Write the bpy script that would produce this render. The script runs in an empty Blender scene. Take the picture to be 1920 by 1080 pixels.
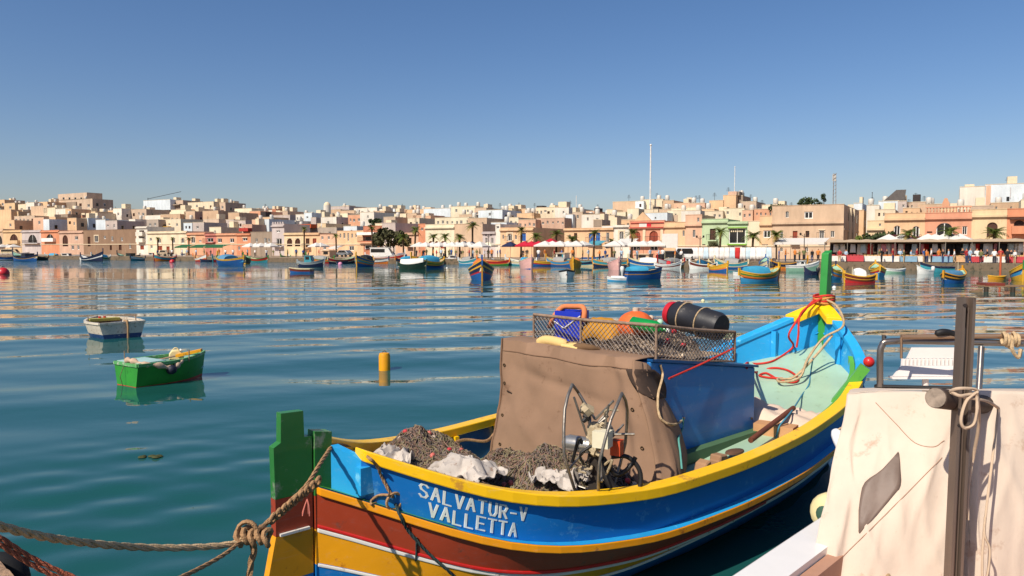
import bpy, math, random
import numpy as np
from mathutils import Vector, Matrix, noise
random.seed(7)
R = math.radians
scene = bpy.context.scene
COL = scene.collection
# ---------------------------------------------------------------- camera
CAM_H, FPX, HORIZON = 2.444, 1400.0, 467.0          # eye height, focal length and horizon row for a 1920 x 1080 frame
PITCH = math.atan((540 - HORIZON) / FPX)
cd = bpy.data.cameras.new('camera'); cam = bpy.data.objects.new('camera', cd); COL.objects.link(cam)
cd.sensor_width = 36.0; cd.lens = 36.0 * FPX / 1920.0; cd.clip_start = 0.1; cd.clip_end = 6000
cam.location = (0, 0, CAM_H); cam.rotation_euler = (R(90) - PITCH, 0, 0)
scene.camera = cam
# ---------------------------------------------------------------- sky and sun
SUN_EL, SUN_AZ = R(45), R(222)                        # azimuth clockwise from +Y (the way the camera looks)
world = bpy.data.worlds.new('World'); scene.world = world; world.use_nodes = True
nt = world.node_tree; bg = nt.nodes['Background']
sky = nt.nodes.new('ShaderNodeTexSky'); sky.sky_type = 'NISHITA'; sky.sun_disc = False
sky.sun_elevation = SUN_EL; sky.sun_rotation = SUN_AZ
sky.altitude = 0; sky.air_density = 1.0; sky.dust_density = 1.0; sky.ozone_density = 3.0
tint = nt.nodes.new('ShaderNodeMix'); tint.data_type = 'RGBA'; tint.blend_type = 'MULTIPLY'; tint.inputs[0].default_value = 1.0; tint.inputs[7].default_value = (1.01, .935, 1.0, 1)
hs = nt.nodes.new('ShaderNodeHueSaturation'); hs.inputs['Saturation'].default_value = 1.20
nt.links.new(sky.outputs[0], hs.inputs['Color']); nt.links.new(hs.outputs[0], tint.inputs[6]); nt.links.new(tint.outputs[2], bg.inputs[0]); bg.inputs[1].default_value = 0.088
sl = bpy.data.lights.new('sun', 'SUN'); sl.energy = 4.7; sl.angle = R(0.53); sl.color = (1.0, 0.92, 0.79)
sun = bpy.data.objects.new('sun', sl); COL.objects.link(sun)
sdir = Vector((math.sin(SUN_AZ) * math.cos(SUN_EL), math.cos(SUN_AZ) * math.cos(SUN_EL), math.sin(SUN_EL)))
sun.rotation_euler = sdir.to_track_quat('Z', 'Y').to_euler(); sun.location = (0, 0, 60)
vs = scene.view_settings
scene.display_settings.display_device = 'sRGB'
vs.view_transform = 'Standard'; vs.look = 'None'; vs.exposure = 0.25; vs.gamma = 1.0; vs.use_curve_mapping = False
scene.cycles.max_bounces = 8; scene.cycles.diffuse_bounces = 3; scene.cycles.glossy_bounces = 4
scene.cycles.use_denoising = True
scene.cycles.sample_clamp_indirect = 8
# ---------------------------------------------------------------- helpers
def ray(px, py):
    """direction through a pixel of the 1920 x 1080 frame, scaled so that it advances 1 m in Y"""
    a, b = (px - 960) / FPX, (540 - py) / FPX
    y = math.cos(PITCH) + b * math.sin(PITCH); z = b * math.cos(PITCH) - math.sin(PITCH)
    return a / y, z / y
def P(px, py, Y):
    a, z = ray(px, py); return Vector((a * Y, Y, CAM_H + z * Y))
def G(px, py, h=0.0):
    a, z = ray(px, py); return P(px, py, (h - CAM_H) / z)
def C(h):
    h = h.lstrip('#'); v = [int(h[i:i + 2], 16) / 255 for i in (0, 2, 4)]
    return tuple(c / 12.92 if c <= .04045 else ((c + .055) / 1.055) ** 2.4 for c in v)
MATS = {}
def M(key, col=None, rough=.6, var=.18, scale=2.5, bump=.15, bscale=18, metal=0., spec=.4, wear=None, wearamt=.0, stretch=(1, 1, 1), dist=.01, coat=0, trans=0, scuff=0):
    if key in MATS: return MATS[key]
    if isinstance(col, str): col = C(col)
    m = bpy.data.materials.new(key); MATS[key] = m; m.use_nodes = True
    t = m.node_tree; N = t.nodes; Lk = t.links; p = N['Principled BSDF']
    p.inputs['Roughness'].default_value = rough; p.inputs['Metallic'].default_value = metal
    p.inputs['Specular IOR Level'].default_value = spec
    tc = N.new('ShaderNodeTexCoord'); mp = N.new('ShaderNodeMapping'); mp.inputs['Scale'].default_value = stretch
    Lk.new(tc.outputs['Object'], mp.inputs[0])
    n1 = N.new('ShaderNodeTexNoise'); n1.inputs['Scale'].default_value = scale; n1.inputs['Detail'].default_value = 5; n1.inputs['Roughness'].default_value = .6
    Lk.new(mp.outputs[0], n1.inputs['Vector'])
    cr = N.new('ShaderNodeValToRGB'); cr.color_ramp.elements[0].position = .3; cr.color_ramp.elements[1].position = .7
    cr.color_ramp.elements[0].color = (*[c * (1 - var) for c in col], 1); cr.color_ramp.elements[1].color = (*[min(1, c * (1 + var * .6)) for c in col], 1)
    Lk.new(n1.outputs[0], cr.inputs[0]); out = cr.outputs[0]
    if wear is not None:
        if isinstance(wear, str): wear = C(wear)
        n2 = N.new('ShaderNodeTexNoise'); n2.inputs['Scale'].default_value = scale * 3.1; n2.inputs['Detail'].default_value = 8; n2.inputs['Roughness'].default_value = .72
        Lk.new(mp.outputs[0], n2.inputs['Vector'])
        r2 = N.new('ShaderNodeValToRGB'); r2.color_ramp.elements[0].position = .62 - wearamt * .3; r2.color_ramp.elements[1].position = .70 - wearamt * .25
        Lk.new(n2.outputs[0], r2.inputs[0])
        mx = N.new('ShaderNodeMix'); mx.data_type = 'RGBA'; Lk.new(r2.outputs[0], mx.inputs[0]); Lk.new(out, mx.inputs[6]); mx.inputs[7].default_value = (*wear, 1)
        out = mx.outputs[2]
    if scuff:      # long fine scratches and rubbed streaks along the planks
        m4 = N.new('ShaderNodeMapping'); m4.inputs['Scale'].default_value = (6, .55, 9); Lk.new(tc.outputs['Object'], m4.inputs[0])
        n4 = N.new('ShaderNodeTexNoise'); n4.inputs['Scale'].default_value = 3.2; n4.inputs['Detail'].default_value = 9; n4.inputs['Roughness'].default_value = .78; Lk.new(m4.outputs[0], n4.inputs['Vector'])
        r4 = N.new('ShaderNodeValToRGB'); r4.color_ramp.elements[0].position = .56; r4.color_ramp.elements[1].position = .74; r4.color_ramp.elements[1].color = (scuff, scuff, scuff, 1); Lk.new(n4.outputs[0], r4.inputs[0])
        x4 = N.new('ShaderNodeMix'); x4.data_type = 'RGBA'; Lk.new(r4.outputs[0], x4.inputs[0]); Lk.new(out, x4.inputs[6]); g4 = sum(col) / 3; x4.inputs[7].default_value = (*[.55 * c + .45 * (.10 + g4 * .8) for c in col], 1); out = x4.outputs[2]
        r5 = N.new('ShaderNodeMath'); r5.operation = 'MULTIPLY_ADD'; Lk.new(n4.outputs[0], r5.inputs[0]); r5.inputs[1].default_value = .5; r5.inputs[2].default_value = rough - .2; Lk.new(r5.outputs[0], p.inputs['Roughness'])
    Lk.new(out, p.inputs['Base Color'])
    if bump:
        n3 = N.new('ShaderNodeTexNoise'); n3.inputs['Scale'].default_value = bscale; n3.inputs['Detail'].default_value = 4
        Lk.new(mp.outputs[0], n3.inputs['Vector'])
        b = N.new('ShaderNodeBump'); b.inputs['Strength'].default_value = bump; b.inputs['Distance'].default_value = dist
        Lk.new(n3.outputs[0], b.inputs['Height']); Lk.new(b.outputs[0], p.inputs['Normal'])
    if coat: p.inputs['Coat Weight'].default_value = coat; p.inputs['Coat Roughness'].default_value = .15
    if trans: p.inputs['Transmission Weight'].default_value = trans
    return m
def stone(key, col):      # weathered limestone or render of a far facade: streaks down the wall
    return M(key, col, rough=.9, var=.20, scale=.55, bump=.3, bscale=3, spec=.15, wear=tuple(c * .72 for c in (C(col) if isinstance(col, str) else col)), wearamt=.10, stretch=(1, 1, .35), dist=.05)
class MB:
    def __init__(s): s.v = []; s.f = []; s.mi = []; s.m = 0
    def add(s, vs, fs):
        o = len(s.v); s.v.extend(tuple(v) for v in vs)
        for f in fs: s.f.append(tuple(i + o for i in f)); s.mi.append(s.m)
        return s
    def box(s, x0, x1, y0, y1, z0, z1):
        v = [(x, y, z) for z in (z0, z1) for y in (y0, y1) for x in (x0, x1)]
        return s.add(v, [(0, 2, 3, 1), (4, 5, 7, 6), (0, 1, 5, 4), (2, 6, 7, 3), (0, 4, 6, 2), (1, 3, 7, 5)])
    def obox(s, c, X, Y, Z):      # box about c with half axes X, Y, Z
        c, X, Y, Z = map(Vector, (c, X, Y, Z))
        v = [c + X * a + Y * b + Z * d for d in (-1, 1) for b in (-1, 1) for a in (-1, 1)]
        return s.add(v, [(0, 2, 3, 1), (4, 5, 7, 6), (0, 1, 5, 4), (2, 6, 7, 3), (0, 4, 6, 2), (1, 3, 7, 5)])
    def bar(s, a, b, w, h=None, up=(0, 0, 1)):
        a, b = Vector(a), Vector(b); d = (b - a); L = d.length
        if L < 1e-6: return s
        d /= L; u = Vector(up)
        if abs(d.dot(u)) > .95: u = Vector((1, 0, 0))
        x = d.cross(u).normalized(); z = x.cross(d)
        return s.obox((a + b) / 2, x * w / 2, d * L / 2, z * (h or w) / 2)
    def tube(s, pts, r, n=6, closed=False, cap=True):
        pts = [Vector(p) for p in pts]; k = len(pts); rs = r if hasattr(r, '__len__') else [r] * k
        tg = []
        for i in range(k):
            a = pts[(i - 1) % k] if closed or i else pts[0]; b = pts[(i + 1) % k] if closed or i < k - 1 else pts[-1]
            t = b - a; tg.append(t.normalized() if t.length > 1e-9 else Vector((0, 0, 1)))
        u = tg[0].cross(Vector((0, 0, 1)))
        if u.length < .1: u = tg[0].cross(Vector((1, 0, 0)))
        u.normalize(); vs = []
        for i in range(k):
            u = u - tg[i] * u.dot(tg[i])
            if u.length < 1e-6: u = tg[i].orthogonal()
            u.normalize(); w = tg[i].cross(u)
            for j in range(n):
                a = 2 * math.pi * j / n; vs.append(pts[i] + (u * math.cos(a) + w * math.sin(a)) * rs[i])
        fs = []
        for i in range(k if closed else k - 1):
            i2 = (i + 1) % k
            for j in range(n):
                j2 = (j + 1) % n; fs.append((i * n + j, i * n + j2, i2 * n + j2, i2 * n + j))
        if cap and not closed: fs += [tuple(range(n))[::-1], tuple((k - 1) * n + j for j in range(n))]
        return s.add(vs, fs)
    def lathe(s, prof, n=12, c=(0, 0, 0), axis=(0, 0, 1), cap=True, sx=1, sy=1):
        q = Vector((0, 0, 1)).rotation_difference(Vector(axis).normalized()); c = Vector(c); vs = []
        for r, z in prof:
            for j in range(n):
                a = 2 * math.pi * j / n; vs.append(c + q @ Vector((r * math.cos(a) * sx, r * math.sin(a) * sy, z)))
        fs = [(i * n + j, i * n + (j + 1) % n, (i + 1) * n + (j + 1) % n, (i + 1) * n + j) for i in range(len(prof) - 1) for j in range(n)]
        if cap: fs += [tuple(range(n))[::-1], tuple((len(prof) - 1) * n + j for j in range(n))]
        return s.add(vs, fs)
    def ball(s, c, r, n=10, m=7, sz=1.):
        return s.lathe([(max(r * math.sin(math.pi * i / m), r * .02), -r * sz * math.cos(math.pi * i / m)) for i in range(m + 1)], n, c)
    def grid(s, rows, flip=False):
        k = len(rows[0]); fs = []
        for i in range(len(rows) - 1):
            for j in range(k - 1):
                q = (i * k + j, i * k + j + 1, (i + 1) * k + j + 1, (i + 1) * k + j); fs.append(q[::-1] if flip else q)
        return s.add([p for r_ in rows for p in r_], fs)
    def strip(s, sections):      # loft of closed cross sections, ends capped
        k = len(sections[0]); n = len(sections)
        fs = [(i * k + j, i * k + (j + 1) % k, (i + 1) * k + (j + 1) % k, (i + 1) * k + j) for i in range(n - 1) for j in range(k)]
        fs += [tuple(range(k))[::-1], tuple((n - 1) * k + j for j in range(k))]
        return s.add([p for q in sections for p in q], fs)
    def prism(s, poly, vec):
        vec = Vector(vec); k = len(poly); a = [Vector(p) for p in poly]
        fs = [tuple(range(k))[::-1], tuple(range(k, 2 * k))] + [(i, (i + 1) % k, (i + 1) % k + k, i + k) for i in range(k)]
        return s.add(a + [p + vec for p in a], fs)
    def mesh(s, name, mats, smooth=None):
        me = bpy.data.meshes.new(name); me.from_pydata(s.v, [], s.f)
        for m in (mats if isinstance(mats, (list, tuple)) else [mats]): me.materials.append(m)
        if s.mi and max(s.mi): me.polygons.foreach_set('material_index', s.mi)
        import bmesh
        b = bmesh.new(); b.from_mesh(me); bmesh.ops.recalc_face_normals(b, faces=b.faces); b.to_mesh(me); b.free()
        if smooth is not None:
            me.polygons.foreach_set('use_smooth', [True] * len(me.polygons)); me.set_sharp_from_angle(angle=R(smooth))
        me.update(); return me
    def build(s, name, mats, parent=None, smooth=None, loc=None, rz=0, **props):
        return put(name, s.mesh(name, mats, smooth), parent, loc, rz, **props)
def put(name, me, parent=None, loc=None, rz=0, **props):
    o = bpy.data.objects.new(name, me); COL.objects.link(o)
    if parent is not None: o.parent = parent
    if loc is not None: o.location = loc
    if rz: o.rotation_euler = (0, 0, rz)
    for k, v in props.items():
        if v: o[k] = v
    return o
def thing(name, label, category, loc=(0, 0, 0), rz=0, group=None):
    o = bpy.data.objects.new(name, None); COL.objects.link(o); o.location = loc; o.rotation_euler = (0, 0, rz); o.empty_display_size = .2
    o['label'] = label; o['category'] = category
    if group: o['group'] = group
    return o
def tag(o, label, category, group=None):
    o['label'] = label; o['category'] = category
    if group: o['group'] = group
    return o
KIDS = None
def copy_thing(root, loc, rz=0, label=None, group=None, scale=None):
    r = root.copy(); COL.objects.link(r); r.location = loc; r.rotation_euler = (0, 0, rz)
    if label: r['label'] = label
    if group: r['group'] = group
    if scale: r.scale = scale
    for ch in list(root.children):
        c = ch.copy(); COL.objects.link(c); c.parent = r
        for g in ch.children:
            d = g.copy(); COL.objects.link(d); d.parent = c
    return r
def hit(px, py, off=.004):
    """the first surface met along a sight line, as a point lifted OFF metres from it"""
    dg = bpy.context.evaluated_depsgraph_get(); a, z = ray(px, py); d = Vector((a, 1, z)).normalized()
    ok, loc, n, i, o, mtx = scene.ray_cast(dg, Vector((0, 0, CAM_H)), d)
    if n.dot(d) > 0: n = -n
    return loc + n * off if ok else None
def hits(pts, off=.004):
    bpy.context.view_layer.update(); return [p for p in (hit(x, y, off) for x, y in pts) if p is not None]
def interp(x, xs, ys): return float(np.interp(x, xs, ys))
def catmull(pts, n=8):
    pts = [Vector(p) for p in pts]; out = []
    q = [2 * pts[0] - pts[1]] + pts + [2 * pts[-1] - pts[-2]]
    for i in range(1, len(q) - 2):
        a, b, c, d = q[i - 1:i + 3]
        for k in range(n):
            t = k / n; out.append(.5 * (2 * b + (c - a) * t + (2 * a - 5 * b + 4 * c - d) * t * t + (3 * b - a - 3 * c + d) * t ** 3))
    out.append(pts[-1]); return out
def arc(c, r, a0, a1, n, ux=(1, 0, 0), uy=(0, 0, 1)):
    c, ux, uy = map(Vector, (c, ux, uy))
    return [c + ux * r * math.cos(a0 + (a1 - a0) * i / n) + uy * r * math.sin(a0 + (a1 - a0) * i / n) for i in range(n + 1)]
# ---------------------------------------------------------------- the setting: water, quay, hill
QU = Vector((.863, -.505, 0)).normalized()            # along the far quay, left to right
QN = Vector((.505, .863, 0)).normalized()             # from the water towards the town
Q0 = Vector((0, 114, 0))                               # a point of the quay edge
def on_line(px, off):
    """where the sight line of a column crosses the line OFF metres behind the quay edge"""
    t = (px - 960) / FPX; c = (Q0 + QN * off).dot(QN); Y = c / (t * QN.x + QN.y); return Vector((t * Y, Y, 0))
QUAY_Z = .75
FACADE = 38.0
def hill(off): return QUAY_Z if off < 46 else QUAY_Z + (off - 46) * .075
def water():
    ys = list(np.arange(-14, 3, .4)) + list(np.arange(3, 14, .065)) + list(np.arange(14, 62, .13)); y = 62.
    while y < 420: y *= 1.022; ys.append(y)
    xs = [0.]
    while xs[-1] < 420: xs.append(xs[-1] + max(.16 if xs[-1] < 8 else .34, abs(xs[-1]) * .02 - .3))
    xs = sorted([-x for x in xs[1:]] + xs)
    X, Y = np.meshgrid(np.array(xs), np.array(ys))
    D = np.hypot(X, Y); fade = np.clip((75 - D) / 40, 0, 1); near = np.clip((D - 4) / 13, .16, 1)
    rng = np.random.default_rng(5)
    def train(lam, deg, amp, ph, wob):
        a = math.radians(deg); k = 2 * math.pi / lam
        w = wob * (np.sin(X * .11 + ph) + .6 * np.sin(X * .043 + Y * .05 + 2 * ph) + .5 * np.sin(X * .23 - Y * .08 + ph * 3))
        q = k * (-X * math.sin(a) + Y * math.cos(a)) + w
        return amp * (np.sin(q) + .18 * np.sin(2 * q + .6))
    env = .75 + .45 * np.sin(Y * .21 + X * .03) * np.sin(X * .09 + 1.3 + Y * .02)
    Z = train(4.0, 10, .024, .4, 1.3) * env + train(3.2, 16, .011, 2.1, 1.6) * (1.3 - .5 * env) + train(5.9, 4, .010, 1.0, .9)
    for q in range(12): Z = Z + train(rng.uniform(1.6, 6.5), rng.uniform(-12, 30), rng.uniform(.0020, .0046), rng.uniform(0, 6.28), rng.uniform(1, 2.5))
    Z = Z + train(1.55, -12, .0028, 3.3, 2.0) + train(1.15, 32, .0022, .9, 2.2) + train(.9, -35, .0014, 5.1, 2.6)
    Z = Z * fade * near
    # a patch of small crossing ripples by the quay at the lower left
    patch = np.clip(1.25 - np.hypot((X + 3.6) / 2.6, (Y - 6.5) / 3.6), 0, 1)
    Z += patch * (train(.66, 28, .0075, 1.7, 2.5) + train(.52, -14, .005, .2, 2.8) + train(.85, 55, .007, 2.2, 2.2) + train(1.3, 12, .008, 4.2, 2.0))
    ny, nx = X.shape
    co = np.stack([X, Y, Z], -1).reshape(-1, 3).astype(np.float32)
    i = np.arange(ny * nx).reshape(ny, nx)
    f = np.stack([i[:-1, :-1], i[:-1, 1:], i[1:, 1:], i[1:, :-1]], -1).reshape(-1, 4)
    me = bpy.data.meshes.new('water'); me.vertices.add(len(co)); me.vertices.foreach_set('co', co.ravel())
    me.loops.add(f.size); me.loops.foreach_set('vertex_index', f.ravel().astype(np.int32))
    me.polygons.add(len(f)); me.polygons.foreach_set('loop_start', np.arange(0, f.size, 4, dtype=np.int32)); me.polygons.foreach_set('loop_total', np.full(len(f), 4, np.int32))
    me.polygons.foreach_set('use_smooth', [True] * len(f)); me.update(calc_edges=True); me.validate()
    m = bpy.data.materials.new('harbour_water'); m.use_nodes = True; t = m.node_tree; N = t.nodes; Lk = t.links; p = N['Principled BSDF']
    p.inputs['Base Color'].default_value = (.010, .074, .070, 1); p.inputs['Roughness'].default_value = .03
    p.inputs['IOR'].default_value = 1.333; p.inputs['Specular IOR Level'].default_value = .5
    g = N.new('ShaderNodeNewGeometry')
    def nz(sc, stretch, det, rough=.5):
        mp = N.new('ShaderNodeMapping'); mp.inputs['Scale'].default_value = stretch; mp.inputs['Rotation'].default_value = (0, 0, R(-10)); Lk.new(g.outputs['Position'], mp.inputs[0])
        n = N.new('ShaderNodeTexNoise'); n.inputs['Scale'].default_value = sc; n.inputs['Detail'].default_value = det; n.inputs['Roughness'].default_value = rough
        Lk.new(mp.outputs[0], n.inputs['Vector']); return n.outputs[0]
    def mul(a, k):
        q = N.new('ShaderNodeMath'); q.operation = 'MULTIPLY'; Lk.new(a, q.inputs[0])
        if isinstance(k, (int, float)): q.inputs[1].default_value = k
        else: Lk.new(k, q.inputs[1])
        return q.outputs[0]
    def add(a, b):
        q = N.new('ShaderNodeMath'); q.operation = 'ADD'; Lk.new(a, q.inputs[0]); Lk.new(b, q.inputs[1]); return q.outputs[0]
    h = add(mul(nz(.45, (.45, 1, 1), 2), .05), add(mul(nz(1.6, (.5, 1, 1), 3), .012), mul(nz(5.5, (.6, 1, 1), 2), .0022)))
    paws = ramp2 = nz(.055, (.6, 1.4, 1), 3)
    pr = N.new('ShaderNodeMapRange'); pr.interpolation_type = 'SMOOTHSTEP'; pr.inputs[1].default_value = .42; pr.inputs[2].default_value = .62; pr.inputs[3].default_value = .22; pr.inputs[4].default_value = .85; Lk.new(paws, pr.inputs[0]); h = mul(h, pr.outputs[0])   # cat's paws: calmer and rougher patches
    # ruffled water off the town quay at the left: a breeze patch with steeper ripples
    sp = N.new('ShaderNodeSeparateXYZ'); Lk.new(g.outputs['Position'], sp.inputs[0])
    def ramp(v, a, b):
        q = N.new('ShaderNodeMapRange'); q.interpolation_type = 'SMOOTHSTEP'; q.inputs[1].default_value = a; q.inputs[2].default_value = b; Lk.new(v, q.inputs[0]); return q.outputs[0]
    breeze = mul(ramp(sp.outputs[1], 88, 108), ramp(sp.outputs[0], 12, -12))
    h = add(h, mul(mul(nz(1.1, (.6, 1, 1), 2), breeze), .30))
    b = N.new('ShaderNodeBump'); b.inputs['Strength'].default_value = 1.0; b.inputs['Distance'].default_value = 1.0
    Lk.new(h, b.inputs['Height']); Lk.new(b.outputs[0], p.inputs['Normal'])
    me.materials.append(m)
    put('water', me, kind='structure')
water()
def quad_slab(mb, off0, off1, u0, u1, z0, z1):
    c = [Q0 + QN * o + QU * u for o, u in ((off0, u0), (off0, u1), (off1, u1), (off1, u0))]
    return mb.prism([(p.x, p.y, z0) for p in c], (0, 0, z1 - z0))
paving = M('quay_paving', '#a08a72', rough=.9, scale=.3, bump=.3, bscale=4)
quad_slab(MB(), .35, 60, -520, 260, -2, QUAY_Z).build('quay_pavement', paving, kind='structure')
quad_slab(MB(), 0, .35, -520, 260, -2, QUAY_Z + .12).build('quay_kerb', M('quay_stone', '#75634f', rough=.9, scale=.8, bump=.5, bscale=6, wear='#3c3a2c', wearamt=.3), kind='structure')
# the hill: one sheet to the horizon
rows = []
for off in (59.9, 70, 90, 115, 145, 180, 230, 320, 600, 1500, 4000):
    row = []
    for u in (-4000, -1500, -520, -400, -300, -220, -160, -110, -70, -30, 0, 40, 90, 150, 260, 900, 3000):
        z = min(hill(off), 11.5) if off < 400 else 10
        z = z + (noise.noise(Vector((off * .02, u * .01, 3))) * 1.5 if off > 60 else -.0)
        p = Q0 + QN * off + QU * u; row.append((p.x, p.y, max(z, QUAY_Z - .02)))
    rows.append(row)
MBh = MB(); MBh.grid(rows); MBh.build('hillside_ground', M('dry_ground', '#8a7558', rough=.95, var=.35, scale=.08, bump=.4, bscale=.6), smooth=60, kind='structure')
# sea bed under the water, so nothing below is open
bed = MB(); bed.add([(-420, -14, -2.5), (420, -14, -2.5), (420, 420, -2.5), (-420, 420, -2.5)], [(0, 1, 2, 3)])
bed.build('harbour_bed', M('bed_mud', '#1d2a24', rough=1), kind='structure')
# land behind the viewpoint: a plain quay wall and promenade, seen only in reflections
MB().box(-420, 420, -400, -14, -2, 1.0).build('promenade_ground', paving, kind='structure')
# ---------------------------------------------------------------- the town: every house a thing of its own
PANE = M('dark_glass', '#1b1a1c', rough=.15, var=.3, bump=0, spec=.6)
SHUT_BROWN = M('brown_joinery', '#4a2b1c', rough=.6, bump=.1)
SHUT_BLUE = M('blue_joinery', '#2f68b4', rough=.5, bump=.1)
SHUT_WHITE = M('white_joinery', '#e6e2da', rough=.6, bump=.1)
SHUT_GREEN = M('green_joinery', '#3d5a34', rough=.6, bump=.1)
TERRA = M('terracotta_joinery', '#8e3f28', rough=.7, bump=.1)
IRON = M('dark_iron', '#3a3230', rough=.6, metal=.3)
TRIM = M('pale_trim', '#d6c3a4', rough=.85, var=.1)
TANK = M('white_tank', '#c9c2b6', rough=.4, var=.06)
SLATE = M('dark_roofing', '#57504a', rough=.9, var=.25)
JOIN = dict(b=SHUT_BROWN, u=SHUT_BLUE, w=SHUT_WHITE, g=SHUT_GREEN, t=TERRA, k=PANE)
def wall_mesh(W, D, z0, z1, holes, par=.8, th=.3, arch=()):
    """walls of a flat-roofed house: front wall with real openings, parapet and a sunken roof"""
    mb = MB()
    xs = sorted({0, W} | {h[0] for h in holes} | {h[1] for h in holes}); zs = sorted({z0, z1} | {h[2] for h in holes} | {h[3] for h in holes})
    for i in range(len(xs) - 1):
        for j in range(len(zs) - 1):
            cx, cz = (xs[i] + xs[i + 1]) / 2, (zs[j] + zs[j + 1]) / 2
            if any(h[0] < cx < h[1] and h[2] < cz < h[3] for h in holes): continue
            mb.add([(xs[i], 0, zs[j]), (xs[i + 1], 0, zs[j]), (xs[i + 1], 0, zs[j + 1]), (xs[i], 0, zs[j + 1])], [(0, 1, 2, 3)])
    for h in holes:
        a, b, c, d = h[:4]; e = .28
        mb.add([(a, 0, c), (b, 0, c), (b, 0, d), (a, 0, d), (a, e, c), (b, e, c), (b, e, d), (a, e, d)], [(0, 1, 5, 4), (1, 2, 6, 5), (2, 3, 7, 6), (3, 0, 4, 7)])
        if len(h) > 4 and h[4]:       # arched head: two spandrels
            r = (b - a) / 2; n = 6
            for sgn in (-1, 1):
                cx = (a + b) / 2; cz = d - r
                pts = [(cx + sgn * r * math.cos(t * math.pi / 2 / n), 0.002, cz + r * math.sin(t * math.pi / 2 / n)) for t in range(n + 1)] + [(cx + sgn * r, .002, d)]
                mb.prism(pts, (0, e - .01, 0))
    zr = z1 - par
    mb.add([(0, 0, z0), (0, D, z0), (0, D, z1), (0, 0, z1)], [(0, 1, 2, 3)]); mb.add([(W, 0, z0), (W, D, z0), (W, D, z1), (W, 0, z1)], [(0, 1, 2, 3)])
    mb.add([(0, D, z0), (W, D, z0), (W, D, z1), (0, D, z1)], [(0, 1, 2, 3)])
    o = [(0, 0, z1), (W, 0, z1), (W, D, z1), (0, D, z1)]; i_ = [(th, th, z1), (W - th, th, z1), (W - th, D - th, z1), (th, D - th, z1)]; l = [(x, y, zr) for x, y, _ in i_]
    mb.add(o + i_ + l, [(k, (k + 1) % 4, 4 + (k + 1) % 4, 4 + k) for k in range(4)] + [(4 + k, 4 + (k + 1) % 4, 8 + (k + 1) % 4, 8 + k) for k in range(4)] + [(8, 9, 10, 11)])
    return mb
def add_window(root, a, b, c, d, arch=False, join='k', bars=1):
    """a frame set back in its opening, with its pane"""
    m = MB(); w = min(.14, (b - a) * .12); y0, y1 = .12, .20
    m.box(a, a + w, y0, y1, c, d).box(b - w, b, y0, y1, c, d).box(a + w, b - w, y0, y1, d - w, d).box(a + w, b - w, y0, y1, c, c + w)
    for k in range(bars):
        x = a + (b - a) * (k + 1) / (bars + 1); m.box(x - w * .4, x + w * .4, y0 + .01, y1 - .01, c + w, d - w)
    f = m.build('window', JOIN['w' if join == 'k' else join], root)
    p = MB().box(a + .01, b - .01, .215, .245, c + .01, d - .01).build('pane', PANE if join in 'kw' else JOIN[join], f)
    return f
def balcony(root, a, b, z, mat, solid=False, depth=.95):
    m = MB().box(a, b, -depth, -.003, z - .22, z).build('balcony', mat, root)
    r = MB()
    if solid: r.box(a, b, -depth, -depth + .12, z + .002, z + .95).box(a, a + .12, -depth + .122, -.003, z + .002, z + .95).box(b - .12, b, -depth + .122, -.003, z + .002, z + .95); r.build('parapet', mat, m)
    else:
        n = max(4, int((b - a) / .28))
        for k in range(n + 1):
            x = a + .03 + (b - a - .06) * k / n; r.box(x - .02, x + .02, -depth + .02, -depth + .06, z + .002, z + .94)
        r.box(a, b, -depth, -depth + .08, z + .94, z + 1.0); r.build('railing', IRON, m)
def roof_bits(root, W, D, z, rng, n):
    for k in range(n):
        t = rng.random(); x = rng.uniform(.6, max(.7, W - 1.6)); y = rng.uniform(1., max(1.1, D - 3))
        if t < .4:
            m = MB().lathe([(.5, 0), (.55, .1), (.55, 1.0), (.45, 1.15), (.12, 1.22)], 10, (x, y, z + .25)); m.box(x - .4, x + .4, y - .4, y + .4, z - .8, z + .25); m.build('water_tank', TANK, root, smooth=40)
        elif t < .75:
            w = rng.uniform(1.2, 2.6); h = rng.uniform(.8, 2.0); MB().box(x, min(x + w, W - .4), y, y + 2.4, z - .8, z + h).build('stair_hut', root.children[0].data.materials[0], root)
        else:
            m = MB().tube([(x, y, z - .8), (x, y, z + 2.0)], .035, 4)
            for q in range(4): m.tube([(x - .5 + q * .07, y, z + 1.2 + q * .22), (x + .5 - q * .07, y, z + 1.2 + q * .22)], .025, 4)
            m.build('antenna', IRON, root)
HOUSES = []
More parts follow.
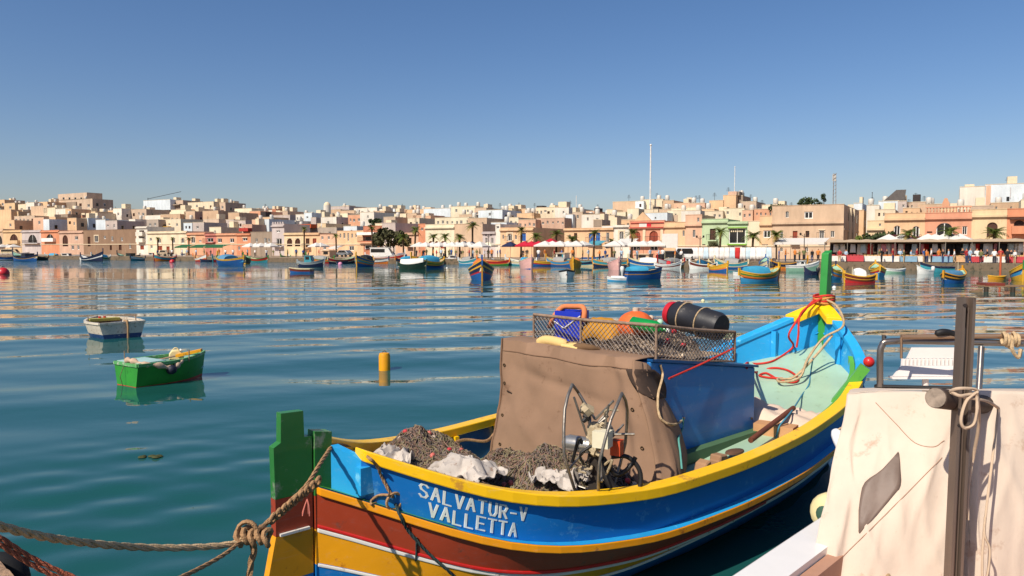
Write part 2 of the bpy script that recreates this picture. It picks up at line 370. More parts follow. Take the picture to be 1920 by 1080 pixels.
def house(px0, px1, ytop, off, mat, label, wins=(), dep=11, category='house', name='house', cornice=None, par=.8, course=None, bits=0, rot=True, plinth=None, base=None):
    """px0..px1 and ytop: where the photograph shows it; off: metres behind the quay edge. Windows are (px_a, px_b, py_top, py_bottom, arched, joinery)."""
    A, B = on_line(px0, off), on_line(px1, off); W = (B - A).length
    def zz(px, py): return P(px, py, on_line(px, off).y).z
    def xx(px): return (on_line(px, off) - A).dot(QU)
    z1 = zz((px0 + px1) / 2, ytop); g = hill(off) if base is None else base; z0 = g - 1.5
    z1 -= g; z0 -= g
    t = thing(name, label, category, (A.x, A.y, g), math.atan2(QU.y, QU.x))
    H = []
    for w in wins:
        a, b = xx(w[0]), xx(w[1]); c = zz(w[0], w[3]) - g; d = zz(w[0], w[2]) - g
        a = max(a, .12); b = min(b, W - .12); c = max(c, .05); d = min(d, z1 - .15)
        if b - a > .2 and d - c > .2: H.append((a, b, c, d, len(w) > 4 and w[4], w[5] if len(w) > 5 else 'k', w[6] if len(w) > 6 else None))
    wm = wall_mesh(W, dep, z0, z1, H, par).build('wall', mat, t)
    if category == 'house' and False: pass
    for a, b, c, d, ar, jo, extra in H:
        add_window(t, a, b, c, d, ar, jo)
        if extra:
            s = max(.3, (b - a) * .35)
            if 'b' in extra: balcony(t, a - s, b + s, c, mat)
            if 'B' in extra: balcony(t, a - s * .6, b + s * .6, c, SHUT_WHITE if 'w' in extra else mat, True)
            if 'h' in extra: MB().box(a - .15, b + .15, -.12, -.003, d + .02, d + .2).build('lintel', TRIM, t)
            if 'f' in extra:   # raised pale surround
                m = MB(); w_ = .28; m.box(a - w_, a - .01, -.06, -.003, c, d).box(b + .01, b + w_, -.06, -.003, c, d).box(a - w_, b + w_, -.06, -.003, d + .01, d + w_); m.build('surround', TRIM, t)
    if cornice is not None:
        zc = zz((px0 + px1) / 2, cornice) - g; MB().box(-.05, W + .05, -.38, -.003, zc - .16, zc + .16).build('cornice', mat, t)
        MB().box(-.02, W + .02, -.2, -.003, zc - .34, zc - .17).build('moulding', mat, t)
    if course is not None:
        zc = zz((px0 + px1) / 2, course) - g; MB().box(-.02, W + .02, -.14, -.003, zc - .1, zc + .1).build('string_course', TRIM, t)
    MB().box(-.04, W + .04, -.06, .34, z1 + .002, z1 + .09).build('coping', TRIM if off > F else mat, t)
    if off > F + 1 and z1 > 4:      # openings in the side wall that shows
        rs = random.Random(int(px1 * 11)); zc = z1 - 2.6 - rs.random()
        for q in range(1 + (dep > 9)):
            y0 = 1.2 + q * 3.6 + rs.random(); f = MB().box(W + .003, W + .07, y0, y0 + 1.0, zc, zc + 1.4).build('window', rs.choice((SHUT_BROWN, SHUT_WHITE, TRIM)), t); MB().box(W + .072, W + .09, y0 + .12, y0 + .88, zc + .12, zc + 1.28).build('pane', PANE, f)
    rng = random.Random(int(px0 * 7 + ytop)); roof_bits(t, W, dep, z1, rng, bits)
    t['_W'] = W; t['_z1'] = z1
    HOUSES.append((px0, px1, ytop, off, t)); return t
def sub_box(t, px0, px1, ya, yb, off, mat, name, y0, y1, parent=None):
    """a further box of house T, placed by its columns and rows on the plane OFF"""
    A = Vector(t.location); 
    def loc(px, py):
        p = on_line(px, off); z = P(px, py, p.y).z - t.location.z; return (p - Vector((A.x, A.y, 0))).dot(QU), z
    xa, za = loc(px0, ya); xb, zb = loc(px1, yb); zb = P(px0, yb, on_line(px0, off).y).z - t.location.z
    return MB().box(xa, xb, y0, y1, zb, za).build(name, mat, parent or t)
F = FACADE
def soften(c, sat=.78, lift=1.08):
    r, g, b = C(c); l = .3 * r + .59 * g + .11 * b
    return tuple(min(.8, (l + (v - l) * sat) * lift) for v in (r, g, b))
S = {k: stone(k + '_wall', soften(c)) for k, c in dict(
    peach='#d8aa76', tan='#c19c74', cream='#d8c29c', lilac='#b9aaa4', orange='#cf7f4e', rough='#c2987a', brown='#8a6a4e', white='#d4c9b6', salmon='#d69466',
    rose='#c4705c', honey='#cfa873', pink='#d3a27c', coral='#d28a62', grey='#ab9885', bluewhite='#c6cfd2', green='#a9bd8c', palecream='#d8c8a2', sand='#c5a27d',
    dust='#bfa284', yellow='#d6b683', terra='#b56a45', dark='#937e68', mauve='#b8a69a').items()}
k = 'k'
# ---- the front row, left to right
front = [
 (-40, 8, 430, 'sand', 'sand coloured two storey house at the far left edge of the waterfront', [(-6, 6, 441, 462, 1, 'w', 'b')], 434),
 (8, 43, 432, 'honey', 'honey coloured house with one wide arched bay at the far left of the waterfront', [(20, 36, 439, 456, 1, 'b', 'B')], 434.5),
 (43, 79, 432, 'lilac', 'pale lilac grey house with an arched balcony bay on the left waterfront', [(54, 71, 440, 456, 1, 'w', 'b')], 434.5),
 (79, 113, 432, 'orange', 'bright orange house with a dark arch and white balcony on the left waterfront', [(88, 103, 439, 452, 1, 'k', 'Bw')], 434.5),
 (113, 158, 433, 'rough', 'rough pinkish stone house with patchy render left of the brown derelict building', [(119, 129, 441, 462, 1, 'b'), (135, 140, 460, 468), (146, 150, 460, 468), (142, 148, 443, 450)], 436),
 (158, 257, 431, 'brown', 'long derelict brown stone building with plants along its roof edge on the left', [(166, 171, 444, 462, 0, 'b'), (179, 186, 442, 454, 0, 'k', 'f'), (196, 200, 442, 448), (210, 214, 443, 452), (228, 232, 445, 452), (243, 247, 456, 466), (207, 211, 460, 469, 0, 'b'), (224, 229, 459, 469, 0, 'b')], None),
 (257, 278, 425, 'white', 'narrow white corner house with stacked brown balconies beside the derelict building', [(263, 272, 432, 441, 0, 'b', 'B'), (263, 272, 445, 453, 0, 'b', 'B'), (264, 271, 460, 468, 0, 't')], 427),
 (278, 352, 434, 'cream', 'long cream two storey house with slim dark windows and palms before it', [(282, 286, 446, 452), (297, 303, 446, 456, 1, 'k', 'f'), (324, 329, 446, 456, 0, 'k'), (341, 347, 446, 456, 1, 'k', 'f'), (283, 287, 460, 466), (296, 305, 461, 469, 0, 't'), (313, 319, 462, 470, 0, 't')], 436.5),
 (352, 386, 437, 'salmon', 'salmon house with a white rimmed arched window above the green awnings', [(360, 367, 444, 456, 1, 'w', 'f'), (374, 379, 450, 454)], 439),
 (386, 407, 439, 'rose', 'narrow rose red house with a white framed balcony window above green awnings', [(390, 401, 446, 454, 0, 'w', 'b')], 440.5),
 (407, 445, 438, 'salmon', 'salmon house with two pale square windows right of the rose red house', [(409, 417, 447, 455, 0, 'w'), (432, 440, 447, 455, 0, 'w')], 440),
 (445, 471, 438, 'orange', 'orange house with one broad shaded window beside the dark brown stone house', [(456, 465, 446, 452, 0, 'k', 'h'), (447, 451, 462, 469)], 440),
 (471, 511, 435, 'dark', 'dark brown stone house between the orange house and the lilac tower house', [(480, 484, 447, 454), (496, 501, 446, 456), (503, 507, 447, 454)], None),
 (511, 534, 420, 'lilac', 'tall lilac grey house with a pale glazed balcony and crenellated top', [(519, 529, 447, 462, 0, 'w', 'b'), (519, 526, 432, 436, 0, 'w')], 424),
 (534, 571, 437, 'yellow', 'pale yellow house with two large arched loggias on the waterfront', [(539, 549, 447, 462, 1, 'b', 'f'), (554, 564, 447, 462, 1, 'b', 'f')], 439),
 (571, 600, 437, 'peach', 'peach house with a dark doorway and an orange shuttered window right of the twin loggias', [(574, 581, 447, 464, 0, 'b', 'b'), (587, 594, 447, 458, 0, 't')], 439),
 (600, 633, 440, 'pink', 'pinkish rubble stone house with worn white render at its foot', [(603, 607, 443, 449), (615, 619, 443, 449), (606, 612, 458, 468, 0, 'w')], None),
 (633, 682, 433, 'peach', 'peach stone house with five narrow slot windows under its roof', [(637.5, 640.5, 438, 446), (644.5, 648, 437, 447), (652, 655, 437, 452), (659.5, 662.5, 438, 446), (667, 670, 438, 445), (655, 664, 461, 470, 0, 'w')], None),
 (682, 717, 424, 'terra', 'terracotta house under a broad white roof balcony right of the slot windowed house', [(684, 708, 443, 452, 0, 'k', 'b'), (684, 708, 459, 467, 0, 'k')], 441),
 (717, 742, 418, 'mauve', 'mauve grey blank walled house behind the dark trees', [(727, 731, 431, 437)], None),
 (742, 785, 437, 'pink', 'pink house with two dark upper windows behind the pair of palms', [(747, 751, 446, 451), (766, 772, 446, 461, 0, 'b', 'b')], 439),
 (785, 798, 420, 'orange', 'narrow tall orange house side with one small black window', [(790, 794, 427, 432)], None),
 (798, 852, 421, 'palecream', 'tall pale cream house with orange arches at street level', [(804, 812, 452, 464, 1, 't'), (816, 822, 452, 464, 1, 't'), (826, 836, 452, 466, 1, 't')], 427),
 (852, 905, 420, 'sand', 'plain tan blank walled building behind the tallest palm', [(869, 874, 452, 457), (884, 888, 452, 457)], None),
 (905, 929, 435, 'lilac', 'small pale lilac blue house with a deep cornice right of the tan blank wall', [(910, 914, 446, 456, 0, 'w'), (921, 925, 446, 456, 0, 'w')], 437),
 (929, 938, 420, 'white', 'very narrow white house front with a dark attic opening', [(931, 936, 424, 429)], None),
 (938, 1000, 427, 'peach', 'ornate peach house with an arched window and a blue enclosed balcony', [(942, 945, 440, 448, 0, 'w'), (952, 960, 438, 452, 1, 'w', 'bf'), (979, 986, 437, 452, 0, 'u', 'b'), (965, 969, 441, 449)], 431),
 (1058, 1150, 428, 'peach', 'long peach house with a pair of tall blue shutters', [(1066, 1070, 440, 449), (1076, 1082, 437, 452, 0, 'b', 'b'), (1104, 1112, 437, 454, 0, 'u', 'b'), (1117, 1125, 436, 456, 0, 'u', 'b'), (1136, 1142, 436, 454, 0, 'k', 'b'), (1134, 1141, 459, 466)], 430),
 (1150, 1180, 423, 'white', 'white house front with a small arched window beside the red trimmed clubhouse', [(1161, 1169, 434, 449, 1, 'w', 'f')], 424.5),
 (1180, 1245, 414, 'coral', 'coral pink clubhouse with red cornices and two wide brown arches', [(1187, 1200, 434, 453, 1, 't', 'b'), (1217, 1233, 433, 453, 1, 't', 'b'), (1186, 1200, 458, 470, 0, 'k'), (1219, 1233, 458, 470, 0, 'k')], 427),
 (1245, 1284, 417, 'peach', 'plain peach blank wall right of the clubhouse', [(1279, 1283, 432, 443, 0, 'k')], 425),
 (1284, 1315, 403, 'pink', 'tall pinkish stone house left of the green house', [(1298, 1303, 431, 445, 0, 'w'), (1306, 1310, 408, 416)], 422),
 (1315, 1364, 411, 'green', 'pale green house with a heavy cornice and orange shopfront', [(1330, 1341, 429, 450, 0, 'b', 'b'), (1316, 1322, 458, 473, 0, 't'), (1330, 1341, 457, 473, 0, 't')], 416.5),
 (1364, 1401, 416, 'green', 'light green house with a huge dark glazed opening and lime green sills', [(1365.5, 1397, 428, 457, 0, 'k'), (1370, 1396, 460, 473, 0, 'g')], 418),
 (1401, 1423, 415, 'cream', 'narrow greenish cream house behind a palm right of the green house', [(1405, 1408, 410, 416)], None),
 (1423, 1446, 405, 'peach', 'peach house with a white gridded window beside the large corner building', [(1430, 1444, 432, 446, 0, 'w'), (1428, 1440, 458, 470)], 421),
 (1446, 1580, 385, 'sand', 'large sand coloured corner building with a long cornice and dark side wall', [(1462, 1467, 434, 446, 0, 'w'), (1485, 1494, 433, 454, 0, 't', 'b'), (1509, 1516, 433, 445, 0, 'b'), (1535, 1544, 432, 447, 0, 'w', 'bh'), (1556, 1563, 433, 445, 0, 'k'), (1506, 1522, 397, 410, 0, 'w'), (1471, 1477, 396, 408, 1, 'k'), (1462, 1467, 464, 472, 1), (1508, 1515, 463, 472, 1), (1556, 1564, 463, 478, 1)], 418),
 (1624, 1656, 414, 'yellow', 'plain yellow stone wall behind the shrubs right of the corner building', [(1646, 1650, 419, 424)], 430),
 (1656, 1732, 400, 'peach', 'peach house with a pair of tall white arched windows', [(1674, 1686, 423, 452, 1, 'w', 'b'), (1709, 1722, 424, 452, 1, 'w', 'b')], 411),
 (1732, 1819, 399, 'coral', 'salmon coral house with a roof balustrade and one very wide arch', [(1753, 1784, 418, 457, 1, 'w', 'b'), (1802, 1811, 424, 440, 0, 'w'), (1736, 1746, 434, 437, 0, 'b')], 409),
 (1819, 1885, 393, 'yellow', 'pale yellow house with a single rounded arch and balcony', [(1848, 1868, 417, 457, 1, 'b', 'B'), (1820, 1831, 464, 473, 0, 't'), (1849, 1862, 466, 474, 1, 'w')], 405),
 (1885, 1990, 391, 'orange', 'orange house with a dark glazed bay window at the right end', [(1898, 1918, 413, 436, 1, 'b', 'B'), (1893, 1914, 462, 476, 1, 't')], 404),
]
fronts = {}
for a, b, y, mkey, lab, wins, cor in front:
    dep = 9
    if a == 938: dep = 15
    if a == 1446: dep = 24
    fronts[a] = house(a, b, y, F, S[mkey], lab, wins, dep, cornice=cor, bits=0, course=458 if b < 1000 else 461)
# particulars of single fronts
RED = M('red_render', '#b23a34', rough=.8); LIME = M('lime_trim', '#7fae3c', rough=.7); CLOTH_W = M('white_canvas', '#cfc9c0', rough=.85, var=.08)
t = fronts[1180]; sub_box(t, 1182, 1244, 417.5, 418.7, F, RED, 'red_band', -.22, -.01); sub_box(t, 1182, 1244, 426.5, 428, F, RED, 'red_band', -.45, -.39)
sub_box(t, 1198, 1212, 419.5, 426, F, CLOTH_W, 'flag_panel', -.1, -.01); sub_box(t, 1212, 1220, 419.5, 426, F, M('flag_red', '#c21f33', rough=.8), 'flag_panel', -.1, -.01)
W_ = t['_W']; MB().prism([(W_ * .12, .1, t['_z1'] + .002), (W_ * .62, .1, t['_z1'] + .002), (W_ * .52, .1, t['_z1'] + .7), (W_ * .37, .1, t['_z1'] + 1.7), (W_ * .22, .1, t['_z1'] + .7)], (0, .5, 0)).build('pediment', S['peach'], t)
sub_box(t, 1181, 1240, 453.5, 455, F, TRIM, 'balcony', -1.4, -.01)
for q in (1205, 1238): sub_box(t, q, q + 5, 429, 453, F, TRIM, 'pilaster', -.14, -.01)
t = fronts[1364]; sub_box(t, 1364, 1399, 426.3, 428, F, LIME, 'sill', -.35, -.01); sub_box(t, 1364, 1399, 457, 459.5, F, LIME, 'sill', -.5, -.01)
for q in range(6): sub_box(t, 1369 + q * 4, 1371.5 + q * 4, 432, 435, F, TRIM, 'sign_letter', .08, .11)
t = fronts[1732]; W_ = t['_W']; z1 = t['_z1']
for q in range(14): MB().lathe([(.09, 0), (.05, .1), (.11, .35), (.05, .7), (.09, .8)], 6, (W_ * (.04 + .92 * q / 13), .2, z1 + .002)).build('baluster', S['coral'], t)
MB().box(0, W_, 0, .4, z1 + .81, z1 + 1.0).build('coping', S['coral'], t)
MB().prism([(W_ * .36, .05, z1 + 1.002), (W_ * .52, .05, z1 + 1.002), (W_ * .52, .05, z1 + 1.5), (W_ * .47, .05, z1 + 2.3), (W_ * .41, .05, z1 + 2.3), (W_ * .36, .05, z1 + 1.5)], (0, .4, 0)).build('pediment', S['salmon'], t)
t = fronts[682]; sub_box(t, 680, 712, 436, 441, F, SHUT_WHITE, 'balcony', -2.0, -.4); sub_box(t, 684, 706, 454, 456.5, F, S['salmon'], 'awning', -1.6, -.01)
t = fronts[1446]; 
for q in (1, 2): MB().box(t['_W'] + .003, t['_W'] + .35, 5.2 * q + 2.5, 5.2 * q + 3.1, 0, t['_z1'] - .2).build('drainpipe', TRIM, t)
for y in (6, 12.5, 19):
    for z in (3.2, 6.6): MB().box(t['_W'] + .003, t['_W'] + .06, y, y + .9, z, z + 1.5).build('window', PANE, t)
MB().box(t['_W'] + .003, t['_W'] + .09, .2, 23.8, 4.9, 5.15).build('string_course', S['dust'], t)
t = fronts[511]
for q in range(5): MB().box(t['_W'] * (.04 + .2 * q), t['_W'] * (.14 + .2 * q), 0, .3, t['_z1'] + .002, t['_z1'] + .55).build('merlon', S['lilac'], t)
t = fronts[1885]; sub_box(t, 1890, 1925, 409, 412, F, SHUT_BROWN, 'hood', -.6, -.01)
# ---- houses up the slope behind the front row
# (px0, px1, ytop, row, wall, label, windows, depth)
back = [
 (-8, 13, 375, 5, 'peach', 'peach house highest at the far left edge of the skyline', 2, 1), (12, 32, 381, 4, 'honey', 'honey house stepping down beside the highest far left house', 1, 1),
 (-6, 16, 396, 3, 'sand', 'sand coloured house with a shaded opening at the left edge of the picture', 1, 0), (38, 53, 383, 4, 'cream', 'cream house left of the white house on the left skyline', 1, 0),
 (52, 68, 380, 4, 'white', 'white house with a pale blue window on the left skyline', 1, 0), (66, 93, 379, 4.3, 'peach', 'peach house left of the big brown fortress like block', 1, 2),
 (97, 177, 375, 5, 'dust', 'big brown fortress like block dominating the left skyline', 5, 1),
 (16, 38, 397, 2.6, 'honey', 'low honey house below the left skyline', 1, 1), (30, 68, 405, 2, 'dust', 'wide dusty brown house over the left waterfront', 3, 0), (16, 30, 413, 1, 'peach', 'peach box house over the arched honey front', 0, 0),
 (65, 85, 408, 1.4, 'pink', 'pinkish box house beside the pale blue stair tower', 0, 0), (84, 95, 411, 1, 'bluewhite', 'pale blue white stair tower over the orange front', 0, 0), (95, 107, 407, 1.5, 'peach', 'peach house slice right of the pale blue stair tower', 0, 0),
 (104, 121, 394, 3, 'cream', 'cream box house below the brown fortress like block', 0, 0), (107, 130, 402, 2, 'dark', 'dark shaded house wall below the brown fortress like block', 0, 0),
 (126, 137, 392, 2.4, 'peach', 'tall slim peach house in front of the brown fortress like block', 0, 0), (129, 146, 409, 1.3, 'peach', 'peach stepped house over the rough pinkish front', 1, 0),
 (143, 157, 404, 2.4, 'salmon', 'salmon house right of the tall slim peach house', 1, 0), (158, 182, 397, 3, 'yellow', 'yellow house right of the brown fortress like block', 0, 0), (154, 168, 409, 1.6, 'bluewhite', 'pale blue white box over the derelict building', 0, 0),
 (168, 184, 411, 2, 'pink', 'pink box between the two pale blue white boxes', 0, 0), (182, 200, 412, 1.4, 'bluewhite', 'bluish white box house over the middle of the derelict building', 0, 0), (181, 200, 398, 3.4, 'lilac', 'lilac house left of the white stair tower', 0, 1),
 (194, 216, 395, 4, 'peach', 'peach house with a round window on the left skyline', 1, 1), (200, 222, 414, 1, 'mauve', 'mauve box house over the right end of the derelict building', 1, 0), (215, 231, 391, 3, 'white', 'tall white house slab right of the peach skyline house', 0, 0),
 (229, 277, 393, 3.3, 'dust', 'wide dusty tan house left of the large bluish white block', 3, 2), (244, 256, 411, 1.6, 'white', 'small white box over the narrow white corner house', 1, 0),
 (272, 322, 375, 5, 'bluewhite', 'large windowless bluish white block high on the left skyline', 0, 0), (320, 346, 376, 5.2, 'dust', 'unfinished brown frame house beside the large bluish white block', 3, 0),
 (277, 299, 412, 1, 'grey', 'grey brown house with a broad dark window over the cream front', 1, 0), (299, 341, 411, 1.2, 'cream', 'cream house with an ochre awning over the cream front', 1, 0), (303, 340, 402, 2.3, 'tan', 'tan house roof below the large bluish white block', 2, 1),
 (341, 358, 404, 2.5, 'white', 'white house with outside stairs below the beige skyline block', 1, 2), (346, 362, 418, 1, 'bluewhite', 'small bluish house over the right end of the cream front', 2, 0), (363, 384, 417, 1, 'mauve', 'mauve house over the salmon front with the white rimmed arch', 0, 0),
 (355, 403, 379, 4.6, 'cream', 'long cream block on the skyline right of the bluish white block', 4, 2), (401, 425, 380, 4.8, 'dust', 'shaded brown house at the right end of the long cream block', 2, 3), (359, 380, 392, 3.3, 'salmon', 'salmon house with small openings below the long cream block', 3, 0),
 (383, 412, 411, 1.5, 'dust', 'brown house with two dark openings over the rose red front', 2, 1), (386, 420, 402, 2.6, 'terra', 'terracotta house below the right end of the long cream block', 2, 1), (394, 416, 426, .7, 'palecream', 'low pale cream roof room over the salmon front', 0, 0),
 (410, 440, 412, 1.7, 'mauve', 'mauve brown house row over the orange front', 2, 0), (428, 462, 414, 1.3, 'mauve', 'mauve house with a row of dark windows over the orange front', 4, 0), (442, 474, 391, 4, 'palecream', 'pale cream skyline block with two stacked small windows', 2, 0),
 (470, 490, 396, 3.2, 'salmon', 'salmon and grey house right of the pale cream skyline block', 0, 0), (438, 448, 405, 3, 'white', 'small white house stepping down left of the pale cream skyline block', 0, 0),
 (455, 474, 421, .8, 'rough', 'rough stone roof room with a red awning', 1, 0), (474, 488, 412, 1.2, 'pink', 'pink roof room over the dark brown stone front', 0, 0), (488, 506, 411, 1.2, 'bluewhite', 'pale blue white roof room left of the lilac tower house', 0, 0),
 (480, 488, 391, 4.6, 'orange', 'first small orange house of the skyline terrace', 1, 1), (488, 496, 393, 4.6, 'cream', 'small cream house second in the skyline terrace', 1, 1), (496, 504, 391, 4.6, 'salmon', 'small salmon house third in the skyline terrace', 1, 0), (504, 512, 394, 4.6, 'white', 'small white house fourth in the skyline terrace', 1, 1),
 (512, 519, 392, 4.6, 'terra', 'small terracotta house fifth in the skyline terrace', 1, 0), (519, 527, 395, 4.6, 'palecream', 'small pale cream house sixth in the skyline terrace', 1, 0), (527, 541, 396, 4.6, 'dust', 'small brown house last in the skyline terrace', 1, 1),
 (478, 545, 404, 3.2, 'mauve', 'long grey mauve blank wall below the skyline terrace', 0, 0), (540, 556, 414, 2, 'white', 'small white hut below the round headed pine', 0, 0),
 (556, 574, 402, 3, 'white', 'white house with raised parapets right of the round headed pine', 1, 0), (572, 586, 399, 2.8, 'bluewhite', 'bluish white house with a tower corner beside the white house with parapets', 1, 0), (584, 594, 408, 2.4, 'mauve', 'mauve house slice right of the bluish white tower corner', 0, 0),
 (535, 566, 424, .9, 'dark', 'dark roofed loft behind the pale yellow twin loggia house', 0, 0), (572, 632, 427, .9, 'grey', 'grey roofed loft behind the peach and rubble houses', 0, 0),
 (622, 656, 387, 6, 'mauve', 'mauve church like hall behind the white round tower', 2, 0), (603, 632, 407, 2.4, 'white', 'low white house below the round tower', 0, 0), (630, 653, 400, 2.8, 'palecream', 'pale cream house with a raised corner below the church like hall', 0, 0),
 (622, 640, 393, 5, 'tan', 'tan house at the foot of the church like hall', 1, 0), (654, 677, 403, 2.6, 'salmon', 'salmon house with openings right of the pale cream raised corner house', 2, 0), (596, 612, 419, 1.1, 'yellow', 'yellow roof room over the rubble stone front', 0, 0),
 (640, 668, 395, 4, 'sand', 'sand coloured house below the long white penthouse', 2, 0), (665, 708, 390, 4, 'white', 'long white penthouse on the skyline left of centre', 3, 0), (676, 702, 398, 2.2, 'white', 'tall blank white house below the long white penthouse', 0, 0), (645, 670, 424, .8, 'bluewhite', 'low bluish roof room over the slot windowed house', 1, 0),
 (702, 722, 396, 3, 'tan', 'tan house right of the tall blank white house', 1, 1), (704, 722, 419, .7, 'palecream', 'pale cream roof room over the terracotta house', 0, 0),
 (712, 741, 392, 4, 'bluewhite', 'bluish white skyline house left of the cream cube', 0, 1), (720, 742, 407, 2, 'dust', 'dusty brown house above the mauve blank wall', 0, 0), (740, 762, 401, 2.4, 'palecream', 'pale cream cube house above the pink front', 1, 0),
 (741, 764, 393, 4.2, 'rough', 'rough stone skyline house right of the bluish white one', 1, 2), (760, 797, 393, 4.2, 'peach', 'peach skyline house with shaded roof rooms', 2, 2), (765, 787, 409, 1.6, 'cream', 'cream house above the pink front by the orange side wall', 1, 0), (784, 808, 405, 2.2, 'pink', 'pink terrace house left of the wide white hall', 2, 0),
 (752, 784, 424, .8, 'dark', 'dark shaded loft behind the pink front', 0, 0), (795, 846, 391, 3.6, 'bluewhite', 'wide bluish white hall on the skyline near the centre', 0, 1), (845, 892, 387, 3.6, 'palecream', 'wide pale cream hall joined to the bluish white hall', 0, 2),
 (816, 880, 408, 1.4, 'palecream', 'pale cream house with a row of small pink windows over the cream front', 5, 0), (877, 913, 409, 1.2, 'sand', 'tall tan wall rising behind the blank tan building', 0, 0), (890, 912, 390, 3, 'dust', 'brown roofed house between the pale cream hall and the white block', 2, 1),
 (897, 942, 394, 2.4, 'bluewhite', 'bluish white blank block right of the pale cream hall', 1, 2), (921, 950, 417, .9, 'bluewhite', 'low bluish white penthouse over the very narrow white front', 0, 0), (940, 960, 391, 3, 'yellow', 'yellow house with two dark windows right of the bluish white block', 2, 1),
 (946, 972, 408, 1.7, 'cream', 'cream roof house above the ornate peach front', 1, 0), (958, 986, 392, 3.4, 'peach', 'peach house with a white corner on the centre skyline', 1, 2), (984, 1006, 393, 3, 'white', 'white shuttered house on the centre skyline', 3, 1),
 (972, 1004, 412, 1.3, 'pink', 'pink roof terrace house above the blue enclosed balcony', 2, 0), (1004, 1046, 389, 2.7, 'cream', 'cream skyline house with many openings right of centre', 4, 2), (1006, 1058, 409, 1.5, 'rough', 'rough stone house with four dark openings above the shaded side wall', 4, 0),
 (1040, 1066, 389, 2.4, 'white', 'white blank house right of the cream skyline house', 0, 0), (1064, 1082, 391, 3, 'dust', 'dusty brown house beside the white blank house', 1, 0), (1060, 1074, 402, 1.8, 'bluewhite', 'bluish white house step below the white blank house', 0, 0),
 (1073, 1092, 398, 1.9, 'dust', 'shaded brown cube house with a dark roof', 0, 0), (1090, 1133, 402, 1.6, 'white', 'white terrace house above the blue shuttered front', 1, 0), (1112, 1128, 412, .9, 'dust', 'small brown roof room over the blue shuttered front', 0, 0), (1098, 1114, 396, 2.6, 'pink', 'pink skyline house behind the white terrace house', 1, 2),
 (1130, 1152, 404, 1.6, 'cream', 'cream house left of the tall beige block', 1, 0), (1128, 1150, 424, .5, 'bluewhite', 'low bluish penthouse over the right end of the blue shuttered front', 0, 0), (1137, 1152, 393, 2.6, 'cream', 'cream stepped house climbing towards the tall beige block', 0, 0),
 (1148, 1190, 378, 3, 'sand', 'tall beige blank block left of the white mast', 0, 0), (1190, 1206, 377, 3, 'bluewhite', 'narrow pale blue house beside the tall beige blank block', 1, 0), (1152, 1200, 412, 1, 'peach', 'peach house above the small white arched front', 1, 0),
 (1205, 1242, 374, 3.1, 'cream', 'cream block at the foot of the white mast', 0, 1), (1240, 1262, 376, 3.1, 'tan', 'tan house with a deep shaded balcony right of the white mast', 1, 0), (1250, 1284, 395, 1.8, 'palecream', 'pale cream house with a brown gate above the peach blank wall', 1, 0),
 (1206, 1250, 399, 1.5, 'bluewhite', 'bluish white parapet house behind the clubhouse pediment', 1, 0), (1262, 1292, 381, 3, 'pink', 'pink skyline house crowded with aerials', 2, 3), (1290, 1320, 381, 2.8, 'rough', 'rough pink stone house with a rounded roof on the skyline', 2, 3), (1276, 1312, 395, 1.7, 'white', 'white parapet house below the rough pink skyline house', 0, 0),
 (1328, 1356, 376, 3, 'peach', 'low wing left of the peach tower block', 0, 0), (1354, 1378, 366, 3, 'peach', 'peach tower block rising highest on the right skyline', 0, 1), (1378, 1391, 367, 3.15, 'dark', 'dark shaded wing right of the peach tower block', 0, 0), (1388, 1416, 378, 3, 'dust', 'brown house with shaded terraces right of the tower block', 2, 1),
 (1320, 1354, 396, 1.6, 'cream', 'cream house with one square window above the green house', 1, 0), (1355, 1394, 391, 1.7, 'palecream', 'pale cream house above the huge dark glazed opening', 0, 0), (1390, 1410, 394, 1.6, 'pink', 'pink house with a small blue window above the narrow greenish front', 1, 0),
 (1412, 1448, 392, 1.5, 'salmon', 'salmon house with a shaded terrace behind the gridded window house', 2, 0), (1426, 1470, 384, 2, 'palecream', 'pale cream block behind the large corner building', 0, 1),
 (1598, 1614, 381, 2.6, 'bluewhite', 'bluish white house behind the corner building roof', 0, 0), (1622, 1646, 385, 2.2, 'white', 'white house slice right of the corner building', 0, 1), (1644, 1682, 377, 2.4, 'bluewhite', 'bluish white cube house under the tilted solar roof', 0, 0), (1638, 1676, 393, 1.5, 'cream', 'cream house with one dark window right of the corner building', 1, 0),
 (1680, 1697, 377, 2.3, 'mauve', 'mauve side wing of the cube house under the solar roof', 1, 0), (1690, 1722, 390, 1.4, 'peach', 'peach house with a shaded loggia above the white arched windows', 1, 0), (1697, 1732, 379, 2.4, 'dust', 'brown flat roofed house with pergola on the right skyline', 2, 2), (1718, 1770, 383, 2, 'sand', 'wide sand coloured blank house behind the balustrade house', 0, 2),
 (1760, 1792, 390, 1.4, 'yellow', 'yellow roof room behind the balustrade pediment', 0, 0), (1790, 1818, 386, 1.1, 'palecream', 'pale cream roof room with one black window', 1, 0), (1795, 1843, 350, 3.2, 'white', 'tall blank white block at the upper right', 0, 0), (1842, 1925, 345, 3.2, 'bluewhite', 'large bluish white block with three black windows at the right edge', 0, 1),
 (1818, 1860, 386, 1, 'dust', 'dusty tan wall over the pale yellow front', 0, 0), (1854, 1908, 380, 1.6, 'tan', 'tan house above the orange front at the right edge', 2, 0), (1910, 1960, 374, 1.2, 'palecream', 'pale cream house cut off by the right edge above the orange front', 1, 0),
]
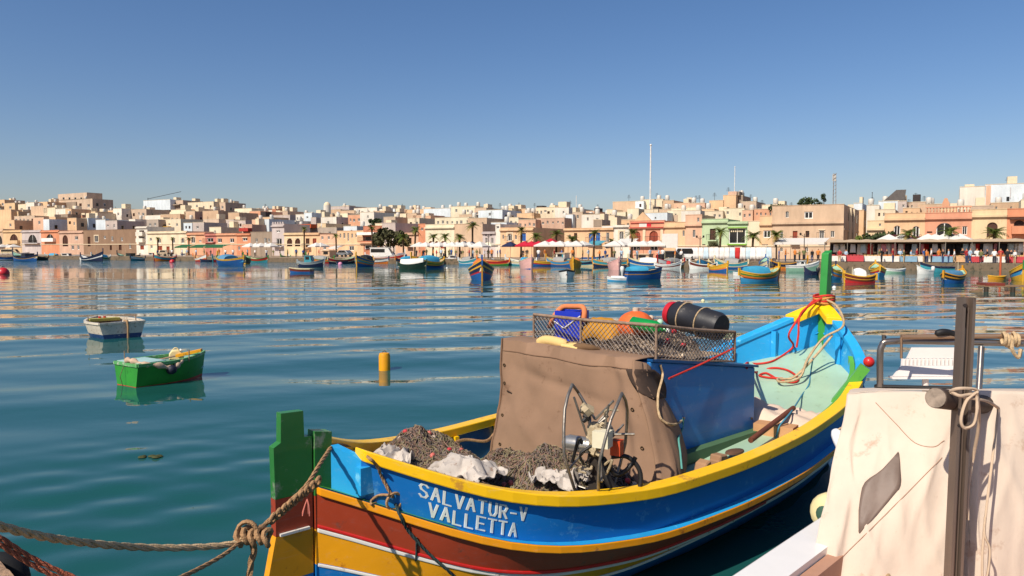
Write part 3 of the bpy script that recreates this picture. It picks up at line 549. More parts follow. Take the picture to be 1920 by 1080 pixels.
for a, b, y, row, mkey, lab, nw, bits in back:
    off = 40 + row * 13; rng = random.Random(int(a * 13 + y)); wins = []
    hi = min(9, max(3.5, 460 - y))
    nw += 2 if b - a > 24 and y > 385 and mkey not in ('bluewhite', 'white') else 1 if b - a > 13 and y > 385 and mkey not in ('bluewhite',) else 0
    for q in range(nw):
        cx = a + (b - a) * (q + .5 + rng.uniform(-.15, .15)) / nw; w = rng.uniform(1.3, 2.3) if b - a > 12 else 1.4; yy = y + rng.uniform(5, 8); wins.append((cx - w, cx + w, yy, yy + rng.uniform(4, 6.5), 0, rng.choice('kkkkbw')))
    t = house(a, b, y, off, S[mkey], lab, wins, 10 if b - a > 14 else 8, bits=bits + 1, par=.5)
    if a == 97:
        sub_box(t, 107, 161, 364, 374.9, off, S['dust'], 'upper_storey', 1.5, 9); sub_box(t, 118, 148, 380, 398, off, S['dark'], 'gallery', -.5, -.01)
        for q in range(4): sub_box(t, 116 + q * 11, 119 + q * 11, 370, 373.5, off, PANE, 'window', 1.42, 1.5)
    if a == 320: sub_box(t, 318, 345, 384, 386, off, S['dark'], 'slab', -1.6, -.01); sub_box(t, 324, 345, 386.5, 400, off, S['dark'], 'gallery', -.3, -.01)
    if a == 299: sub_box(t, 302, 323, 425, 431, off, M('ochre_awning', '#b98a2c', rough=.8), 'awning', -1.2, -.01)
    if a == 455: sub_box(t, 457, 474, 428, 434, off, M('red_awning', '#a8352b', rough=.8), 'awning', -1.5, -.01)
    if a == 572 and y == 427: sub_box(t, 571, 595, 421, 428, off, M('orange_tarpaulin', '#c2541f', rough=.7), 'awning', -2.2, -.01)
    if a == 1842:
        for q, (x0, y0, x1, y1) in enumerate(((1846, 371, 1849.5, 376), (1867, 370, 1872, 378), (1882.5, 369, 1888, 377))): sub_box(t, x0, x1, y0, y1, off, PANE, 'window', -.05, -.004)
        sub_box(t, 1844, 1853, 348, 386, off, S['pink'], 'pilaster', -.1, -.004); sub_box(t, 1889, 1890, 351, 372, off, S['lilac'], 'drainpipe', -.16, -.004)
    if a == 1354: sub_box(t, 1362, 1378, 359, 366, off, S['rough'], 'stair_hut', .5, 6); sub_box(t, 1376, 1382, 358.6, 366, off, S['dark'], 'stair_hut', 1, 6)
    if a == 1250: sub_box(t, 1254, 1270, 403, 415, off, S['dust'], 'gate', -.06, -.004)
    if a == 1112: sub_box(t, 1113, 1127, 413, 425, off, S['dark'], 'gate', -.06, -.004)
    if a == 1644:
        m = MB(); A = on_line(1652, off) - Vector((t.location.x, t.location.y, 0)); w = t['_W']
        m.prism([(w * .2, 2, t['_z1'] + .05), (w * 1.25, 2, t['_z1'] + .05), (w * 1.25, 7, t['_z1'] + 2.6), (w * .75, 7, t['_z1'] + 2.6)], (0, .2, .1)); m.build('solar_roof', SLATE, t)
    if a == 272:
        m = MB(); w = t['_W']; z = t['_z1']; m.tube([(.3, 2, z + .002), (.3, 2, z + 1.4)], .12, 5); m.tube([(.3, 2, z + .9), (w * 1.25, 2, z + 3.2)], .10, 4); m.build('crane_jib', IRON, t)
    if a == 622 and y == 387: sub_box(t, 636, 648, 385, 386.9, off, TRIM, 'roof_dome', 2, 6)
# the round white tower
p = on_line(615, 100); t = thing('round_tower', 'white round tower with a domed cap on the skyline left of centre', 'tower', (p.x, p.y, hill(100)))
zt = P(615, 385, p.y).z - hill(100); MB().lathe([(1.35, -1.5), (1.3, zt)], 16).build('wall', S['white'], t, smooth=40); MB().lathe([(1.2, zt + .002), (1.1, zt + .5), (.7, zt + 1.0), (.15, zt + 1.25)], 16).build('dome', TRIM, t, smooth=60)
# packed small houses glimpsed between the others
rng = random.Random(3); m0 = None; fill = []
for q in range(74):
    px = -20 + q * 26.6 + rng.uniform(-6, 6); row = rng.choice((2.2, 3.4, 4.4)); off = 40 + row * 13 + 3
    top = np.interp(px, [0, 100, 240, 330, 430, 520, 610, 700, 850, 960, 1100, 1200, 1320, 1400, 1500, 1640, 1760, 1900], [386, 384, 402, 392, 398, 402, 402, 398, 398, 398, 404, 386, 388, 392, 393, 392, 392, 384]) + rng.uniform(0, 8)
    mk = rng.choice(['cream', 'sand', 'white', 'peach', 'tan', 'pink', 'palecream']); word = {'palecream': 'pale cream', 'sand': 'sand coloured'}.get(mk, mk)
    house(px, px + rng.uniform(20, 32), top, off, S[mk], 'small %s flat roofed house half hidden among the packed houses on the hillside' % word, [], 8, bits=rng.choice((0, 1, 2)), par=.5)['group'] = 'half hidden %s houses packed on the hillside' % word
for o in [o for o in bpy.data.objects if '_W' in o]: del o['_W'], o['_z1']
# masts
def mast(px, y0, off, label, r, col, lattice=False):
    p = on_line(px, off); z0 = hill(off); z1 = P(px, y0, p.y).z; t = thing('mast', label, 'mast', (p.x, p.y, z0))
    if lattice:
        m = MB()
        for sx, sy in ((-1, -1), (1, -1), (0, 1)): m.tube([(sx * r * 2, sy * r * 2, 0), (sx * r, sy * r, z1 - z0)], r * .35, 4)
        for q in range(16):
            z = 4 + q * .8
            if z < z1 - z0: m.tube([(-r * 2 + .02 * q * r, -r * 1.6, z), (r * 2 - .02 * q * r, -r * 1.6, z + .5)], r * .2, 4)
        m.build('lattice', col, t); MB().box(-.28, .28, -.28, .28, z1 - z0 - 1.6, z1 - z0 - .2).build('aerial', TANK, t)
    else:
        MB().tube([(0, 0, 0), (0, 0, z1 - z0)], [r, r * .6], 8).build('pole', col, t, smooth=40); MB().ball((0, 0, z1 - z0 + r), r * 1.1).build('finial', col, t, smooth=60)
MW = M('mast_white', '#d5d2cc', rough=.5); MG = M('mast_grey', '#8f8a86', rough=.6)
mast(1218, 274, 78, 'tall white flagpole mast rising far above the cream block', .26, MW)
mast(1375, 314, 80, 'thin pale mast on the peach tower block', .12, MW)
mast(1080, 369, 76, 'short pale mast on the skyline right of centre', .12, MW)
mast(1560.5, 325, 74, 'grey lattice mast with an aerial behind the large corner building', .22, MG, True)
mast(1632, 362, 72, 'thin dark mast right of the large corner building', .09, IRON)
# dark side yard wall between the peach fronts in shade
# ---------------------------------------------------------------- along the town quay: parasols, awnings, palms, stalls, people, cars
FAC_RZ = math.atan2(QU.y, QU.x)
def on_quay(px, off, z=QUAY_Z):
    p = on_line(px, off); return (p.x, p.y, z)
POLE = M('parasol_pole', '#8a8072', rough=.5, metal=.3)
NAVY = M('navy_canvas', '#1c2446', rough=.85); REDC = M('red_canvas', '#b3132f', rough=.85); CREAMC = M('cream_canvas', '#dcd0b4', rough=.85)
def parasol_mesh(w, h0, h1):
    m = MB(); n = 4; base = [(w * math.cos(a), w * math.sin(a)) for a in [math.pi / 4 + k * math.pi / 2 for k in range(4)]]
    ring = []
    for k in range(4):
        a, b = base[k], base[(k + 1) % 4]
        ring += [(a[0], a[1], h0), ((a[0] + b[0]) / 2 * .96, (a[1] + b[1]) / 2 * .96, h0 + .06)]
    top = (0, 0, h1); val = [(x, y, h0 - .22) for x, y, z in ring]
    vs = ring + [top] + val; N = 8
    fs = [(k, (k + 1) % N, N) for k in range(N)] + [(k, N + 1 + k, N + 1 + (k + 1) % N, (k + 1) % N) for k in range(N)]
    m.add(vs, fs); return m
PAR = {}
def parasol(px, off, w, mat, label, group, h0=2.35, h1=3.15):
    key = (w, mat.name, h0)
    loc = on_quay(px, off)
    if key in PAR: return copy_thing(PAR[key], loc, FAC_RZ + random.uniform(-.15, .15), label, group)
    t = thing('parasol', label, 'parasol', loc, FAC_RZ, group)
    parasol_mesh(w, h0, h1).build('canopy', mat, t); MB().tube([(0, 0, 0), (0, 0, h1 - .06)], .035, 6).build('pole', POLE, t); MB().box(-.3, .3, -.3, .3, 0, .09).build('base', POLE, t)
    PAR[key] = t; return t
wg = 'white parasols of the quayside cafes'
for px, off in [(6, 20), (16, 22), (27, 19), (470, 22), (481, 23), (490, 21), (500, 23), (509, 22), (594, 22), (602, 23), (787, 24), (799, 23), (812, 24), (824, 23), (835, 24), (848, 23), (858, 24), (868, 22), (880, 23)]:
    parasol(px, off, 1.9 if px > 300 else 2.2, CLOTH_W, 'white square parasol in the %s cafe row of the quay' % ('far left' if px < 100 else 'left' if px < 560 else 'small pair of the' if px < 700 else 'long middle'), wg + (' at the far left' if px < 100 else ' at the left' if px < 560 else ' in a pair' if px < 700 else ' in the middle'))
for px, off in [(1022, 18), (1036, 19), (1050, 18), (1065, 19), (1080, 18), (1092, 20)]: parasol(px, off, 2.1, CLOTH_W, 'white square parasol in the row right of the crimson parasols', 'white parasols right of the crimson ones')
for px, off in [(1152, 20), (1163, 21), (1192, 22), (1206, 21), (1220, 22), (1234, 21)]: parasol(px, off, 2.1, CLOTH_W, 'white square parasol in front of the coral clubhouse', 'white parasols before the clubhouse')
for px, off in [(1665, 24), (1690, 25), (1738, 24), (1752, 25), (1768, 24), (1784, 25), (1798, 24)]: parasol(px, off, 2.3, CLOTH_W, 'white square parasol standing above the long market canopy', 'white parasols behind the market canopy', 3.0, 3.9)
parasol(900, 14, 2.0, CLOTH_W, 'single larger white parasol above the striped boat with the orange cover', None, 2.2, 3.1)
parasol(917, 24, 1.8, CREAMC, 'cream parasol beside the pale lilac house', None)
for px in (872, 885): parasol(px, 25, 1.7, NAVY, 'navy parasol of the pair left of the single larger white parasol', 'pair of navy parasols', 2.6, 3.2)
parasol(957, 24, 1.7, NAVY, 'navy parasol under the arched window of the ornate peach house', None)
for px in (984, 997, 1010): parasol(px, 20, 1.9, REDC, 'crimson parasol in the short row right of the blue enclosed balcony', 'crimson parasols')
parasol(1033, 25, 1.8, REDC, 'crimson parasol peeping over the white parasols', None, 2.9, 3.7)
# awnings and hoardings: simple framed structures
def awning(px0, px1, off, h0, h1, depth, mat, label, posts=True, name='awning'):
    A, B = on_line(px0, off), on_line(px1, off); W = (B - A).length
    t = thing(name, label, 'awning', (A.x, A.y, QUAY_Z), FAC_RZ)
    m = MB(); n = max(2, int(W / 2.5)); r0, r1, r2 = [], [], []
    for k in range(n + 1):
        for s, f in ((k, 0),):
            x = W * k / n; r0.append((x, 0, h0 + .03 * (k % 2))); r1.append((x, depth, h1)); r2.append((x, 0, h0 - .3))
    m.grid([r2, r0, r1]); o = m.build('canopy', mat, t); md = o.modifiers.new('thick', 'SOLIDIFY'); md.thickness = .03
    if posts:
        for k in range(n + 1): MB().tube([(W * k / n, .05, 0), (W * k / n, .05, h0 - .02)], .04, 5).build('post', POLE, t)
    return t
GREENC = M('green_canvas', '#1e5a34', rough=.85)
awning(328, 352, 30, 2.3, 2.9, 2.5, GREENC, 'first green awning from the left under the cream house'); awning(356, 382, 30, 2.3, 2.9, 2.5, GREENC, 'green awning in the middle of the three under the salmon house'); awning(384, 418, 30, 2.3, 2.9, 2.5, GREENC, 'widest green awning under the rose red house')
awning(617, 634, 30, 2.0, 2.5, 2.2, CLOTH_W, 'low white awning at the foot of the rubble stone house')
awning(1450, 1546, 26, 2.7, 3.5, 5, CLOTH_W, 'long white awning before the large corner building'); awning(1150, 1182, 26, 2.6, 3.6, 4, CLOTH_W, 'white awning in front of the small arched white house')
awning(1663, 1690, 33, 3.2, 4.0, 2.5, M('maroon_canvas', '#4a1c1c', rough=.85), 'dark maroon awning under the first white arched window', False); awning(1700, 1724, 33, 3.0, 3.7, 2.5, MATS['maroon_canvas'], 'dark maroon awning under the second white arched window', False)
awning(1100, 1127, 31, 2.7, 3.3, 2.5, M('teal_canvas', '#4a90a0', rough=.85), 'teal awning under the pair of blue shutters', False)
# market canopy at the right: one long thin roof on posts with clothes rails and stalls under it
A, B = on_line(1545, 7), on_line(1925, 7); W = (B - A).length
t = thing('market_canopy', 'long thin beige canopy over the clothes market on the right quay', 'canopy', (A.x, A.y, QUAY_Z), FAC_RZ)
m = MB(); n = 24
m.grid([[(W * k / n, y, 2.65 + .12 * (k % 2) * (y > 2) + (.0 if y < 3 else .25)) for k in range(n + 1)] for y in (0, 2.5, 5)])
o = m.build('canopy', M('beige_canvas', '#b7a083', rough=.9, wear='#8a765c', wearamt=.1), t); o.modifiers.new('thick', 'SOLIDIFY').thickness = .08
for k_ in range(0, n + 1, 3): MB().tube([(W * k_ / n, .1, 0), (W * k_ / n, .1, 2.6)], .045, 5).build('post', POLE, t)
m = MB().box(0, W, 5.1, 5.25, 0, 2.75); m.build('back_sheet', M('dark_tarpaulin', '#6e584a', rough=.95), t)
A2, B2 = on_line(1300, 6), on_line(1452, 6); W2 = (B2 - A2).length
t = thing('fence', 'pale beige cloth fence behind the clothes rails at the quay right of the clubhouse', 'fence', (A2.x, A2.y, QUAY_Z), FAC_RZ)
n = 10
for k_ in range(n): MB().box(W2 * k_ / n + .02, W2 * (k_ + 1) / n - .02, .6, .64, .1, 1.9 + .06 * (k_ % 3)).build('panel', M('fence_cloth', '#cdb59c', rough=.95, var=.2, scale=1), t)
for k_ in range(n + 1): MB().tube([(W2 * k_ / n, .7, 0), (W2 * k_ / n, .7, 2.0)], .04, 5).build('post', POLE, t)
cl_cols = [('white', '#e4e2de'), ('white', '#d9d6d2'), ('red', '#b52a2a'), ('pale blue', '#b9cdd6'), ('black', '#222024'), ('pink', '#d7909a'), ('beige', '#cdb898')]
for nm, c in cl_cols: M('garment_' + c, c, rough=.9, var=.1, bump=.4, bscale=4)
def garment(px, off, ztop, w, h, idx, label, group):
    p = on_line(px, off); m = MB(); r0 = []
    rows = []
    for j in range(4):
        rows.append([(w * (-.5 + i / 4) * (1 + .1 * j), .06 * math.sin(i * 2.1 + px), ztop - h * j / 3) for i in range(5)])
    m.grid(rows); o = m.build('garment', MATS['garment_' + cl_cols[idx][1]], None, loc=(p.x, p.y, QUAY_Z), rz=FAC_RZ, smooth=60); o.modifiers.new('thick', 'SOLIDIFY').thickness = .02
    tag(o, label, 'garment', group); return o
rng = random.Random(11)
for q in range(15):
    px = 1304 + q * 9.8; i = 2 if px > 1376 and px < 1392 else rng.choice((0, 0, 0, 1, 3, 6, 1)); nm = cl_cols[i][0]
    garment(px, 5.2, 1.9, .62, 1.6, i, '%s cloth hanging on the rail before the pale cloth fence' % nm, '%s cloths on the fence rail' % nm)
for q in range(56):
    px = 1560 + q * 6.4; 
    i = rng.choice((0, 1, 4, 4, 2, 0, 5, 4, 3)); nm = cl_cols[i][0]
    garment(px, 8.6 + rng.uniform(0, 2), 2.35, .55, rng.uniform(1, 1.6), i, '%s garment hanging under the long market canopy' % nm, '%s garments under the market canopy' % nm)
# market stalls: a table with a hanging cloth and heaped goods
for q in range(11):
    px = 1568 + q * 33; p = on_line(px, 4.2 + (q % 3) * .5); c1, n1 = rng.choice((('#d8d4cc', 'white'), ('#b8434a', 'red'), ('#c9a27a', 'tan'), ('#7d9fb5', 'pale blue'))); c2, n2 = rng.choice((('#c9762e', 'orange'), ('#e0dcd4', 'white'), ('#a83a3a', 'red'), ('#c9a06a', 'straw coloured')))
    t = thing('market_stall', 'market stall with a %s cloth and %s goods under the long canopy' % (n1, n2), 'market stall', (p.x, p.y, QUAY_Z), FAC_RZ, 'market stalls with %s cloths and %s goods' % (n1, n2))
    MB().box(-1.1, 1.1, 0, .9, .78, .84).build('table_top', POLE, t); MB().box(-1.1, 1.1, -.03, -.003, .15, .83).build('cloth', M('stall_' + c1, c1, rough=.9), t)
    for x in (-1, 1):
        for y in (.06, .84): MB().box(x - .03, x + .03, y - .03, y + .03, 0, .779).build('leg', POLE, t)
    for k_ in range(5): MB().box(-1 + .42 * k_, -.65 + .42 * k_, .1, .8, .842, .92 + .1 * rng.random()).build('goods', M('goods_' + c2, c2, rough=.8, var=.4, scale=6), t)
# people: one continuous body, skinned over a skeleton, several poses
def person_mesh(name, joints, edges, radii):
    me = bpy.data.meshes.new(name); me.from_pydata(joints, edges, []); o = bpy.data.objects.new(name, me); COL.objects.link(o)
    md = o.modifiers.new('skin', 'SKIN'); md.use_smooth_shade = True
    for i, r in enumerate(radii): me.skin_vertices[0].data[i].radius = (r, r * .8 if i in (0, 1, 2) else r)
    me.skin_vertices[0].data[0].use_root = True
    o.modifiers.new('sub', 'SUBSURF').levels = 1; o.modifiers['sub'].render_levels = 1
    bpy.context.view_layer.update(); dg = bpy.context.evaluated_depsgraph_get(); ev = o.evaluated_get(dg); r = bpy.data.meshes.new_from_object(ev)
    bpy.data.objects.remove(o); return r
def body(pose):
    st = .12 if pose == 1 else .0; ar = .25 if pose == 2 else .0; sit = pose == 3
    J = [(0, 0, .95), (0, 0, 1.15), (0, 0, 1.40), (0, -.01, 1.50), (0, -.02, 1.58), (0, -.03, 1.70)]
    Rr = [.15, .14, .17, .065, .09, .085]; E = [(0, 1), (1, 2), (2, 3), (3, 4), (4, 5)]
    for s in (-1, 1):
        k_ = len(J); f = s * st
        J += [(s * .09, f * .3, .86), (s * .1, -f * .6, .48), (s * .1, f * 1.6, .08), (s * .11, f * 1.6 - .14, .04)]; Rr += [.1, .075, .05, .04]; E += [(0, k_), (k_, k_ + 1), (k_ + 1, k_ + 2), (k_ + 2, k_ + 3)]
        k_ = len(J); J += [(s * .2, 0, 1.40), (s * .25, f * .5, 1.13), (s * (.24 - ar * .3), -.06 - f * .7 - ar, .9 + ar * .9), (s * (.23 - ar * .4), -.09 - f * .8 - ar * 1.2, .82 + ar)]; Rr += [.065, .05, .04, .035]; E += [(2, k_), (k_, k_ + 1), (k_ + 1, k_ + 2), (k_ + 2, k_ + 3)]
    return person_mesh('person', J, E, Rr)
SKIN = M('skin', '#b98562', rough=.6, bump=0); HAIRM = [M('dark_hair', '#2a1d16', rough=.8, bump=0), M('fair_hair', '#8f6d45', rough=.8, bump=0)]
shirts = [('white', '#dedcd8'), ('blue', '#3a5d9a'), ('red', '#a52f2f'), ('black', '#232326'), ('pale blue', '#a9c2d4'), ('orange', '#cc7a35'), ('olive', '#6a6a42')]
trous = [('dark', '#26262c'), ('beige', '#b49c7a'), ('blue', '#33466a')]
for a, b in shirts + trous: M('cloth_' + b, b, rough=.9, bump=0)
bodies = [body(q) for q in (0, 1, 2)]
for me in bodies:
    for mm in (SKIN, MATS['cloth_' + shirts[0][1]], MATS['cloth_' + trous[0][1]], HAIRM[0]): me.materials.append(mm)
    for p in me.polygons:
        z = p.center.z; x = abs(p.center.x)
        p.material_index = 3 if z > 1.69 or (z > 1.58 and p.center.y > .02) or z < .07 else 0 if z > 1.46 or (x > .17 and z < 1.12 and z > .7) else 1 if z > .93 else 2
rng = random.Random(23)
def person(px, off, where):
    p = on_line(px, off); i, j = rng.randrange(len(shirts)), rng.randrange(len(trous)); me = rng.choice(bodies)
    o = put('person', me, None, (p.x, p.y, QUAY_Z), rng.uniform(0, 6.28)); s = rng.uniform(.93, 1.05); o.scale = (s, s, s)
    for q, mm in ((1, MATS['cloth_' + shirts[i][1]]), (2, MATS['cloth_' + trous[j][1]]), (3, HAIRM[rng.randrange(2)])): o.material_slots[q].link = 'OBJECT'; o.material_slots[q].material = mm
    tag(o, 'person in %s top, %s trousers, %s' % (shirts[i][0], trous[j][0], where), 'person', '%s topped people in %s trousers %s' % (shirts[i][0], trous[j][0], where))
for q in range(26): person(1645 + q * 10.4 + rng.uniform(-4, 4), rng.uniform(1.8, 7.5), 'in the market by the canopy')
for q in range(12): person(1450 + q * 12 + rng.uniform(-4, 4), rng.uniform(3, 8), 'before the corner building')
for q in range(20): person(975 + q * 16 + rng.uniform(-6, 6), rng.uniform(3, 16), 'near the middle parasols')
for q in range(22): person(780 + q * 7.5 + rng.uniform(-3, 3), rng.uniform(5, 18), 'by the long cafe row')
for q in range(22): person(300 + q * 14 + rng.uniform(-5, 5), rng.uniform(5, 20), 'on the left quay')
# palms and trees
TRUNK = M('palm_trunk', '#4a3826', rough=.95, var=.3, scale=6, bump=.5); FROND = M('palm_frond', '#5d6a24', rough=.7, var=.4, scale=3, bump=0); FROND2 = M('dry_frond', '#8a7434', rough=.8, var=.3, bump=0)
LEAF = M('dark_leaf', '#33401c', rough=.8, var=.5, scale=4, bump=0); LEAF2 = M('grey_leaf', '#4c4a2c', rough=.85, var=.4, scale=4, bump=0)
def palm_crown(seed, R_=1.5):
    rg = random.Random(seed); m = MB()
    for q in range(22):
        a = q * 2.4 + rg.uniform(-.2, .2); el = rg.uniform(-.5, 1.25); L = R_ * rg.uniform(.75, 1.1); d = Vector((math.cos(a), math.sin(a), 0)); s = Vector((-d.y, d.x, 0))
        m.m = 1 if el < -.25 else 0; pts = []
        for k_ in range(6):
            u = k_ / 5; pts.append(d * L * u * math.cos(el * .8) + Vector((0, 0, L * (math.sin(el) * u - .55 * u * u))))
        for k_ in range(1, 6):
            w = L * .20 * math.sin(math.pi * min(1, (k_ / 5) * .8 + .15))
            for sg in (-1, 1):
                for e in (0, .5):
                    b = pts[k_ - 1].lerp(pts[k_], e); tip = b + s * sg * w * 1.5 + (pts[k_] - pts[k_ - 1]) * .9 - Vector((0, 0, w * .5)); b2 = b + (pts[k_] - pts[k_ - 1]) * .42
                    m.add([b, b2, tip], [(0, 1, 2)])
    return m.mesh('crown', [FROND, FROND2])
crowns = [palm_crown(q) for q in range(3)]
def trunk_mesh(h, lean, r=.2):
    pts = [(lean * (k_ / 6) ** 2, 0, h * k_ / 6) for k_ in range(7)]; return MB().tube(pts, [r * 1.35, r * 1.05, r, r * .95, r * .92, r * .95, r * 1.25], 8).mesh('trunk', TRUNK, 50), pts[-1]
def palm(px, ytop, off, label, r=1.5, lean=0, seed=0):
    p = on_line(px, off); h = P(px, ytop, p.y).z - QUAY_Z - r * .45; me, tp = trunk_mesh(h, lean)
    t = thing('palm_tree', label, 'palm tree', (p.x, p.y, QUAY_Z), random.uniform(0, 6)); put('trunk', me, t); c = put('crown', crowns[seed % 3], t, tp); c.scale = (r / 1.5,) * 3; return t
palms = [(297, 444, 33, 'thin dark palm at the left end of the cream house', 1.0), (325, 444, 33, 'thin dark palm against the middle of the cream house', 1.0), (355, 444, 33, 'dark palm where the cream house meets the salmon house', 1.4),
 (571, 424, 30, 'tall thin palm right of the twin loggia house', 1.3), (631, 437, 30, 'dark feathery palm at the corner of the slot windowed house', 1.3), (699, 422, 30, 'tall palm before the white roof balcony', 1.6),
 (757, 437, 28, 'shorter palm of the pair before the pink house', 1.9), (778, 423, 28, 'taller palm of the pair before the pink house', 1.9), (812, 436, 27, 'left palm before the pale cream house with orange arches', 1.8), (835, 436, 27, 'right palm before the pale cream house with orange arches', 1.8), (862, 437, 27, 'palm at the left end of the tan blank wall', 1.9), (886, 415, 26, 'tallest palm standing before the tan blank wall', 1.9),
 (977, 424, 27, 'palm before the blue enclosed balcony', 1.5), (1006, 434, 27, 'palm at the left end of the shaded side wall', 1.9), (1043, 430, 27, 'thin palm before the right end of the shaded side wall', 1.9), (1076, 440, 26, 'low bushy palm with drooping fronds left of the blue shutters', 1.9), (1113, 429, 28, 'yellowish palm between the pair of blue shutters', 1.7), (1147, 446, 26, 'slim dark palm at the right end of the blue shuttered house', 1.0), (1184, 428, 25, 'dark palm between the small white house and the clubhouse', 1.7),
 (1349, 424, 26, 'thick palm before the heavy cornice of the green house', 2.0), (1410, 431, 27, 'bushy palm right of the huge dark glazed opening', 2.2), (1454, 430, 27, 'palm at the left end of the large corner building', 2.0), (1704, 427, 24, 'palm between the pair of white arched windows', 2.0), (1779, 422, 24, 'palm in front of the very wide arch', 2.0), (1860, 424, 24, 'palm in front of the pale yellow house with the rounded arch', 2.2)]
for i, (px, y, off, lab, r) in enumerate(palms): palm(px, y, off, lab, r, random.uniform(-.4, .4), i)
def leafy(px, off, z0, rx, rz, label, mat, name='tree', cat='tree', trunk=True, n=520, seed=1, rows=False):
    p = on_line(px, off); rg = random.Random(seed); m = MB()
    clumps = [(rg.gauss(0, .5) * rx, rg.gauss(0, .5) * rx, rg.uniform(.1, 1) * rz * 1.4, rg.uniform(.3, .5) * rx) for _ in range(9)]
    for q in range(n):
        c = clumps[q % 9]; d = Vector((rg.gauss(0, 1), rg.gauss(0, 1), rg.gauss(0, 1))).normalized() * c[3] * rg.uniform(.6, 1.05); o = Vector(c[:3]) + d
        u = Vector((rg.gauss(0, 1), rg.gauss(0, 1), rg.gauss(0, 1))).normalized() * rg.uniform(.1, .2) * rx * .8; v = u.orthogonal(); m.add([o - u, o + v, o + u, o - v], [(0, 1, 2, 3)])
    h0 = z0 if trunk else 0
    t = thing(name, label, cat, (p.x, p.y, hill(off)), 0)
    c = m.build('crown', mat, t, loc=(0, 0, h0))
    b = MB().tube([(0, 0, 0), (.1, 0, h0 * .5), (0, .1, h0 + rz * .5)], [.16, .12, .07], 6)
    for q in range(4): b.tube([(0, 0, h0 * .7 + .1), clumps[q][:2] + (h0 + clumps[q][2],)], [.08, .03], 5)
    b.build('trunk', TRUNK, t); return t
leafy(551, 72, 4.5, 3.2, 1.6, 'round headed dark pine on the skyline left of centre', LEAF, seed=3); leafy(602, 66, 3, 2.2, 1.6, 'dark bush between the houses below the white round tower', LEAF, seed=4)
for q, (px, lab) in enumerate(((718, 'first'), (727, 'second'), (738, 'third'))): leafy(px, 30, 2.6, 2.4, 2.2, '%s of the grey green trees left of the palm pair' % lab, LEAF2, seed=10 + q)
leafy(1512, 62, 8.2, 1.8, 1.5, 'dark bushy tree behind the roof of the large corner building', LEAF, seed=20); leafy(1542, 63, 8.4, 1.0, 2.0, 'slim dark cypress behind the roof of the large corner building', LEAF, seed=21); leafy(1453, 52, 7.6, 1.3, 1.3, 'dark roof garden tree at the left end of the large corner building', LEAF, seed=22)
leafy(1640, 36, 2.3, 1.9, 1.3, 'dark green shrub overhanging the yard wall right of the corner building', LEAF, 'shrub', 'shrub', seed=23); leafy(1622, 36, 2.2, 1.1, 1.0, 'yellow green shrub beside the drainpipes of the corner building', FROND, 'shrub', 'shrub', seed=24); leafy(704, 54, 6.4, 1.7, 1.8, 'dark conifer beside the tall blank white house', LEAF, seed=25); leafy(1333, 32, 1.2, 1.2, .9, 'low shrub at the balcony of the green house', LEAF2, 'shrub', 'shrub', seed=26)
for q in range(9): leafy(164 + q * 10.8, 41, 6.6, .9, .25, 'dry plant growing along the roof edge of the derelict building', LEAF2, 'plant', 'plant', True, 90, 40 + q)['group'] = 'plants along the derelict roof edge'
# lamp posts
def lamp(px, ytop, off, label):
    p = on_line(px, off); h = P(px, ytop, p.y).z - QUAY_Z; t = thing('street_lamp', label, 'street lamp', (p.x, p.y, QUAY_Z), FAC_RZ)
    MB().tube([(0, 0, 0), (0, 0, h)], [.09, .05], 6).build('pole', IRON, t)
    for s in (-1, 1): MB().tube([(0, 0, h - .5), (s * .5, 0, h - .1)], .035, 5).build('arm', IRON, t); MB().lathe([(.05, .25), (.16, .15), (.12, -.12), (.05, -.15)], 8, (s * .55, 0, h - .1)).build('lamp_head', IRON, t)
lamp(1507, 438, 20, 'twin armed lamp post before the large corner building'); lamp(1312, 443, 20, 'twin armed lamp post left of the green house'); lamp(916, 440, 18, 'twin armed lamp post before the pale lilac blue house')
# white screen beside the clubhouse
A, B = on_line(1241, 20), on_line(1270, 20); W = (B - A).length
t = thing('hoarding', 'blank white screen board standing right of the clubhouse', 'hoarding', (A.x, A.y, QUAY_Z), FAC_RZ)
MB().box(0, W, 0, .08, 1.9, 4.2).build('board', CLOTH_W, t)
for x in (.15, W - .15): MB().tube([(x, .15, 0), (x, .15, 4.1)], .05, 5).build('post', POLE, t)
# parked cars: body, windows, wheels
TYRE = M('tyre', '#18181a', rough=.8)
def car_proto(name, mat, label, px, off, L=4.0, van=False):
    p = on_line(px, off); t = thing(name, label, 'van' if van else 'car', (p.x, p.y, QUAY_Z), FAC_RZ)
    h = 1.9 if van else 1.45; prof = [(0, .35), (0, .75), (.25, .9), (.9, .98), (1.35, h), (L - .9, h), (L - .25, .95), (L, .85), (L, .35)] if not van else [(0, .35), (0, .9), (.7, 1.05), (1.15, h), (L - .1, h), (L, .9), (L, .35)]
    o = MB().prism([(x - L / 2, -.8, z) for x, z in prof], (0, 1.6, 0)).build('body', mat, t); bv = o.modifiers.new('bevel', 'BEVEL'); bv.width = .07; bv.segments = 2
    g = [(1.02, .98), (1.42, h - .1), (2.0, h - .1), (2.0, .98)], [(2.08, .98), (2.08, h - .1), (L - 1.0, h - .1), (L - .55, .98)]
    for q in g:
        for y in (-.83, .805): MB().prism([(x - L / 2, y, z) for x, z in q], (0, .022, 0)).build('window', PANE, t)
    for x in (.8, L - .8):
        for y in (-.84, .62): w = MB().lathe([(.3, 0), (.33, .05), (.33, .17), (.3, .22)], 14, (x - L / 2, y + .22, .33), (0, -1, 0)).build('wheel', TYRE, t)
    return t
c0 = car_proto('parked_car', M('car_silver', '#8f9294', rough=.3, metal=.6, bump=0), 'silver parked car at the foot of the slot windowed house', 645, 22)
car_proto('parked_car', M('car_black', '#1b1c1f', rough=.25, bump=0, coat=.6), 'black parked car in front of the white screen board', 1256, 12)
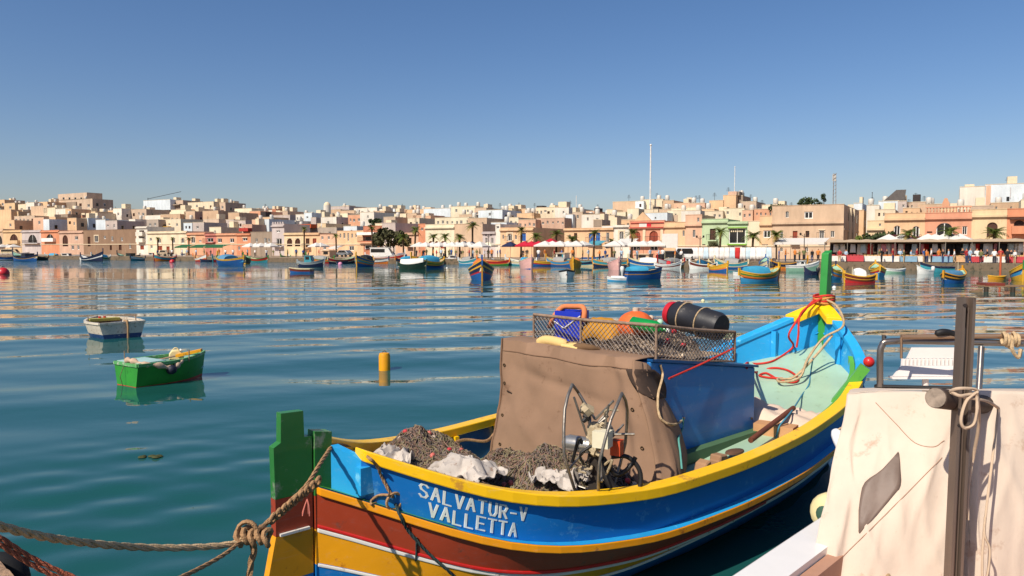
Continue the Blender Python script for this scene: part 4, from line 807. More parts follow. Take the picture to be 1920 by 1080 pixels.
car_proto('parked_van', M('car_white', '#d8d8d6', rough=.3, bump=0, coat=.4), 'white parked van right of the black car', 1284, 14, 4.6, True)
car_proto('parked_car', M('car_dark', '#2c2f36', rough=.25, bump=0, coat=.5), 'dark blue parked car beside the white van', 1302, 15)
car_proto('parked_car', M('car_tan', '#a3917a', rough=.4, bump=0), 'beige parked car on the left quay by the white corner house', 310, 16)
car_proto('parked_car', MATS['car_black'], 'black parked car under the trees left of the pink house', 722, 18)
# small kiosk huts and stacked crates on the quay
def hut(px0, px1, ytop, off, mat, label, roof=None):
    A, B = on_line(px0, off), on_line(px1, off); W = (B - A).length; h = P(px0, ytop, A.y).z - QUAY_Z
    t = thing('kiosk', label, 'kiosk', (A.x, A.y, QUAY_Z), FAC_RZ); MB().box(0, W, 0, 2, 0, h).build('wall', mat, t); MB().box(-.15, W + .15, -.2, 2.2, h + .002, h + .1).build('roof', roof or TRIM, t); MB().box(W * .2, W * .8, -.03, -.003, h * .45, h * .85).build('hatch', PANE, t)
hut(1189, 1216, 477, 9, S['sand'], 'sand coloured kiosk before the clubhouse'); hut(1042, 1058, 475, 12, S['white'], 'small white kiosk among the white parasols'); hut(604, 618, 470, 14, S['tan'], 'tan kiosk left of the low white awning')
# ---------------------------------------------------------------- boats on the harbour, each with its hull bands, rail, deck, posts and cover
def paint(key, col, wear=None, amt=.08, rough=.45): return M('paint_' + key, col, rough=rough, var=.14, scale=3, bump=.12, bscale=14, wear=wear or '#6b6257', wearamt=amt, coat=.15)
PB = dict(blue='#1f5592', navy='#1b2442', sky='#3a8cb8', yellow='#d8a22c', red='#b01f22', brown='#6a2a1b', green='#2f7a36', white='#dcdad4', cream='#d5c39c', orange='#d8762a', teal='#3a8f9c', dkgreen='#20372c', grey='#8f9698', pink='#d6a49c', cyan='#4299b5', ochre='#c98a1c', black='#222226', pgreen='#8fb79c')
for k_, v_ in PB.items(): paint(k_, v_)
def pm(k_): return MATS['paint_' + k_]
TARP = {c: M('tarp_' + c, v, rough=.7, var=.12, bump=.35, bscale=5, dist=.05) for c, v in dict(cyan='#3b97b8', white='#dedbd4', black='#26272a', blue='#2b5f9c', orange='#d0702c', grey='#8f8d88', red='#b5262a', steel='#4d7f9f').items()}
def hull_section(s, L, B, F, sheer, double):
    """half breadth and height of the sheer at station s (0 stern, 1 bow)"""
    b = B / 2 * (1 - abs(2 * s - 1) ** 2.3) if double else B / 2 * (1 - max(0, (s - .35) / .65) ** 2.4) * (.86 + .14 * min(1, s / .35))
    z = F + sheer * (max(0, s - .35) / .65) ** 2.2 + (sheer * .55 * (max(0, .35 - s) / .35) ** 2 if double else 0)
    return max(b, .03), z
def make_boat(name, label, cat, loc, rz, L, B, F=.6, sheer=.5, double=True, bands=('blue', 'yellow', 'blue'), rail='yellow', deck='pgreen', posts=True, cover=None, cabin=None, engine=False, group=None, inside='cream', post_col=None, prow=None):
    """bands from the rail down: (thickness share, colour) or a colour; the boat points along its +Y"""
    t = thing(name, label, cat, loc, rz, group); N = 14; S_ = [i / N for i in range(N + 1)]
    bs = [b if isinstance(b, tuple) else (1, b) for b in bands]; tot = sum(b[0] for b in bs); lv = [0]
    for b in bs: lv.append(lv[-1] + b[0] / tot)
    def pt(s, v, side):      # v: 0 at the rail, 1 below the water
        b, z = hull_section(s, L, B, F, sheer, double); zz = z + (-.3 - z) * v; k_ = (1 - v) ** .55 if v < 1 else 0
        rake = (s - .5) * (1 - v) * .10 * L if double else max(0, s - .6) * (1 - v) * .16 * L
        return (side * b * (.5 + .5 * k_), (s - .5) * L * (.94 if double else .92) + rake, zz)
    for i, (w, c) in enumerate(bs):
        m = MB()
        for side in (-1, 1):
            m.grid([[pt(s, lv[i] + (lv[i + 1] - lv[i]) * q / 3, side) for q in range(4)] for s in S_])
        if not double: m.grid([[pt(0, lv[i] + (lv[i + 1] - lv[i]) * q / 3, sd) for q in range(4)] for sd in (-1, 1)])
        m.build('hull_band' if i < len(bs) - 1 else 'hull_bottom', pm(c), t, smooth=40)
    m = MB(); h = .07
    for side in (-1, 1):
        sec = []
        for s in S_:
            x, y, z = pt(s, 0, side); w = .05; sec.append([(x - side * w, y, z + .002), (x + side * .03, y, z + .002), (x + side * .03, y, z + h), (x - side * w, y, z + h)])
        m.strip(sec)
    if not double: a, b = pt(0, 0, -1), pt(0, 0, 1); m.box(a[0], b[0], a[1] - .03, a[1] + .05, a[2], a[2] + h)
    m.build('gunwale', pm(rail), t)
    m = MB()
    for side in (-1, 1): m.grid([[(pt(s, 0, side)[0] - side * .05, pt(s, 0, side)[1], pt(s, 0, side)[2] - .01), (pt(s, .3, side)[0] * .88, pt(s, .3, side)[1], pt(s, .42, side)[2])] for s in S_])
    m.build('inner_planking', pm(inside), t)
    m = MB(); m.grid([[(pt(s, .3, -1)[0] * .88, pt(s, .3, 1)[1], pt(s, .42, 1)[2]), (pt(s, .3, 1)[0] * .88, pt(s, .3, 1)[1], pt(s, .42, 1)[2])] for s in S_]); m.build('deck', pm(deck), t)
    m = MB()
    x, y, z = pt(.96, 0, 1); zd = pt(.8, 0, 1)[2]
    m.grid([[(pt(s, 0, sd)[0] * .9, pt(s, 0, sd)[1], pt(s, 0, sd)[2] - .05) for sd in (-1, 0, 1)] for s in (.78, .86, .93, 1)]); m.build('foredeck', pm(deck), t)
    if posts:
        for s, hh in (((1, .55), (0, .35)) if double else ((1, .35),)):
            x, y, z = pt(s, 0, 1); MB().box(-.06, .06, y - .09, y + .09, z - .35, z + hh * (L / 6)).build('stem_post', pm(post_col or rail), t)
        m = MB(); a = pt(1, 0, 1); b = pt(1, .95, 1); m.bar((0, a[1] + .03, a[2]), (0, b[1] + .03, b[2]), .09, .12, up=(1, 0, 0)); m.build('stem', pm(prow or rail), t)
    if cover:
        col, s0, s1, ht = cover; m = MB(); rows = []
        for s in np.linspace(s0, s1, 5):
            b, z = hull_section(s, L, B, F, sheer, double); e = math.sin(math.pi * (s - s0) / (s1 - s0)) * .25 + .75
            rows.append([(-b * .8, pt(s, 0, 1)[1], z - .1)] + [(b * .74 * math.cos(a), pt(s, 0, 1)[1], z + ht * e * math.sin(a) ** .6 + .02) for a in np.linspace(math.pi - .05, .05, 7)] + [(b * .8, pt(s, 0, 1)[1], z - .1)])
        m.strip(rows); m.build('cover', TARP[col], t, smooth=50)
    if cabin:
        col, s0, s1, ht, roof = cabin; y0, y1 = pt(s0, 0, 1)[1], pt(s1, 0, 1)[1]; b, z = hull_section((s0 + s1) / 2, L, B, F, sheer, double); w = b * .68; zb = z - .25
        m = MB().prism([(-w, y0, zb), (-w, y1, zb), (-w, y1 - .25 * (y1 - y0), z + ht), (-w, y0 + .05, z + ht)], (2 * w, 0, 0)); m.build('cabin', pm(col), t)
        MB().box(-w - .08, w + .08, y0 - .1, y1 - .2 * (y1 - y0) + .1, z + ht + .002, z + ht + .06).build('cabin_roof', pm(roof), t)
        for sd in (-1, 1): MB().box(*sorted((sd * (w + .003), sd * (w + .02))), y0 + .2, y0 + (y1 - y0) * .62, z + ht * .45, z + ht * .85).build('window', PANE, t)
        sl_ = .25 * (y1 - y0)
        a = Vector((0, y1 - sl_ * .35, z + ht * .5)); n_ = Vector((0, ht, sl_)).normalized(); MB().obox((0, y1 - sl_ * .62, z + ht * .6), (w * .8, 0, 0), Vector((0, -sl_, ht)).normalized() * ht * .25, n_ * .03).build('windscreen', PANE, t)
    if cabin or (cover and double):
        y = pt(.62 if cabin else .74, 0, 1)[1]; MB().tube([(0, y, F), (0, y, F + L * .34)], [.03, .018], 6).build('mast', pm('cream'), t)
    if engine:
        y = pt(0, 0, 1)[1]; z = F; m = MB().lathe([(.05, -.7), (.09, -.1), (.16, .05), (.18, .3), (.12, .42)], 8, (0, y - .2, z)); m.build('outboard_motor', pm('white' if engine == 'w' else 'black'), t, smooth=50)
    return t
def boat_at(px, py): return G(px, py)
def B_(px, py, rz, label, name='fishing_boat', cat='boat', **kw):
    s = .93 if px < 1000 else .86
    for q in ('L', 'B', 'F', 'sheer'):
        if q in kw: kw[q] *= s
    p = G(px, py); return make_boat(name, label, cat, (p.x, p.y, 0), R(rz), **kw)
LUZ = dict(bands=((.5, 'green'), (.25, 'yellow'), (.6, 'blue'), (.15, 'yellow'), (1, 'blue')), rail='yellow')
# rz turns the bow from straight away (0) to the left (90) or towards the viewer (180)
# left side
B_(4, 488, 100, 'dark blue boat cut by the left edge of the picture', L=6, B=2, bands=((1, 'blue'), (.2, 'white'), (1, 'navy')), rail='navy', prow='navy')
B_(47, 490, 60, 'deep blue boat with a high dark prow beside the far left quay', L=9.5, B=2.8, F=.8, sheer=1.3, bands=((.4, 'navy'), (.12, 'yellow'), (1.4, 'blue')), rail='navy', cabin=('navy', .3, .5, .8, 'navy'), post_col='navy')
B_(77, 488, 170, 'small black boat behind the deep blue boat with the high prow', L=4.5, B=1.8, bands=((1, 'black'),), rail='brown')
B_(125, 486, -90, 'white and pale green cabin cruiser on the far left water', 'cabin_cruiser', L=6.6, B=2.3, double=False, posts=False, bands=((.5, 'white'), (1, 'pgreen')), rail='white', cabin=('white', .35, .7, .75, 'white'), deck='white')
B_(172, 490, -120, 'boat with a white stern and a tall dark navy bow left of centre', L=8, B=2.6, F=.7, sheer=1.4, bands=((.5, 'navy'), (.2, 'white'), (1, 'navy')), rail='navy', deck='white', inside='white', post_col='navy')
B_(160, 488, 90, 'white dinghy at the stern of the tall dark bowed boat', 'dinghy', 'boat', L=2.6, B=1.2, F=.4, sheer=.15, double=False, posts=False, bands=((1, 'white'),), rail='white')
B_(241, 486, 70, 'black boat with a high bow near the derelict building', L=7.5, B=2.4, sheer=1.0, bands=((1, 'black'), (.2, 'green'), (.5, 'black')), rail='black', cabin=('dkgreen', .3, .55, .8, 'black'), post_col='black')
B_(22, 481, -80, 'white motor yacht with a wide pale canopy at the far left', 'cabin_cruiser', L=11, B=3.4, F=1.0, double=False, posts=False, bands=((1, 'white'), (.3, 'cream')), rail='white', cabin=('cream', .2, .75, 1.5, 'white'), deck='white')
B_(101, 484, 90, 'cyan boat near the far left quay', L=5, B=2, bands=((1, 'teal'), (.5, 'white')), rail='white', cover=('cyan', .3, .7, .7))
B_(109, 486, 190, 'small dark blue boat behind the pale green cruiser', L=4, B=1.7, bands=((1, 'navy'),), rail='yellow')
B_(285, 483, -75, 'blue boat with a pale cabin under the cream house', L=5.5, B=2, bands=((1, 'blue'), (.3, 'white')), rail='white', cabin=('white', .35, .6, .7, 'blue'))
B_(345, 484, 95, 'long white launch with a green waterline below the green awnings', 'cabin_cruiser', L=8, B=2.5, double=False, posts=False, bands=((1, 'white'), (.4, 'teal')), rail='white', deck='white', cabin=('white', .4, .65, .6, 'grey'))
B_(376, 487, 60, 'red and yellow boat moored below the rose red house', L=5.5, B=2, bands=((.5, 'yellow'), (.5, 'red'), (.5, 'black')), rail='orange')
B_(392, 491, 92, 'low navy skiff on the open water below the green awnings', 'skiff', L=3.6, B=1.4, F=.35, sheer=.2, bands=((1, 'navy'),), rail='navy', posts=False)
B_(432, 499, 52, 'bright blue round sterned boat with a yellow rail left of centre', L=7.0, B=3.4, F=1.0, sheer=.7, bands=((.25, 'yellow'), (1.4, 'blue'), (.3, 'navy')), rail='yellow', inside='sky', cover=('steel', .45, .7, .7))
B_(461, 495, 200, 'dark green boat tucked behind the bright blue round sterned boat', L=4.2, B=1.8, bands=((1, 'dkgreen'), (.2, 'yellow'), (.4, 'dkgreen')), rail='dkgreen')
B_(508, 491, 88, 'small plain blue boat left of centre', 'skiff', L=3.6, B=1.5, F=.4, sheer=.2, bands=((1, 'blue'), (.4, 'navy')), rail='blue', posts=False)
B_(536, 488, 170, 'small blue and green boat in front of the twin loggia house', L=4.6, B=1.8, bands=((.4, 'green'), (1, 'blue')), rail='green')
B_(565, 512, 80, 'low blue ended skiff with brown sides in the open water', 'skiff', L=2.7, B=1.3, F=.42, sheer=.15, double=False, posts=False, bands=((.5, 'brown'), (1, 'blue')), rail='cream', inside='brown', deck='brown')
B_(583, 501, -95, 'grey cabin boat with a teal wheelhouse and navy hull', L=3.9, B=1.7, bands=((.4, 'grey'), (1, 'navy')), rail='grey', cabin=('teal', .3, .6, .95, 'grey'), deck='grey')
B_(563, 485, -85, 'turquoise boat by the quay below the peach house', L=6, B=2, bands=((.5, 'white'), (1, 'teal')), rail='white')
B_(607, 492, 100, 'small blue and white boat by the quay below the white awning', 'skiff', L=3.6, B=1.5, F=.5, bands=((.5, 'white'), (1, 'blue')), rail='white')
B_(641, 495, -70, 'dark skiff beside the pink buoy', 'skiff', L=2.0, B=1.0, F=.4, sheer=.15, bands=((1, 'navy'),), rail='black', posts=False)
B_(684, 500, 168, 'striped boat pointing its yellow and blue bow at the viewer, left of the red trawler', L=6, B=2.4, F=.8, sheer=.9, cover=('black', .2, .65, .9), bands=((.3, 'blue'), (.2, 'yellow'), (.3, 'teal'), (.25, 'orange'), (.9, 'blue')), rail='yellow', prow='yellow')
B_(722, 491, -94, 'red hulled trawler with a big white deckhouse', 'trawler', L=8, B=3, F=1.1, sheer=.8, bands=((.25, 'white'), (1.3, 'red')), rail='white', cabin=('white', .15, .75, 1.7, 'white'), deck='white')
B_(755, 487, 80, 'orange and green boat between the red trawler and the striped pair', L=6, B=2.2, bands=((.4, 'orange'), (.3, 'green'), (.7, 'blue')), rail='orange', cover=('blue', .35, .7, .9))
B_(773, 505, -100, 'dark green boat with a rounded white canopy', L=3.7, B=1.7, F=.6, sheer=.4, bands=((1, 'dkgreen'),), rail='dkgreen', cover=('white', .1, .9, .7))
B_(803, 503, 140, 'yellow bowed blue boat with a cyan cover beside the white canopy boat', L=6, B=2.3, F=.8, sheer=.9, bands=((.3, 'yellow'), (.25, 'green'), (.3, 'ochre'), (.2, 'navy'), (1, 'blue')), rail='yellow', cover=('cyan', .25, .65, .9), prow='yellow')
B_(855, 493, 95, 'long low white launch on the middle quay', 'cabin_cruiser', L=10, B=2.6, F=.7, sheer=.3, double=False, posts=False, bands=((1, 'white'), (.3, 'teal')), rail='white', deck='white', cabin=('white', .5, .68, .6, 'white'))
B_(902, 524, 184, 'boldly striped boat seen bow on with an orange and red cover in the centre', L=5.6, B=2.2, F=.8, sheer=.85, bands=((.35, 'navy'), (.2, 'yellow'), (.45, 'navy'), (.2, 'red'), (.45, 'blue'), (.9, 'blue')), rail='yellow', cover=('orange', .2, .45, .9), prow='ochre', post_col='blue')
B_(944, 496, 92, 'blue rowing boat right of the boldly striped boat', 'skiff', L=3.9, B=1.5, F=.5, bands=((1, 'blue'), (.2, 'navy')), rail='white', posts=False)
B_(987, 504, 200, 'pale pink bowed boat with a cyan tarpaulin', L=3.6, B=1.8, F=1.0, sheer=.6, bands=((1, 'pink'), (.3, 'blue')), rail='cream', cover=('cyan', .15, .6, .5), prow='pink', post_col='pink')
B_(1020, 499, 95, 'yellow and blue boat by the quay below the crimson parasols', L=6, B=2, bands=((.4, 'yellow'), (.2, 'red'), (.8, 'blue')), rail='yellow')
B_(1063, 521, 176, 'weathered grey white dinghy with a dark inside in the middle of the harbour', 'dinghy', L=2.9, B=1.6, F=.6, sheer=.2, bands=((.15, 'black'), (1, 'white'), (.5, 'grey')), rail='black', inside='black', deck='brown', posts=False)
B_(1079, 503, 165, 'yellow ochre boat behind the weathered grey white dinghy', L=3.6, B=1.8, F=.8, sheer=.6, bands=((1, 'ochre'), (.3, 'yellow')), rail='yellow', cover=('orange', .2, .5, .6))
B_(1111, 499, 90, 'low brown barge by the quay below the blue shutters', 'barge', L=5.4, B=2, F=.4, sheer=.1, double=False, posts=False, bands=((.4, 'cream'), (1, 'brown')), rail='brown')
B_(1114, 495, -92, 'white launch with a blue stripe raised on the quay side', 'cabin_cruiser', L=5.2, B=1.9, F=1.2, double=False, posts=False, bands=((.2, 'blue'), (1, 'white')), rail='blue', deck='white')
B_(1152, 506, 190, 'pinkish white bowed boat left of the bright blue boat with the cyan cover', L=3.7, B=1.8, F=.9, sheer=.6, bands=((1, 'pink'), (.2, 'white')), rail='pink', prow='pink', post_col='pink', cover=('grey', .2, .6, .5))
B_(1204, 524, -74, 'bright blue boat with a single ochre stripe and a cyan cover', L=3.9, B=1.9, F=.75, sheer=.35, double=False, bands=((.3, 'blue'), (.1, 'ochre'), (1, 'blue'), (.15, 'brown')), rail='navy', cover=('cyan', .1, .6, .45), posts=False, engine='w')
B_(1157, 528, 84, 'small light blue tender with a white lid beside the bright blue boat', 'dinghy', L=1.7, B=.95, F=.28, sheer=.1, double=False, posts=False, bands=((.3, 'white'), (1, 'sky')), rail='white', cover=('white', .1, .8, .18))
B_(1252, 504, -100, 'white skiff with a red drum by the quay', 'skiff', L=3.6, B=1.5, F=.55, sheer=.5, bands=((.3, 'white'), (.2, 'brown'), (.8, 'white')), rail='white', cover=('red', .45, .6, .5))
B_(1286, 500, 92, 'white cabin cruiser moored before the white van', 'cabin_cruiser', L=3.4, B=1.6, F=.7, double=False, posts=False, bands=((1, 'white'),), rail='white', cabin=('white', .3, .65, .5, 'white'), deck='white')
B_(1318, 505, 80, 'white boat with a brown wash strake right of the white cruiser', L=3.6, B=1.6, F=.6, sheer=.5, bands=((.4, 'brown'), (1, 'white')), rail='white')
B_(1346, 509, -150, 'small yellow and blue boat before the pale cloth fence', L=3.2, B=1.5, F=.6, sheer=.5, bands=((.5, 'yellow'), (.2, 'orange'), (.8, 'blue')), rail='yellow')
B_(1424, 528, -62, 'yellow and blue striped boat with a tall cyan tarpaulin', L=4.6, B=2.0, F=.65, sheer=.6, bands=((.25, 'yellow'), (.2, 'green'), (.25, 'orange'), (.15, 'brown'), (.8, 'sky'), (.3, 'navy')), rail='yellow', cover=('cyan', .15, .62, .62), prow='orange')
B_(1392, 517, 85, 'small white tender left of the boat with the tall cyan tarpaulin', 'dinghy', L=1.9, B=.9, F=.25, sheer=.1, double=False, posts=False, bands=((1, 'white'),), rail='white')
B_(1504, 510, -95, 'pale grey green launch with a white wheelhouse left of the tall green post', 'cabin_cruiser', L=3.9, B=1.7, F=.75, double=False, posts=False, bands=((.3, 'white'), (1, 'pgreen')), rail='white', cabin=('white', .35, .6, .5, 'white'), deck='white')
B_(1519, 516, 95, 'dark blue outboard skiff beside the tall green post', 'skiff', L=1.4, B=.8, F=.35, double=False, posts=False, bands=((1, 'navy'),), rail='navy', engine='b')
B_(1563, 524, -28, 'sky blue boat with an orange sheer stripe just right of the tall green post', L=4.0, B=1.7, F=.65, sheer=.7, bands=((.25, 'yellow'), (.2, 'sky'), (.25, 'orange'), (.9, 'sky')), rail='yellow', prow='sky', post_col='navy')
B_(1612, 531, 82, 'red bottomed boat with a dark brown band and a white tent cover', L=2.45, B=1.3, F=.52, sheer=.32, bands=((.35, 'brown'), (.1, 'yellow'), (.3, 'brown'), (.9, 'red')), rail='yellow', cover=('white', .35, .7, .62))
B_(1645, 518, -20, 'blue and yellow boat half hidden behind the red bottomed boat', L=4.0, B=1.6, F=.65, sheer=.7, bands=((.3, 'yellow'), (.2, 'red'), (.9, 'sky')), rail='yellow')
B_(1676, 512, 94, 'pale green rowing boat under the market canopy', 'skiff', L=2.8, B=1.2, F=.4, sheer=.2, bands=((.4, 'white'), (1, 'pgreen')), rail='white', posts=False)
B_(1733, 514, 100, 'small white outboard boat left of the blue tarpaulin boat', 'skiff', L=1.9, B=1.0, F=.4, double=False, posts=False, bands=((1, 'white'),), rail='white', engine='w')
B_(1757, 511, 80, 'teal hulled launch behind the blue tarpaulin boat', 'cabin_cruiser', L=3.8, B=1.6, F=.65, double=False, posts=False, bands=((.2, 'navy'), (1, 'teal')), rail='navy', deck='white')
B_(1812, 505, 96, 'white cabin cruiser with large windows and a grey stern canopy at the right', 'cabin_cruiser', L=6.6, B=2.3, F=.75, sheer=.3, double=False, posts=False, bands=((.3, 'white'), (1, 'navy')), rail='white', cabin=('white', .48, .85, .85, 'white'), deck='white', cover=('grey', .02, .44, .8))
B_(1787, 531, -52, 'blue boat covered by a steel blue tarpaulin at the right', L=3.6, B=1.6, F=.6, sheer=.55, bands=((.2, 'black'), (.15, 'ochre'), (.2, 'black'), (.9, 'blue')), rail='ochre', cover=('steel', .1, .65, .4), prow='blue')
B_(1914, 526, 150, 'yellow bowed boat with a green stem post at the right edge', L=4.2, B=1.8, F=.7, sheer=.8, bands=((.3, 'yellow'), (.15, 'navy'), (.3, 'sky'), (.3, 'yellow'), (.6, 'yellow')), rail='yellow', post_col='green', prow='yellow')
B_(1869, 524, 90, 'low yellow skiff under the orange mooring post', 'skiff', L=1.7, B=1.0, F=.25, sheer=.1, posts=False, bands=((1, 'ochre'),), rail='yellow')
# orange mooring post and the sunken pontoon at the right
p = G(1875, 522); t = thing('mooring_post', 'tall rusty orange mooring post at the right', 'post', (p.x, p.y, -.5)); MB().lathe([(.09, 0), (.085, 2.6), (.05, 2.7)], 10).build('post', paint('rust', '#b4512a'), t, smooth=40)
p = G(1893, 548); t = thing('pontoon', 'broken wooden pontoon with a rusty red top plank at the right edge', 'pontoon', (p.x, p.y, 0), R(-8))
WOOD = M('old_wood', '#8c6f52', rough=.9, var=.35, scale=5, bump=.5, wear='#3d3226', wearamt=.15)
for q in range(5): MB().box(-1.3, 1.9, .1 + q * .32, .38 + q * .32, .28, .34 + .02 * (q % 2)).build('plank', WOOD, t)
MB().box(-1.1, -.1, .3, 1.5, .345, .5).build('crate_base', paint('rust2', '#7c3426'), t)
for x in (-1.2, .2, 1.7): MB().lathe([(.14, -1), (.13, .3)], 8, (x, .08, 0)).build('pile', M('wet_wood', '#3b3024', rough=.7, bump=.5), t)
MB().bar((-1.5, -.1, .1), (-2.2, -.25, .02), .16, .14).build('plank', WOOD, t)
# buoys
def buoy(px, py, r, col, label, kind='round'):
    p = G(px, py); t = thing('mooring_buoy', label, 'buoy', (p.x, p.y, 0))
    if kind == 'round': MB().lathe([(r * .6, -r * .5), (r * .98, -r * .1), (r, r * .25), (r * .86, r * .7), (r * .5, r * 1.05), (r * .12, r * 1.18)], 14).build('float', col, t, smooth=50); MB().tube(arc((0, 0, r * 1.15), r * .22, 0, math.pi, 6), r * .05, 5).build('ring', IRON, t)
    else: MB().lathe([(r * .9, -.2), (r, -.1), (r, r * 2.2), (r * .85, r * 2.7), (r * .3, r * 2.8)], 14).build('float', col, t, smooth=50); MB().tube(arc((0, 0, r * 2.8), r * .3, 0, math.pi, 6), r * .07, 5).build('ring', IRON, t)
BR = M('buoy_red', '#c51f2a', rough=.45, bump=.05, coat=.2); BY = M('buoy_yellow', '#e09a12', rough=.5, bump=.05, wear='#8a6a2a', wearamt=.05)
buoy(6, 514, .55, BR, 'large red mooring buoy cut by the left edge'); buoy(323, 492, .48, BR, 'small red mooring buoy below the cream house'); buoy(638, 496, .35, M('buoy_pink', '#d88aa8', rough=.5), 'pale pink buoy beside the dark skiff')
buoy(721, 691, .118, BY, 'yellow orange cylindrical buoy floating in the open water', 'can'); buoy(913, 520, .16, M('buoy_white', '#e6e4dc', rough=.5), 'small white buoy at the bow of the boldly striped boat'); buoy(1564, 540, .12, MATS['buoy_white'], 'tiny white buoy right of the tall green post')
buoy(1318, 565, .09, M('buoy_cream', '#d8cfa0', rough=.5), 'tiny pale yellow float behind the black barrel'); buoy(838, 503, .12, MATS['buoy_white'], 'tiny white buoy left of the boldly striped boat')
m = MB(); rg = random.Random(4)
for q in range(9): m.lathe([(.01, -.01), (.04, .0), (.03, .012), (.005, .02)], 6, (rg.uniform(-.12, .12), rg.uniform(-.03, .03), .0), sx=rg.uniform(.6, 1.6))
p = G(280, 857); m.build('driftweed', M('weed', '#3c3f1c', rough=.8), None, 50, (p.x, p.y, .005), label='small clump of floating weed left of the green rudder', category='seaweed')
# moored boats crowded along the quay wall
rng = random.Random(31); cols = ['blue', 'green', 'white', 'teal', 'sky', 'red', 'cream', 'navy', 'ochre', 'orange']; seen = set()
for q in range(24):
    px = 200 + q * 56 + rng.uniform(-10, 10); a, b, c = rng.sample(cols, 3)
    if (a, b) in seen: continue
    seen.add((a, b)); p = on_line(px, -2.2 - 2.2 * rng.random()); where = 'left' if px < 640 else 'middle' if px < 1150 else 'right'
    make_boat('moored_boat', 'small %s boat with a %s lower hull moored tight against the %s quay' % (a, b, where), 'boat', (p.x, p.y, 0), FAC_RZ + rng.choice((0, 3.14, 1.57, -1.57)) + rng.uniform(-.3, .3), L=rng.uniform(4, 6), B=1.8, F=.6, sheer=rng.uniform(.4, .9), bands=((.5, a), (.15, c), (.8, b)), rail=c, cover=(rng.choice(('cyan', 'white', 'blue', 'grey', 'orange')), .25, .65, .7) if rng.random() < .5 else None)
# ---- the two dinghies on the left
def near_dinghy(px, py, rz, label, L, B, F, hull, rail, bottom, inner, deckc):
    p = G(px, py); return make_boat('dinghy', label, 'dinghy', (p.x, p.y, 0), R(rz), L, B, F, .06, False, hull, rail, deckc, False, inside=inner)
paint('leaf', '#2f8a2c', '#1f5a20', .06); paint('redline', '#b5452a'); paint('rimgreen', '#5aa05c', '#b8b8a8', .25); paint('mint', '#a3c4bb', '#6f7a70', .12)
t = near_dinghy(309, 713, -34, 'bright green dinghy with a red waterline and an empty canister aboard', 2.25, 1.28, .46, ((1.05, 'leaf'), (.14, 'redline'), (.6, 'leaf')), 'rimgreen', None, 'mint', 'mint')
DB = t; DB.scale = (.70, .70, .80)
PEG = M('tholepin_wood', '#8a7460', rough=.8)
def dl(t, x, y, z): return t.matrix_world @ Vector((x, y, z))
bpy.context.view_layer.update()
for x in (-.58, .58): MB().tube([(x, -.75 if x < 0 else .35, .44), (x, -.75 if x < 0 else .35, .72)], .016, 6).build('thole_pin', PEG, DB)
MB().box(-.5, .5, -.1, 0.2, .38, .42).build('thwart', pm('mint'), DB)
MB().box(-.50, .50, -.99, -.25, .50, .538).build('stern_deck', pm('mint'), DB)
# canister, paddle, rolled cloth and a tyre fender in the green dinghy
w = dl(DB, -.16, .45, .40); t = thing('jerrycan', 'cream and yellow plastic canister lying in the green dinghy', 'canister', w, R(20)); t.scale = (.75, .75, .75); o = MB().prism([(-.17, -.1, 0), (.17, -.1, 0), (.17, -.1, .16), (.06, -.1, .28), (-.1, -.1, .28), (-.17, -.1, .2)], (0, .2, 0)).build('body', M('canister_cream', '#e2cf96', rough=.5, wear='#e0a01c', wearamt=.15), t, 40); bv = o.modifiers.new('bevel', 'BEVEL'); bv.width = .03; bv.segments = 2
MB().lathe([(.035, 0), (.035, .04)], 10, (.1, 0, .25), (.6, 0, 1)).build('cap', SHUT_WHITE, t); MB().tube(arc((-.02, 0, .27), .06, 0, math.pi, 8), .014, 6).build('handle', MATS['canister_cream'], t)
a, b = dl(DB, .0, .35, .54), dl(DB, .46, .80, .66); t = thing('paddle', 'yellow paddle with its flat blade sticking up in the green dinghy', 'paddle', a)
MB().bar((0, 0, 0), b - a, .15, .05).build('blade', BY, t); MB().tube([(0, 0, 0), (a - b) * .8], .018, 6).build('shaft', PEG, t)
pts = [(-.1, -1.0, .56), (.1, -1.0, .58), (.3, -.98, .57), (.5, -.85, .50), (.61, -.6, .48), (.66, -.35, .40), (.65, -.15, .36), (.64, 0, .42), (.62, .15, .5)]
m = MB(); m.tube([dl(DB, *q) for q in catmull(pts, 3)], [.015] + [.045 + .02 * math.sin(i * 1.7) for i in range(len(catmull(pts, 3)) - 2)] + [.02], 8); m.build('rolled_cloth', M('dirty_cloth', '#c2a58c', rough=.95, var=.35, bump=.6), None, 60, label='dirty pinkish cloth rolled over the stern edge of the green dinghy', category='cloth')
MB().lathe([(.02, -.08), (.075, -.055), (.09, 0), (.075, .055), (.02, .08)], 12, dl(DB, .69, -.22, .33), (.3, 1, 0)).build('fender', M('fender_dark', '#1c2030', rough=.6, wear='#8a8578', wearamt=.2), None, 60, label='dark round fender hanging on the shaded side of the green dinghy', category='fender')
a, b = dl(DB, -.05, -1.06, .46), dl(DB, -.05, -1.1, .0); MB().tube([a, (a + b) / 2 + Vector((-.03, -.06, 0)), b], .006, 5).build('mooring_line', M('thin_line', '#6a5a48', rough=.9), None, label='thin line hanging from the stern of the green dinghy', category='rope')
paint('oldwhite', '#d2c6b2', '#9a846c', .26); paint('lemon', '#b8b04a', '#6b6a30', .2); paint('rotblue', '#24406e', '#c8c0b0', .15); paint('rustline', '#6e3b2c')
t = near_dinghy(208, 630, 46, 'weathered white dinghy with a lemon bow seat and peeling rail', 2.6, 1.7, .52, ((.75, 'oldwhite'), (.45, 'rotblue'), (.2, 'rustline'), (.4, 'navy')), 'oldwhite', None, 'oldwhite', 'brown')
DW = t; DW.scale = (.79, .79, .79); bpy.context.view_layer.update()
